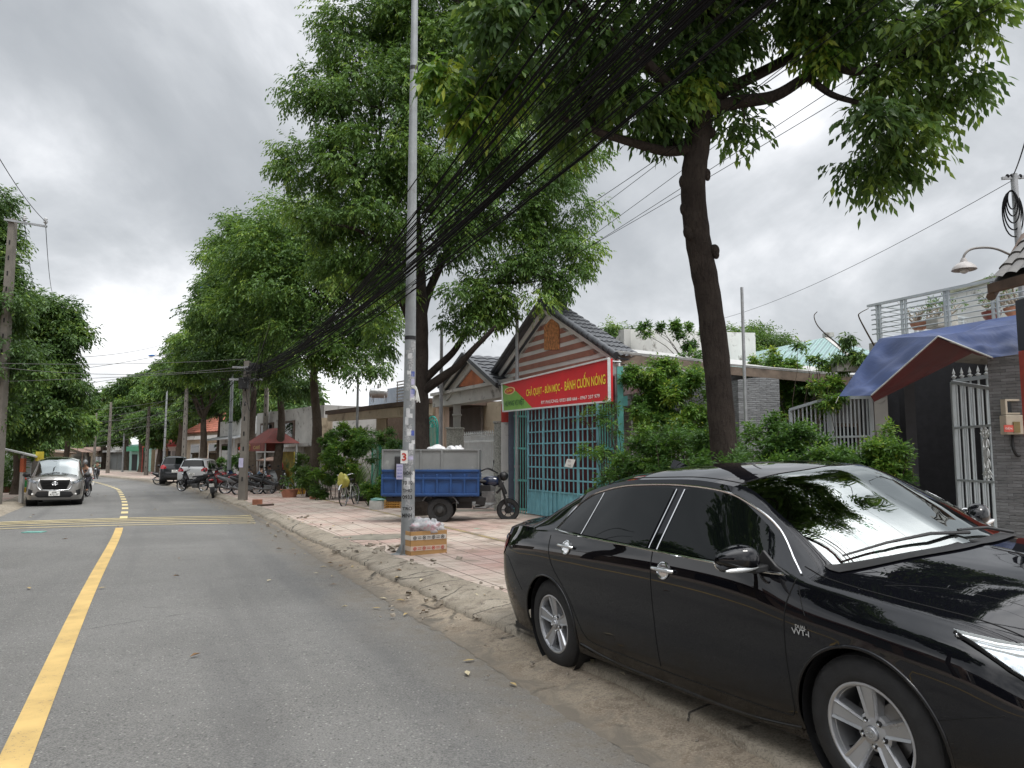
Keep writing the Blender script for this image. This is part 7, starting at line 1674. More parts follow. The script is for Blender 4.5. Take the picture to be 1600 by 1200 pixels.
# --- blue cargo tricycle
BLUEP = mat('worn blue bed paint', (.012, .055, .18), .45, var=.2, scale=2.5, dirt=((.10, .09, .08), 4, .63)); BEDG = mat('grey galvanised side sheet', (.19, .20, .20), .5, var=.12, scale=2, dirt=((.30, .32, .30), 3, .6))
def make_tricycle():
    T0 = P(597, 700, 17.0); T1 = P(748, 700, 17.3); gz0 = gz(-2, 17.5)
    root = thing('cargo_tricycle', 'blue bed cargo motor tricycle with grey upper sides parked in front of the white gate', 'tricycle', ((T0.x+T1.x)/2, 17.6, gz0))
    zt = P(670, 703, 17.1).z; zm = P(670, 734, 17.1).z; zb_ = P(670, 776, 17.1).z
    x0, x1 = T0.x, T1.x; y0, y1 = 17.12, 18.32; L = x1-x0
    def panel(name, m, za, zb2, d=.03):
        b = MB()
        for (a, c) in (((x0, y0), (x1, y0)), ((x0, y1), (x1, y1))): b.box(((x0+x1)/2, a[1], (za+zb2)/2), (L, d, zb2-za))
        for x in (x0, x1): b.box((x, (y0+y1)/2, (za+zb2)/2), (d, y1-y0-.04, zb2-za))
        return b
    b = panel('', None, zb_, zm)
    for s, yy in ((-1, y0), (1, y1)):
        for k in range(8): x = x0+L*(k+.0)/7; b.box((x, yy+s*.03, (zb_+zm)/2-.04), (.045, .05, (zm-zb_)*.80))
        for z in (zb_+.05, zb_+(zm-zb_)*.68): b.box(((x0+x1)/2, yy+s*.034, z), (L+.04, .045, .05))
        b.box(((x0+x1)/2, yy+s*.025, zm-.02), (L+.03, .05, .05))
    b.box(((x0+x1)/2, (y0+y1)/2, zb_+.02), (L, y1-y0, .04)); b.build('cargo_bed', BLUEP, root, bevel=.006)
    b = panel('', None, zm+.002, zt, .02)
    for x in (x0, x0+L*.40, x0+L*.62, x1):
        for yy in (y0-.02, y1+.02): b.box((x, yy, (zm+zt)/2), (.035, .03, zt-zm))
    b.box(((x0+x1)/2, y0-.015, zt), (L+.03, .04, .03)); b.box(((x0+x1)/2, y1+.015, zt), (L+.03, .04, .03)); b.build('upper_side', BEDG, root)
    b = MB(); a = P(617, 713, 17.04); c = P(631, 746, 17.04); b.box(((a.x+c.x)/2, 17.02, (a.z+c.z)/2), (c.x-a.x, .06, a.z-c.z)); b.build('black_board', PLASTIC, root, bevel=.02)
    zc = zb_-.08; b = MB(); yc = (y0+y1)/2
    for s in (-.3, .3): b.beam((x0+.05, yc+s, zc), (x1+.1, yc+s, zc), .06, .10)
    for k in range(5): b.beam((x0+.2+k*.45, y0+.1, zb_-.02), (x0+.2+k*.45, y1-.1, zb_-.02), .05, .06)
    xw = P(688, 800, 17.25).x; b.tube([(xw, y0+.15, .30+gz0), (xw, y1-.15, .30+gz0)], .05, 8); b.ell((xw, yc, .3+gz0), (.14, .16, .14))
    for s in (-1, 1): b.tube(smooth_pts([(xw-.42, yc+s*.42, zc), (xw, yc+s*.42, .36+gz0), (xw+.42, yc+s*.42, zc)], 4), .03, 6)
    b.box((x1-.35, yc+.1, zc-.12), (.35, .3, .2)); b.build('chassis', PLASTIC, root)
    for s, yy in ((-1, y0+.12), (1, y1-.12)):
        wt = thing('wheel', None, None); wt.parent = root; wt.location = Vector((0, 0, 0)); r = .295
        M = MX((xw, yy, r+gz0), (s*math.pi/2*-1, 0, 0)); b = MB(); h = .09; b.lathe([(.15, -h), (r-.03, -h), (r, -h+.03), (r, h-.03), (r-.03, h), (.17, h), (.155, h-.03)], 40, M, cap=False)
        pass
        b.build('tyre', RUBBER, wt, smooth=40).location = (0, 0, 0)
        b = MB(); b.lathe([(.165, h-.03), (.15, h-.06), (.10, h-.045), (.06, h-.01), (.055, h+.02), (0, h+.025)], 30, M, cap=False); b.build('rim', mat('dusty black rim', (.05, .05, .05), .6, .3, var=.2), wt, smooth=40)
        b = MB(); pts = [(xw-.40, zc-.02), (xw-.34, zc+.06), (xw-.22, .30+gz0+.37), (xw+.22, .30+gz0+.37), (xw+.34, zc+.03), (xw+.42, zc-.08)]
        for p, q in zip(pts, pts[1:]): b.beam((p[0], yy, p[1]), (q[0], yy, q[1]), .22, .02, up=(0, 0, 1))
        b.build('mudguard', mat('grey mudguard', (.12, .125, .13), .5, var=.2), root)
    # motorcycle front half
    f = lambda px, py, y=17.9: P(px, py, y)
    yf = yc+.05; fx = lambda px: P(px, 700, yf).x; fz = lambda py: P(780, py, yf).z
    wx, wz, wr = fx(794), .27+gz0, .27
    wt = thing('wheel', None, None); wt.parent = root; off = root.location
    M = MX((wx, yf, wz), (math.pi/2, 0, 0)); b = MB(); b.lathe([(.175, -.055), (.245, -.065), (wr, -.025), (wr, .025), (.245, .065), (.175, .055)], 32, M, closed=True); b.build('tyre', RUBBER, wt, smooth=50)
    b = MB(); b.lathe([(.18, -.03), (.155, 0), (.18, .03)], 32, M, closed=True); b.lathe([(.09, -.01), (.09, .01)], 20, M); b.lathe([(.05, -.06), (.05, .06)], 12, M)
    for k in range(6): a = k*1.0472; b.beam(M @ Vector((.04*math.cos(a), .04*math.sin(a), 0)), M @ Vector((.19*math.cos(a), .19*math.sin(a), 0)), .03, .02)
    b.build('rim', PLASTIC, wt)
    for s in (-1, 1): b = MB(); b.tube([(fx(779), yf+s*.09, fz(742)), (wx, yf+s*.09, wz)], .026, 8); b.tube([(fx(783), yf+s*.09, fz(755)), (fx(790), yf+s*.09, fz(772))], .045, 8); b.build('fork', PLASTIC, root, smooth=60)
    b = MB(); b.ell((fx(768), yf, fz(752)), (.24, .13, .13), 16, 10); b.build('fuel_tank', mat('dark blue tank', (.010, .018, .05), .2, var=.1, coat=.5), root, smooth=60)
    b = MB(); b.ell((fx(787), yf, fz(744)), (.11, .12, .11), 16, 10); b.build('headlight', PLASTIC, root, smooth=60)
    b = MB(); b.tube(smooth_pts([(fx(752), yf-.36, fz(736)), (fx(762), yf-.36, fz(732)), (fx(772), yf-.18, fz(736)), (fx(777), yf, fz(739)), (fx(772), yf+.18, fz(736)), (fx(762), yf+.36, fz(732)), (fx(752), yf+.36, fz(736))], 4), .016, 8); b.build('handlebar', PLASTIC, root, smooth=60)
    b = MB(); b.tube([(fx(770), yf-.3, fz(735)), (fx(772), yf-.34, fz(724))], .007, 5); b.ell((fx(772), yf-.36, fz(721)), (.015, .06, .045)); b.build('mirror', PLASTIC, root, smooth=60)
    b = MB(); b.box((fx(763), yf, fz(776)), (.30, .28, .26)); b.box((fx(768), yf, fz(765)), (.16, .2, .2), (0, .4, 0)); b.tube([(fx(770), yf-.12, fz(770)), (fx(776), yf-.14, fz(785)), (fx(760), yf-.15, fz(793)), (fx(740), yf-.15, fz(793))], .022, 8)
    for k in range(5): b.box((fx(768), yf, fz(760)-.03*k), (.2, .24, .008))
    b.build('engine', ENG, root, bevel=.01)
    b = MB(); b.box((fx(757), yf, fz(764)), (.30, .26, .18)); b.box((fx(752), yf, fz(782)), (.22, .30, .20), (0, .2, 0)); b.tube([(fx(778), yf-.06, fz(750)), (fx(784), yf-.10, fz(762)), (fx(776), yf-.08, fz(770))], .03, 8); b.box((fx(783), yf, fz(757)), (.10, .26, .14), (0, .35, 0)); b.build('side_cover', PLASTIC, root, bevel=.02)
    b = MB(); b.ell((fx(752), yf, fz(752)), (.22, .15, .05)); b.build('seat', SEATM, root, smooth=60)
    b = MB(); b.grid(lambda u, v: Vector((wx+.30*math.cos(.5+1.9*u), yf-.07+.14*v, wz+.31*math.sin(.5+1.9*u))), 12, 3); b.build('front_mudguard', PLASTIC, root, smooth=60)
    b = MB(); b.tube([(fx(752), yf, fz(770)), (fx(750), yf, zc), (x1-.2, yf, zc)], .03, 8); b.tube([(fx(778), yf, fz(745)), (fx(762), yf, fz(760)), (fx(756), yf, fz(790)), (x1-.1, yf, fz(792))], .025, 8); b.build('frame', PLASTIC, root, smooth=60)
    return root
make_tricycle()
def crumple(b, c, r, seed, nu=26, nv=16, amp=.22, flat=.5):
    rs = np.random.default_rng(seed); K = rs.normal(0, 1, (14, 3))*3.2; ph = rs.uniform(0, 6, 14); c = Vector(c)
    def f(u, v):
        th = 2*math.pi*u; p = math.pi*v; d = np.array([math.sin(p)*math.cos(th), math.sin(p)*math.sin(th), math.cos(p)])
        k = 1+amp*float(np.sum(np.sin(K @ d+ph)))/5+amp*.35*abs(math.sin(9*d[0]+7*d[2]+ph[0]*3)); z = d[2]*r[2]*k
        return c+Vector((d[0]*r[0]*k, d[1]*r[1]*k, max(z, -r[2]*flat)))
    b.grid(f, nu, nv)
SACK = mat('white plastic sack', (.62, .63, .64), .5, var=.1, scale=6)
for i, (px, rx) in enumerate(((681, .24), (706, .13), (717, .12))):
    b = MB(); crumple(b, P(px, 705, 17.7), (rx, .22, .13), 30+i); b.build('sack', SACK, None, ['long white sack showing above the tricycle side', 'small white sack in the middle of the tricycle load', 'white sack at the right end of the tricycle load'][i], 'sack', 'sacks in the tricycle bed', smooth=60)

# --- carton with rubbish bag at the foot of the lamp post
CARD = mat('brown corrugated carton', (.46, .27, .11), .8, var=.08, scale=3, bump=.15, bscale=30)
cb = G(641, 871.5); e1 = G(697, 866.5)-cb; e1.z = 0; e1.normalize(); e2 = Vector((-e1.y, e1.x, 0))
Lx = (G(697, 866.5)-cb).length; Ly = .34; Hh = .375
root = thing('cardboard_box', 'open brown carton with printed tapes standing against the lamp post', 'box', cb)
def bx(u, v, w, o=0): return cb+e1*u+e2*v+Vector((0, 0, w+.01))
b = MB()
for (p, q) in (((0, 0), (Lx, 0)), ((Lx, 0), (Lx, Ly)), ((Lx, Ly), (0, Ly)), ((0, Ly), (0, 0))): b.slab([bx(*p, 0), bx(*q, 0), bx(*q, Hh), bx(*p, Hh)], .012)
b.slab([bx(0, 0, .01), bx(Lx, 0, .01), bx(Lx, Ly, .01), bx(0, Ly, .01)], .01)
b.build('carton', CARD, root, bevel=.003)
for z0, z1, col, nm, ink in ((.245, .315, (.60, .58, .54), 'white packing tape', PLASTIC), (.085, .155, (.62, .50, .40), 'pink packing tape', MATS['badge red'])):
    b = MB(); b.m = 0; tm_ = mat(nm, col, .35, var=.05); k = .006; nf = Vector((e1.y, -e1.x, 0))*k; nl = -e1*k
    b.slab([bx(0, 0, z0)+nf, bx(Lx, 0, z0)+nf, bx(Lx, 0, z1)+nf, bx(0, 0, z1)+nf], .004); b.slab([bx(0, Ly, z0)+nl, bx(0, 0, z0)+nl, bx(0, 0, z1)+nl, bx(0, Ly, z1)+nl], .004); b.build('tape', tm_, root)
    b = MB(); zc = (z0+z1)/2
    for u in np.arange(.07, Lx-.03, .155):
        c = bx(u, 0, zc)+nf*1.6; b.tube([c+e1*.024*math.cos(t)+Vector((0, 0, .024*math.sin(t))) for t in np.linspace(0, 6.283, 19)], .004, 5, False)
        b.box(c, (.018, .002, .018), Matrix((e1, e2, Vector((0, 0, 1)))).transposed())
        if u+.10 < Lx:
            for dz in (-.01, .012): b.box(bx(u+.078, 0, zc+dz)+nf*1.4, (.06, .002, .007), Matrix((e1, e2, Vector((0, 0, 1)))).transposed())
    b.build('printed_mark', ink, root)
BAG = bpy.data.materials.new('clear plastic bag'); BAG.use_nodes = True
def bagm():
    nt = BAG.node_tree; bs = nt.nodes['Principled BSDF']; bs.inputs['Base Color'].default_value = (.72, .74, .76, 1); bs.inputs['Roughness'].default_value = .25
    n = _noise(nt, 9, 5, .6, _coord(nt)); nt.links.new(_mx(nt, (.66, .68, .70), (.62, .40, .44), _ramp(nt, n, .52, .62)), bs.inputs['Base Color']); nt.links.new(_ramp(nt, n, .3, .6, .35, .75), bs.inputs['Alpha'])
    _bump(nt, bs, _noise(nt, 30, 4, .6, _coord(nt), 1.5), .6, .01)
bagm()
root = thing('rubbish_bag', 'knotted clear plastic bag of rubbish lying on the open carton', 'bag', bx(Lx/2, Ly/2, Hh)); b = MB(); crumple(b, bx(Lx*.42, Ly*.5, Hh+.03), (.27, .15, .13), 3, 40, 24, .30); crumple(b, bx(Lx*.78, Ly*.5, Hh+.04), (.11, .09, .09), 8, 24, 14, .5, 1); b.build('film', BAG, root, smooth=60)
b = MB(); crumple(b, bx(Lx*.40, Ly*.5, Hh+.0), (.22, .12, .10), 5, 24, 14, .25); b.build('contents', mat('mixed rubbish', (.22, .17, .16), .8, var=.5, scale=9, col2=(.45, .38, .40, 1)), root, smooth=60)

# --- bicycle with yellow cape
def make_bicycle():
    root = thing('bicycle', 'old step through bicycle with a yellow cape over the basket', 'bicycle')
    WR = .33
    for x in (0, 1.05):
        wt = thing('wheel', None, None); wt.parent = root; M = MX((x, 0, WR), (math.pi/2, 0, 0))
        b = MB(); b.tube([M @ Vector((WR*math.cos(t), WR*math.sin(t), 0)) for t in np.linspace(0, 6.283, 41)], .019, 8, False); b.build('tyre', RUBBER, wt, smooth=60)
        b = MB(); b.tube([M @ Vector(((WR-.022)*math.cos(t), (WR-.022)*math.sin(t), 0)) for t in np.linspace(0, 6.283, 41)], .010, 6, False); b.lathe([(.025, -.04), (.025, .04)], 10, M)
        for k in range(20): a = k*.314; b.tube([M @ Vector((.02*math.cos(a+1), .02*math.sin(a+1), .03*(-1)**k)), M @ Vector(((WR-.02)*math.cos(a), (WR-.02)*math.sin(a), 0))], .0022, 4, False)
        b.build('rim', STEEL, wt, smooth=60)
        b = MB(); b.grid(lambda u, v: Vector((x+(WR+.035)*math.cos(.6+2.2*u+(0 if x else .3)), -.025+.05*v, WR+(WR+.035)*math.sin(.6+2.2*u+(0 if x else .3)))), 16, 2); b.build('mudguard', WPAINT, root, smooth=60)
    b = MB(); P_ = dict(bb=(.43, 0, .28), st=(.30, 0, .72), hd=(.86, 0, .78), hb=(.90, 0, .62), r=(0, 0, WR), f=(1.05, 0, WR))
    for a, c in (('bb', 'st'), ('bb', 'hb'), ('hd', 'hb')): b.tube([P_[a], P_[c]], .016, 8)
    b.tube(smooth_pts([P_['hd'], (.62, 0, .48), (.36, 0, .46)], 5), .014, 8)
    for s in (-.05, .05): b.tube([(.43, s, .28), (0, s, WR)], .009, 6); b.tube([(.31, s, .68), (0, s, WR)], .008, 6); b.tube(smooth_pts([(.90, s*.8, .62), (.97, s, .45), (1.05, s, WR)], 4), .011, 6)
    b.build('frame', mat('pale bicycle enamel', (.55, .55, .50), .4, var=.1), root, smooth=60)
    b = MB(); b.tube(smooth_pts([(.68, -.27, .98), (.80, -.25, 1.0), (.86, -.08, .96), (.86, 0, .92), (.86, .08, .96), (.80, .25, 1.0), (.68, .27, .98)], 4), .011, 8); b.tube([(.86, 0, .78), (.86, 0, .94)], .012, 8); b.build('handlebar', CHROME, root, smooth=60)
    b = MB(); b.ell((.26, 0, .82), (.13, .09, .035)); b.tube([(.29, 0, .72), (.27, 0, .82)], .012, 8); b.build('saddle', SEATM, root, smooth=60)
    b = MB(); b.box((-.02, 0, .72), (.36, .13, .015)); b.tube([(-.15, .05, .71), (0, .05, WR)], .006, 5); b.tube([(-.15, -.05, .71), (0, -.05, WR)], .006, 5); b.build('rack', PLASTIC, root)
    b = MB(); M = MX((.43, 0, .28), (math.pi/2, 0, 0)); b.lathe([(.09, -.004), (.09, .004)], 20, M); b.beam((.43, -.06, .28), (.52, -.06, .14), .02); b.beam((.43, .06, .28), (.34, .06, .42), .02); b.box((.52, -.1, .14), (.08, .08, .02)); b.box((.34, .1, .42), (.08, .08, .02)); b.build('crank', STEEL, root)
    b = MB(); b.tube([(.36, .03, .30), (.28, .2, 0)], .01, 6); b.build('stand', STEEL, root)
    b = MB(); crumple(b, (.98, 0, .80), (.13, .17, .22), 4, 24, 16, .3, 1); b.build('yellow_cape', mat('yellow plastic cape', (.48, .44, .09), .4, var=.15, scale=8), root, smooth=60)
    return root
bc = make_bicycle(); c = G(556, 788.5); bc.location = c; d = G(533, 792)-c; bc.rotation_euler = (R(5), 0, math.atan2(d.y-.55, d.x)); 

# --- kerbside lamp posts
LAMPM = mat('grey painted pole', (.30, .32, .33), .5, .3, var=.12, scale=3, dirt=((.20, .19, .18), 5, .6)); BLUEL = mat('blue lamp housing', (.02, .13, .42), .35, var=.1)
def make_lamp(label):
    root = thing('street_lamp', label, 'street lamp', group='street lamps along the right kerb')
    n = 24; b = MB(); pts = [(0, 0, z) for z in np.linspace(0, 9.9, 18)]; arc = [(0, -1.9*t, 9.9+.75*math.sin(t*math.pi/2)) for t in np.linspace(.12, 1, 10)]
    b.tube(pts, [.108-.060*i/17 for i in range(18)], 20); b.build('pole', LAMPM, root, smooth=60)
    b = MB(); b.tube([(0, 0, 9.88)]+[(q[1]*.9, 0, q[2]-.02) for q in arc], .042, 10); b.build('arm', LAMPM, root, smooth=60)
    b = MB(); b.ell((-2.1, 0, 10.60), (.42, .13, .085), 18, 10); b.build('lamp_housing', BLUEL, root, smooth=60)
    b = MB(); b.ell((-2.15, 0, 10.56), (.28, .10, .07), 16, 8); b.build('lamp_glass', MATS['frosted glass bulb'], root, smooth=60)
    b = MB(); b.box((0, 0, .015), (.42, .42, .03)); b.add(*(lambda V: (V, [(0, 1, 2), (0, 3, 4), (0, 5, 6), (0, 7, 8)]))([(0, 0, .35), (.12, .01, .03), (.22, 0, .03), (-.12, .01, .03), (-.22, 0, .03), (.01, .12, .03), (0, .22, .03), (.01, -.12, .03), (0, -.22, .03)])); b.build('base_plate', LAMPM, root)
    b = MB()
    for z in (7.9, 3.4): b.lathe([(.125, z-.03), (.125, z+.03)], 20, Matrix.Diagonal((.9-.048*z, .9-.048*z, 1, 1)))
    b.build('clamp_band', PLASTIC, root)
    return root
lamp = make_lamp('tall grey lamp post covered in torn stickers beside the carton'); LX = P(637.5, 800, 11.75).x; gplace(lamp, x=LX, y=11.75, th=R(-25))
for lb, Y, dpx in (('second lamp post with a blue head over the road, among the kerb trees', 38, 359), ('third lamp post with a blue head, past the parked cars', 64, 257), ('farthest lamp post with a blue head at the bend', 90, 193)):
    l2 = copy_tree(lamp); l2['label'] = lb; gplace(l2, x=P(dpx, 700, Y).x, y=Y, th=R(-25))
# stickers wrapped on the near lamp post
STK = [mat('white sticker paper', (.66, .67, .68), .7, var=.12, scale=20, dirt=((.35, .35, .36), 30, .6)), mat('blue sticker', (.08, .12, .42), .6, var=.2, scale=20), mat('lilac sticker', (.50, .48, .66), .6, var=.1), mat('grey torn sticker', (.36, .37, .38), .8, var=.4, scale=40)]
lw = Vector(lamp.location); rr = random.Random(5)
def lbuild(b, name, m, **k): b.v = [(q[0]+lw.x, q[1]+lw.y, q[2]+lw.z) for q in b.v]; return b.build(name, m, lamp, **k)
def pole_patch(b, a0, a1, z0, z1, jag=0.0):
    V = []; n = 7
    for j, z in enumerate((z0, z1)):
        for i in range(n): a = a0+(a1-a0)*i/(n-1); r_ = .110-.0060*z; V.append((r_*math.cos(a), r_*math.sin(a), z+rr.uniform(-jag, jag)))
    b.add(V, [(i, i+1, n+i+1, n+i) for i in range(n-1)])
# angles in the post's own frame; the camera looks at it from -90+25 degrees
AC = math.atan2(-lw.y, -lw.x)-lamp.rotation_euler.z
zz = .55; k = 0
while zz < 3.3:
    h = rr.uniform(.07, .22) if zz < 1.4 else rr.uniform(.05, .14); a = AC+rr.uniform(-.9, .45); w = rr.uniform(.6, 1.15)
    ci = rr.choice([0, 0, 0, 3, 3]) if zz < 1.35 else rr.choice([0, 3, 3, 3, 0, 2]); b = MB(); pole_patch(b, a, a+w, zz, zz+h, .008); lbuild(b, 'sticker', STK[ci]); 
    if len(lamp.children): pass
    zz += h*rr.uniform(.5, .95); k += 1
for z, s in ((.62, 'MINH'), (.72, 'TRỌ'), (.90, '0933'), (1.0, 'THỢ'), (1.12, '70 10'), (1.27, 'KHOAN')):
    b = MB(); a = AC-.12; r_ = .116-.0060*z; c = Vector((r_*math.cos(a), r_*math.sin(a), z)); text_mesh(b, s, c, (-math.sin(a), math.cos(a), 0), (0, 0, 1), .062, .15, bold=.015, th=.006); lbuild(b, 'lettering', PLASTIC)
for z in (1.85, 2.5, 2.78):
    b = MB(); pole_patch(b, AC+.25, AC+.95, z, z+.08); lbuild(b, 'sticker', STK[1])
b = MB(); c = P(631.5, 714, 11.6)-lw; ca = lamp.rotation_euler.z; Rz = Matrix.Rotation(-ca, 3, 'Z'); c = Rz @ c; ex_ = Rz @ Vector((1, 0, 0)); ey_ = Rz @ Vector((0, 1, 0))
b.m = 0; b.box(c, (.11, .006, .20), Matrix((ex_, ey_, Vector((0, 0, 1)))).transposed()); b.m = 1; text_mesh(b, '3', c-ey_*.006, ex_, (0, 0, 1), .12, .07, bold=.03); lbuild(b, 'number_sign', [WHT, MATS['badge red']])
b = MB(); c = Rz @ (P(624.5, 737, 11.58)-lw); b.m = 0; b.box(c, (.10, .006, .235), Matrix((ex_, ey_, Vector((0, 0, 1)))).transposed()); b.m = 1
for s, dz in (('NHẬN', .08), ('SỬA', .03), ('NHÀ', -.02), ('0967', -.075)): text_mesh(b, s, c-ey_*.006+Vector((0, 0, dz)), ex_, (0, 0, 1), .028, .075, bold=.01)
lbuild(b, 'paper_notice', [STK[2], MATS['blue sticker']])
b = MB(); c = Rz @ (P(648, 609, 11.6)-lw)
for i in range(7): a = rr.uniform(-1.2, 1.2); b.tube(smooth_pts([c+Vector((-.06, 0, .05)), c+Vector((.03, 0, rr.uniform(-.02, .06))), c+Vector((rr.uniform(.02, .12), -.02, -rr.uniform(.05, .22)))], 4), .007, 5)
lbuild(b, 'tied_strip', WHT, smooth=60)
# slimmer steel poles near the houses
for lb, px, py0, Y, zt_ in (('thin grey service pole in front of the porch house column', 688.5, 690, 20.8, 5.4), ('thin dark service pole rising behind the second tree canopy, left of the hedges', 557.5, 690, 29.8, 5.0), ('thin rusty pole rising right of the near tree trunk', 1163, 580, 14.6, P(1163, 449, 14.6).z), ('thin grey pole peeking between tree leaves and the striped gable', 808, 560, 19.6, P(808, 486, 19.6).z)):
    q = P(px, py0, Y); z0 = gz(q.x, q.y); b = MB(); b.tube([(q.x, q.y, z0), (q.x, q.y, zt_*.5), (q.x, q.y, zt_)], [.062, .055, .045] if Y != 14.6 else [.035, .032, .03], 10); b.lathe([(.075, 1.2), (.075, 1.26)], 10, Matrix.Translation((q.x, q.y, z0))); b.build('service_pole', STEEL, None, lb, 'pole', smooth=60)
# ------------------------------------------------------------ far houses, shops and stalls
def fhouse(name, label, px0, Y0, px1, Y1, pyt, m, parts=(), depth=6, cat='house', zb=None):
    a, c = P(px0, 700, Y0), P(px1, 700, Y1); zt = P((px0+px1)/2, pyt, (Y0+Y1)/2).z; z0 = gz(a.x, a.y)-.3
    root = thing(name, label, cat, ((a.x+c.x)/2, (a.y+c.y)/2, z0+.3)); b = MB(); b.wall(a[:2], c[:2], z0, zt, depth); b.build('wall', m, root)
    t = (Vector((c.x, c.y, 0))-Vector((a.x, a.y, 0))); L = t.length; t.normalize(); n = Vector((t.y, -t.x, 0)); 
    if n.dot(Vector((a.x, a.y, 0))) > 0: n = -n
    H = zt-z0-.3
    def q(u, v, o): return Vector((a.x, a.y, 0))+t*L*u+n*o+Vector((0, 0, z0+.3+H*v))
    for nm, mt, u0, u1, v0, v1, kind in parts:
        b = MB()
        if kind == 'flat': b.slab([q(u0, v0, .06), q(u1, v0, .06), q(u1, v1, .06), q(u0, v1, .06)], .05)
        elif kind == 'awn': b.slab([q(u0, v1, .02), q(u1, v1, .02), q(u1, v0, 1.5), q(u0, v0, 1.5)], .05); b.tube([q(u0+.02, v0, 1.45), q(u0+.02, 0, 1.45)], .03, 6); b.tube([q(u1-.02, v0, 1.45), q(u1-.02, 0, 1.45)], .03, 6)
        elif kind == 'hip': 
            e0, e1 = q(u0, v0, .5), q(u1, v0, .5); r0, r1 = q(u0+.22*(u1-u0), v1, -2.4), q(u1-.22*(u1-u0), v1, -2.4); tile_roof(b, e0, e1, r0, r1, max(6, int(L*3)), 9, .05); b.slab([q(u1, v0, .5), q(u1, v0, -5), r1], .05); b.slab([q(u0, v0, .5), q(u0, v0, -5), r0], .05)
        elif kind == 'slab': b.slab([q(u0, v0, .7), q(u1, v0, .7), q(u1, v1, .7), q(u0, v1, .7)], .7)
        o = b.build(nm, mt, root)
        if kind == 'flat' and nm == 'window':
            b = MB(); b.slab([q(u0+.02, v0+.03, .075), q(u1-.02, v0+.03, .075), q(u1-.02, v1-.03, .075), q(u0+.02, v1-.03, .075)], .01); b.build('pane', SIDEG, o)
    return root
RSHUT = m_louvre('grey roller shutter', (.26, .28, .28), (.34, .35, .35), .12); GRN = mat('green sign board', (.02, .25, .12), .5); REDR = mat('bright red roof sheet', (.50, .045, .04), .6, var=.2); TEALW = mat('pale teal wall', (.30, .50, .45), .8, var=.1)
BAMB = m_louvre('split bamboo fence', (.24, .18, .10), (.34, .26, .15), .14, True, .8); REDAW = mat('faded red awning cloth', (.22, .06, .05), .75, var=.2, scale=3)
W_, D_, S_ = 'window', 'door', 'shutter'
fhouse('house', 'grey two storey house with dark windows behind the red awning kiosk', 400, 46, 505, 38, 640, GREYW, [(W_, WOODD, .08, .3, .55, .85, 'flat'), (W_, WOODD, .4, .62, .55, .85, 'flat'), ('balcony', WHITEW, .02, .98, .44, .50, 'slab'), (D_, WOODD, .1, .35, 0, .38, 'flat'), ('canopy', RUSTY, .45, .98, .34, .42, 'awn')])
fhouse('house', 'pale house with a low white front wall right of the red tiled roof', 342, 60, 402, 50, 655, WHITEW, [(W_, WOODD, .1, .35, .3, .6, 'flat'), (W_, WOODD, .55, .8, .3, .6, 'flat'), ('canopy', STEEL, .0, 1, .66, .74, 'awn')])
fhouse('house', 'beige house under a red clay tiled hip roof behind the crooked limbed tree', 292, 74, 352, 66, 676, BEIGE, [('tile_roof', REDTILE, -.06, 1.06, 1.0, 1.50, 'hip'), (W_, WHITEW, .12, .38, .3, .75, 'flat'), (W_, WHITEW, .6, .86, .3, .75, 'flat'), ('ledge', WHITEW, -.04, 1.04, .84, .92, 'slab')], depth=8)
fhouse('shop', 'open fronted shop with a bright red sheet roof beyond the parked cars', 243, 88, 300, 78, 690, WHITEW, [('awning', REDR, 0, 1, .84, 1.08, 'awn'), (D_, DARKM, .1, .45, 0, .7, 'flat'), (S_, RSHUT, .5, .95, 0, .7, 'flat')], cat='shop')
fhouse('bamboo_fence', 'tall brown bamboo fence by the far utility pole', 237, 92, 262, 84, 702, BAMB, depth=.2, cat='fence')
fhouse('shop', 'pale teal shop with a green sign board at the bend', 203, 104, 236, 94, 694, TEALW, [('sign_board', GRN, .1, .8, .74, .92, 'slab'), (D_, DARKM, .15, .4, 0, .62, 'flat'), (W_, WHITEW, .55, .85, .15, .6, 'flat')], cat='shop')
fhouse('shop', 'grey shuttered shop with a thin concrete canopy at the far bend', 168, 118, 204, 106, 696, GREYW, [('canopy', WHITEW, 0, 1, .72, .80, 'slab'), (S_, RSHUT, .05, .48, 0, .68, 'flat'), (S_, RSHUT, .52, .95, 0, .68, 'flat')], cat='shop')
fhouse('house', 'distant low brown house where the street disappears', 118, 135, 170, 122, 700, BEIGE, [('roof', RUSTY, 0, 1, .84, 1.05, 'awn'), (D_, DARKM, .2, .5, 0, .6, 'flat'), (W_, WHITEW, .6, .85, .2, .6, 'flat')])
fhouse('house', 'long low grey garden wall behind the bushes left of the brown carport', 455, 40.5, 512, 34.5, 694, GREYW, [('coping', WHITEW, 0, 1, .94, 1.0, 'slab')], depth=.25, cat='wall')
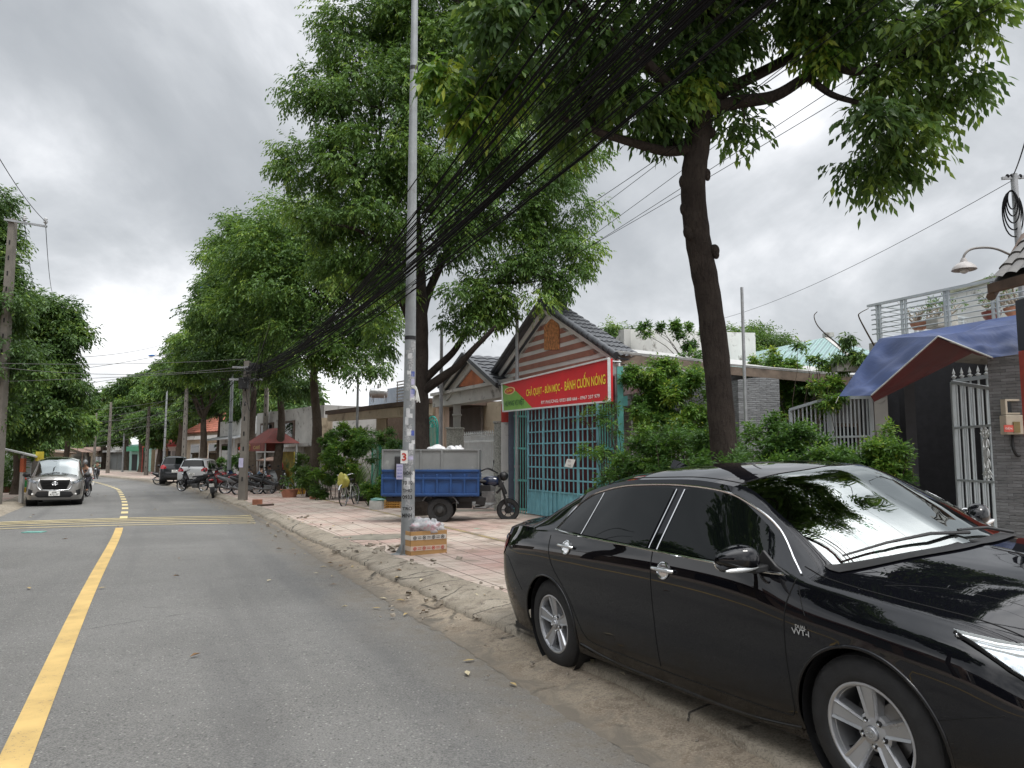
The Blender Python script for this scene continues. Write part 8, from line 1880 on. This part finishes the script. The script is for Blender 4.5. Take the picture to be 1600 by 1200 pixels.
# left side of the street
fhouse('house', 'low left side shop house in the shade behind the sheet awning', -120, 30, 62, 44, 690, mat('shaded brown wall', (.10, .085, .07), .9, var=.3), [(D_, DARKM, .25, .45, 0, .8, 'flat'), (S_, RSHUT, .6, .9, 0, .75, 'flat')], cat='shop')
fhouse('house', 'far left pale house with an earthy tiled roof beyond the silver minivan', 60, 60, 112, 84, 708, BEIGE, [('roof', mat('earthy brown roof', (.20, .15, .11), .85, var=.3), 0, 1, 1.0, 1.25, 'hip'), (D_, DARKM, .3, .5, 0, .7, 'flat')])
fhouse('house', 'far left low house closing the view beside the distant rider', 108, 95, 140, 125, 704, WHITEW, [('roof', RUSTY, 0, 1, .9, 1.1, 'awn'), (S_, RSHUT, .2, .7, 0, .7, 'flat')])
root = thing('sheet_awning', 'sloping metal sheet awning on a pale post above the left pavement plants', 'awning', P(36, 760, 27)); b = MB(); b.slab([P(6, 701, 27), P(58, 713, 27.5), P(62, 712, 31), P(8, 700, 31)], .05); b.build('sheet', mat('pale roof sheet', (.42, .43, .42), .5, var=.15), root)
b = MB(); q = P(37, 712, 27.5); b.beam((q.x, q.y, q.z), (q.x, q.y, gz(q.x, q.y)), .12); b.m = 1; b.box((q.x, q.y, q.z-.35), (.14, .14, .5)); b.build('post', [GREYW, mat('orange red painted band', (.42, .10, .04), .7)], root)
b = MB(); q = P(62, 713, 28.5); b.box(q, (.28, .06, .36)); b.build('sign', mat('yellow sign', (.62, .50, .05), .6), None, 'small yellow sign at the end of the left sheet awning', 'sign')
c = G(25, 768); c2 = Vector((c.x, c.y+.6, c.z)); root = thing('crate', 'green crate with red flowers on top beside the pale awning post', 'crate', c2); b = MB(); b.box((c2.x, c2.y, c2.z+.25), (.42, .36, .48)); b.build('box', mat('green plastic crate', (.03, .22, .06), .5, var=.2), root, bevel=.01); b = MB()
for k in range(14): b.ell((c2.x+rnd.uniform(-.2, .2), c2.y+rnd.uniform(-.15, .15), c2.z+.53+rnd.uniform(0, .1)), (.04, .04, .03), 8, 5)
b.build('flower', mat('red flowers', (.45, .05, .03), .7), root, smooth=60)
b = MB(); q = G(37, 770); b.box((q.x, q.y+.3, q.z+.11), (.26, .26, .22)); b.box((q.x, q.y+.3, q.z+.225), (.29, .29, .02)); b.build('crate', mat('yellow plastic crate', (.62, .42, .05), .5, var=.1), None, 'small yellow box on the left pavement beside the minivan wheel', 'box', bevel=.008)
for i, (px, py, hh, lb, lm) in enumerate(((11, 770, 1.3, 'tall dark green plant in a brown pot under the left awning', LEAFD), (-6, 768, 1.7, 'bright green plant cut by the left picture edge', LEAFY), (28, 748, 1.2, 'dark plant behind the green crate', LEAFD))):
    c = G(px, py); rt = thing('potted_plant', lb, 'potted plant', c, 'plants on the left pavement'); pot(rt, c, .26, .28, mat('brown glazed pot', (.14, .06, .035), .5))
    rs = np.random.default_rng(90+i); n = 260; p = np.array([tuple(c)])+np.c_[rs.normal(0, .24, n), rs.normal(0, .24, n), .3+rs.uniform(0, hh, n)]; leaves_mesh('foliage', lm, rt, p, rs.normal(0, 1, (n, 3)), rs, K=6, L=.16, Wd=.05, droop=.4, rach=.2, hang=.4)
# roadside kiosk with red awning
K0 = ((-14.2, 39), (-9.9, 33.5)); KP = lambda px, py, s=0: PL(px, py, *shift(*K0, s))
root = thing('kiosk', 'small drinks kiosk with a faded red hipped awning and yellow poster wall', 'kiosk', KP(430, 760)); a, c = KP(397, 700), KP(427, 700); z0 = gz(a.x, a.y); zt = KP(430, 692).z; zr = KP(432, 668).z
b = MB(); nn = Vector((.905, .425, 0)); d = nn*1.6; A_, B_ = Vector((a.x, a.y, zt)), Vector((c.x, c.y, zt)); A_ -= nn*.4; B_ -= nn*.4
r0, r1 = A_.lerp(B_, .3)+d*.5+Vector((0, 0, zr-zt)), A_.lerp(B_, .7)+d*.5+Vector((0, 0, zr-zt))
for pl_ in ([A_, B_, r1, r0], [B_, B_+d, r1], [A_+d, A_, r0], [B_+d, A_+d, r0, r1]): b.slab(pl_, .02)
b.build('awning', REDAW, root); b = MB(); hv = Vector((0, 0, .38)); b.slab([A_, B_, B_-hv, A_-hv], .015); b.slab([A_+d, A_, A_-hv, A_+d-hv], .015); b.build('valance', REDAW, root)
b = MB(); cc = A_.lerp(B_, .22)-hv*.5-nn*.02; b.tube([cc+(B_-A_).normalized()*.13*math.cos(t)+Vector((0, 0, .13*math.sin(t))) for t in np.linspace(0, 6.283, 17)], .02, 5, False); text_mesh(b, 'CAFÉ', A_.lerp(B_, .62)-hv*.5-nn*.02, B_-A_, (0, 0, 1), .2, .9, bold=.02); b.build('lettering', mat('dull gold lettering', (.50, .35, .12), .6), root)
for u, v in ((0.05, .05), (.95, .05), (.05, .95), (.95, .95)): b = MB(); q = A_.lerp(B_, u)+d*v; b.beam((q.x, q.y, z0), (q.x, q.y, zt), .06); b.build('post', WPAINT, root)
b = MB(); p0, p1 = A_.lerp(B_, .1)+d, A_.lerp(B_, .75)+d; b.slab([(p0.x, p0.y, z0), (p1.x, p1.y, z0), (p1.x, p1.y, zt-.4), (p0.x, p0.y, zt-.4)], .05); b.build('back_panel', mat('yellow poster wall', (.48, .38, .06), .7, var=.35, scale=2, dirt=((.08, .22, .06), 1.6, .55)), root)
b = MB(); q = A_.lerp(B_, .3)+d*.9; b.tube([q+Vector((0, 0, -1.2))+(B_-A_).normalized()*.2*math.cos(t)+Vector((0, 0, .26*math.sin(t))) for t in np.linspace(0, 6.283, 17)], .05, 6, False); b.build('red_ring', MATS['badge red'], root)
b = MB(); q0, q1 = A_.lerp(B_, .15)+d*.7, A_.lerp(B_, .6)+d*.7; b.beam((q0.x, q0.y, z0+.5), (q1.x, q1.y, z0+.5), .5, 1.0); b.build('counter', mat('dark counter', (.08, .07, .06), .6, var=.3), root)
# small pavement things
c = G(586, 798); root = thing('foam_box', 'white polystyrene box with a teal lid bag at the tail of the cargo tricycle', 'box', c); b = MB(); b.box((c.x, c.y+.2, c.z+.14), (.36, .30, .27)); b.build('box', mat('dirty polystyrene', (.62, .63, .60), .7, var=.1, dirt=((.35, .33, .28), 6, .6)), root, bevel=.012); b = MB(); crumple(b, (c.x+.03, c.y+.2, c.z+.30), (.17, .13, .05), 6, 20, 12, .3, 1); b.build('lid_bag', mat('teal plastic bag', (.14, .32, .27), .4, var=.2), root, smooth=60)
for i, px in enumerate((606, 617)):
    c = G(px, 796); b = MB(); w, h_, dd = .24, .24, .28; o = Vector((c.x, c.y+.25, c.z)); b.m = 0
    for s in (-1, 1): 
        for k in range(4): b.box(o+Vector((s*w/2, 0, .04+k*.065)), (.012, dd, .035)); b.box(o+Vector((0, s*dd/2, .04+k*.065)), (w, .012, .035))
        for k in range(4): b.box(o+Vector((-w/2+w*k/3, s*dd/2, h_/2)), (.016, .014, h_))
    b.box(o+Vector((0, 0, .02)), (w, dd, .02)); b.build('crate', mat('orange bottle crate', (.50, .26, .05), .5, var=.2, scale=8), None, ['orange bottle crate left of the lamp post, nearer the foam box', 'orange bottle crate under the tricycle tail, nearer the lamp post'][i], 'crate', 'orange crates behind the tricycle')
    for k in range(6):
        bt = MB(); bt.lathe([(.03, 0), (.032, .15), (.012, .20), (.012, .25), (0, .25)], 8, Matrix.Translation(o+Vector((-.07+.07*(k % 3), -.06+.12*(k//3), .03))))
        bt.build('bottle', mat('amber glass', (.30, .14, .03), .2, var=.2), None, ['amber bottle standing in the crate nearer the foam box', 'amber bottle standing in the crate nearer the lamp post'][i], 'bottle', ['bottles in the crate by the foam box', 'bottles in the crate by the lamp post'][i], smooth=40)
def slab_obj(name, label, px, py, d, m, rot=0, cat=None): c = G(px, py); b = MB(); b.box((c.x, c.y, c.z+d[2]/2), d, (0, 0, rot)); return b.build(name, m, None, label, cat or name, bevel=.012)
BRK = mat('red brick', (.36, .15, .09), .9, var=.25, scale=6, bump=.4)
slab_obj('brick', 'single red brick standing right of the square concrete pole', 402, 791, (.30, .16, .22), BRK, .2)
slab_obj('brick', 'pale red brick at the foot of the leaning tree near the striped pot', 490, 781, (.26, .2, .12), BRK, .5)
slab_obj('timber_offcut', 'dark broken timber lying on the pavement edge right of the brick', 415, 792, (.55, .12, .09), WOODD, .9, 'timber')
slab_obj('mat', 'flat teal cloth lying in the road beyond the rumble strips', 53, 832, (.42, .26, .02), mat('teal cloth', (.13, .30, .26), .8, var=.3), .1, 'cloth')
c = G(743, 828); b = MB(); crumple(b, (c.x, c.y, c.z+.015), (.17, .09, .018), 12, 24, 10, .3, .6); b.build('plastic_bag', mat('flat green bag', (.12, .36, .26), .5, var=.3), None, 'flattened green bag lying on the tiles between the tricycle and the sedan', 'bag', smooth=60)
b = MB(); q = [P(378, 710, 46), P(384, 700, 46), P(381, 692, 46), P(372, 700, 46)]; b.slab(q, .02); b.build('flag', mat('red cloth', (.50, .03, .02), .7), None, 'small red flag hanging among the bushes behind the motorbikes', 'flag')

# ------------------------------------------------------------ poles and wires
CPOLE = mat('utility pole concrete', (.17, .155, .135), .9, var=.2, scale=2, dirt=((.12, .11, .09), 4, .6), bump=.3)
def util_pole(label, x, y, h, w0=.30, w1=.17, arms=(), dark=False):
    z0 = gz(x, y); root = thing('utility_pole', label, 'utility pole', (x, y, z0)); b = MB()
    V = []
    for w, z in ((w0, -.1), (w1, h)):
        V += [(x-w/2, y-w/2, z0+z), (x+w/2, y-w/2, z0+z), (x+w/2, y+w/2, z0+z), (x-w/2, y+w/2, z0+z)]
    b.add(V, [(0, 3, 2, 1), (4, 5, 6, 7), (0, 1, 5, 4), (1, 2, 6, 5), (2, 3, 7, 6), (3, 0, 4, 7)]); b.m = 1
    for k in range(int((h-1)/.55)): z = z0+.8+k*.55; w = w0+(w1-w0)*(z-z0)/h; b.box((x, y-w/2-.001, z), (.05, .012, .16)); b.box((x-w/2-.001, y, z), (.012, .05, .16))
    b.build('pole', [CPOLE, DARKM], root)
    for z, L in arms: b = MB(); b.beam((x-L, y-.12, z0+z), (x+L, y-.12, z0+z), .07, .07); b.build('crossarm', STEEL, root)
    return root, z0
up_x, up_y = P(382, 700, 27.5).x, 27.5
up1, uz = util_pole('square concrete pole beside the motorbikes where all the black cables gather', up_x, up_y, 5.15, .27, .19, ((4.45, .6), (4.9, .5)))
b = MB(); b.box((up_x-.02, up_y-.26, uz+4.3), (.32, .2, .42)); b.box((up_x+.3, up_y-.2, uz+4.9), (.26, .18, .3)); b.build('junction_box', PLASTIC, up1, bevel=.01)
b = MB(); q = P(376.5, 723, 27.2); b.box(q, (.16, .02, .34)); b.build('notice', STK[2], up1)
for lb, px, Y, h in (('concrete pole with stickers beyond the white car, left of the crooked limbed tree', 288, 54, 7.8), ('far concrete pole by the bamboo fence', 230, 72, 8), ('far mossy concrete pole at the bend', 170, 84, 8), ('farthest pale pole at the end of the street', 148, 104, 8), ('pale pole near the kiosk, behind the bushes', 414, 44, 7.5)):
    x = P(px, 700, Y).x; util_pole(lb, x, Y, h)
lx, ly = P(-3, 700, 25.5).x, 25.5
lp, lz = util_pole('pale concrete power pole at the left picture edge with a steel crossarm', lx, ly, 9.9, .32, .2)
za = P(40, 351, 25.5).z; b = MB(); b.beam((lx-.2, ly-.14, P(3, 345, 25.5).z), P(73, 354, 25.36), .07, .07); b.build('crossarm', STEEL, lp)
for px, py in ((38, 348), (71, 352)):
    q = P(px, py, 25.36); b = MB(); b.lathe([(.02, -.02), (.05, .03), (.075, .05), (.05, .09), (.07, .11), (.045, .15), (.06, .17), (.03, .22), (0, .23)], 14, Matrix.Translation(q+Vector((0, 0, .05)))); b.build('insulator', mat('grey porcelain', (.38, .39, .40), .3), lp, smooth=40)
def wire(p0, p1, sag, r, m, label, group, n=28, name='cable', seg=5, wob=0.):
    p0 = Vector(p0); p1 = Vector(p1); pts = []
    for i in range(n+1):
        t = i/n; q = p0.lerp(p1, t); q.z -= 4*sag*t*(1-t)
        if wob: q += Vector((math.sin(t*17+sag*90), math.cos(t*13+sag*50), math.sin(t*11+r*9000)))*wob*math.sin(math.pi*t)
        pts.append(q)
    b = MB(); b.tube(pts, r, seg); return b.build(name, m, None, label, name, group, smooth=70)
WB = mat('black cable', (.006, .006, .007), .8, var=0, spec=.15); WG = mat('grey cable', (.09, .09, .09), .7, var=0)
rr = random.Random(77)
A0 = Vector((up_x, up_y-.15, 0))
SUBB = [(0.0, 9), (.24, 8), (.48, 8), (.76, 10), (1.02, 9)]
for c_, n_ in SUBB:   # main bundle: five twisted strands of many cables
    A_c = Vector((up_x+rr.uniform(-.1, .1), up_y-.2, uz+4.55+.10*c_)); B_c = Vector((3.0+2.2*c_, -1.2*c_, 5.55+.45*c_)); s_c = .90+.1*c_
    for _ in range(n_):
        A = A_c+Vector((rr.uniform(-.15, .15), 0, rr.uniform(-.22, .30))); B = B_c+Vector((rr.gauss(0, .24), rr.uniform(-.1, .1), rr.gauss(0, .17)))
        wire(A, B, s_c+rr.gauss(0, .07), rr.choice([.004, .005, .006, .008, .011]), WB, 'black cable in the thick bundle sweeping up from the square concrete pole over the pavement', 'cables of the thick overhead bundle', 36, wob=.02)
for k, (xa, ya, xb, yb) in enumerate(((740, 500, 1285, 92), (745, 492, 1262, 150), (720, 480, 1180, 120), (700, 505, 1300, 140), (720, 440, 1060, 200))):   # thin service lines rising past the near trunk
    p0 = P(xa, ya, 21); p1 = P(xb, yb, 8.3); wire(p0, p0+(p1-p0)*1.5, .10+.03*k, .0045, WB, ['topmost thin service line rising from the tall tree to the near crown', 'second thin service line rising from the tall tree past the near trunk', 'thin service line crossing the pale sky close under the crown', 'lowest thin service line passing behind the near trunk', 'short looking thin line between the tall tree and the near crown'][k], 'thin service lines beside the near trunk', 30)
for k in range(16):   # slack loops hanging at the concrete pole
    L = rr.uniform(2.5, 9); A = Vector((up_x+rr.uniform(-.2, .3), up_y-.2, uz+rr.uniform(4.1, 5.1))); B = A+Vector((.47*L, -L, rr.uniform(.1, .9)))
    wire(A, B, rr.uniform(.35, 1.25), rr.choice([.006, .008, .010]), WB if k % 3 else WG, 'slack cable looping down near the square concrete pole', 'slack cable loops', 22)
# wires on along the kerb and across the street
nodes = {'b': (P(288, 700, 54).x, 54.), 'c': (P(230, 700, 72).x, 72.), 'd': (P(170, 700, 84).x, 84.), 'e': (P(148, 700, 104).x, 104.), 'a': (up_x, up_y)}
for a, c in (('a', 'b'), ('b', 'c'), ('c', 'd'), ('d', 'e')):
    for k in range(7):
        q0, q1 = nodes[a], nodes[c]; zz0 = gz(*q0)+4.6+.2*k; zz1 = gz(*q1)+4.9+.25*k
        wire((q0[0]+rr.uniform(-.2, .2), q0[1], zz0), (q1[0]+rr.uniform(-.2, .2), q1[1], zz1), .7+rr.uniform(-.2, .4), .012 if a != 'a' else .009, WB, 'dark cable strung from pole to pole along the right kerb beyond the motorbikes', 'kerb cables beyond the motorbikes', 16)
for (x0, y0, Ya, x1, y1, Yb, s) in ((-60, 566, 24, 385, 561, 27.3, .12), (-60, 566, 24, 385, 572, 27.3, .35), (-60, 598, 25, 385, 578, 27.3, .05), (-40, 590, 40, 300, 545, 45, .3), (-40, 610, 45, 330, 560, 45, .5), (60, 640, 60, 288, 620, 54, .4), (60, 650, 62, 288, 625, 54, .6), (80, 655, 70, 288, 640, 54, .5), (90, 668, 75, 290, 650, 54, .7), (95, 690, 80, 231, 655, 72, .5), (100, 697, 85, 231, 665, 72, .6), (100, 680, 80, 262, 640, 64, .5), (100, 676, 90, 290, 612, 54, .4), (60, 560, 33, 262, 536, 60, .3), (110, 700, 95, 231, 675, 72, .5)):
    wire(P(x0, y0, Ya), P(x1, y1, Yb), s, .0085 if Ya < 30 else .014, WG, 'thin grey wire crossing the street between the left and right poles', 'wires crossing the street', 20, 'wire')
for px, py, tx, ty, bx_, by_ in ((38, 345, -60, 190, 60, 470), (71, 346, -40, 178, 83, 460)):
    wire(P(px, py, 25.3), P(tx, ty, 14), .2, .010, WB, 'power line running from the left crossarm toward the camera', 'power lines on the left crossarm', 14, 'wire')
    wire(P(px, py, 25.4), P(bx_, by_, 45), .5, .012, WB, 'power line running from the left crossarm away down the street', 'power lines on the left crossarm', 14, 'wire')
# pole and service coils at the right edge
Y = 13.2; q0, q1 = P(1592, 385, Y), P(1584, 272, Y); root = thing('service_mast', 'thin steel service mast with coiled black cable above the tiled canopy', 'mast', q0)
b = MB(); b.tube([q0-Vector((0, 0, 1.2)), q0, q1], .06, 10); b.beam(q1+Vector((-.22, 0, -.08)), q1+Vector((.3, 0, -.05)), .05); b.build('mast', STEEL, root, smooth=60)
b = MB()
for k in range(5): r_ = .14+.05*k; c = P(1581+1.5*k, 312+5*k, Y-.1); b.tube([c+Vector((r_*.55*math.cos(t), .02*k, r_*1.25*math.sin(t))) for t in np.linspace(0, 6.283, 25)], .012, 6, False)
for px in (1574, 1580, 1586, 1594): c = P(px, 276, Y); b.ell(c, (.035, .035, .05), 8, 6)
b.build('cable_coil', WB, root, smooth=60)
wire(q1, P(1610, 190, 9), .05, .010, WB, 'twisted cable rising from the service mast out of the picture', 'service mast cables', 10)
wire(q1+Vector((0, 0, -.1)), P(1120, 500, 30), .3, .006, WB, 'thin service wire running back from the mast over the teal roof', None, 16)
# foliage and low walls closing the view behind the far trees
for lb, bl, n, sd in (('distant garden greenery behind the far right houses', [pb(300, 640, 95, 34, 16), pb(350, 630, 85, 34, 20), pb(400, 620, 75, 40, 24), pb(450, 630, 62, 36, 22)], 3600, 101), ('distant greenery behind the far left houses', [pb(60, 690, 100, 36, 16), pb(100, 690, 130, 26, 14), pb(20, 690, 80, 40, 18), pb(140, 690, 150, 26, 14)], 3000, 102)):
    rs = np.random.default_rng(sd); p, o, t = crown_points(bl, rs, n, 1.1); o_ = leaves_mesh('distant_greenery', LEAFD, None, p, o, rs, K=5, L=.6, Wd=.26, tintc=t, rach=.7); tag(o_, lb, None, None, 'stuff')

def across(label, y0, y1, m, parts, h=3.6):
    a = road_pt(-14.6, y0); c = road_pt(-14.6, y1); z0 = a.z-.3; root = thing('house', label, 'house', (a+c)/2); n = Vector((c.y-a.y, a.x-c.x, 0)).normalized()
    if n.x < 0: n = -n
    b = MB(); back = -n*5
    b.add([(a.x, a.y, z0), (c.x, c.y, z0), (c.x+back.x, c.y+back.y, z0), (a.x+back.x, a.y+back.y, z0), (a.x, a.y, z0+h), (c.x, c.y, z0+h), (c.x+back.x, c.y+back.y, z0+h), (a.x+back.x, a.y+back.y, z0+h)], [(0, 3, 2, 1), (4, 5, 6, 7), (0, 1, 5, 4), (1, 2, 6, 5), (2, 3, 7, 6), (3, 0, 4, 7)]); b.build('wall', m, root)
    def bx_(b, u0, u1, v0, v1, d, o=0.): p = a.lerp(c, (u0+u1)/2)+n*(o+d/2); b.box((p.x, p.y, z0+.3+(v0+v1)/2), ((c-a).length*(u1-u0), d, v1-v0), Matrix.Rotation(math.atan2(c.y-a.y, c.x-a.x), 3, 'Z'))
    for nm, mt, u0, u1, v0, v1, d in parts: b = MB(); bx_(b, u0, u1, v0, v1, d); b.build(nm, mt, root)
    return root
across('brown shop house across the road beside the camera', -16, -6, BEIGE, [(D_, DARKM, .1, .35, 0, 2.4, .04), (S_, RSHUT, .45, .9, 0, 2.6, .05), ('awning', RUSTY, 0, 1, 2.8, 2.9, 1.6)])
across('grey house with a dark open front across the road from the sedan', -5.5, 4, GREYW, [(D_, DARKM, .08, .92, 0, 2.7, .04), ('awning', STEEL, 0, 1, 2.85, 2.95, 1.8)])
across('cream house with two shutters across the road from the sedan', 4.5, 14, PEACH, [(S_, RSHUT, .06, .46, 0, 2.6, .05), (S_, RSHUT, .54, .94, 0, 2.6, .05), ('awning', REDAW, .3, 1, 2.8, 2.9, 1.7)], 4.2)
across('low brown house across the road just outside the left picture edge', 14.5, 24, mat('left brown render', (.20, .15, .11), .9, var=.25), [(D_, DARKM, .2, .45, 0, 2.3, .04), (W_, WOODD, .6, .85, 1, 2.2, .05), ('awning', RUSTY, 0, 1, 2.7, 2.8, 1.5)], 3.3)
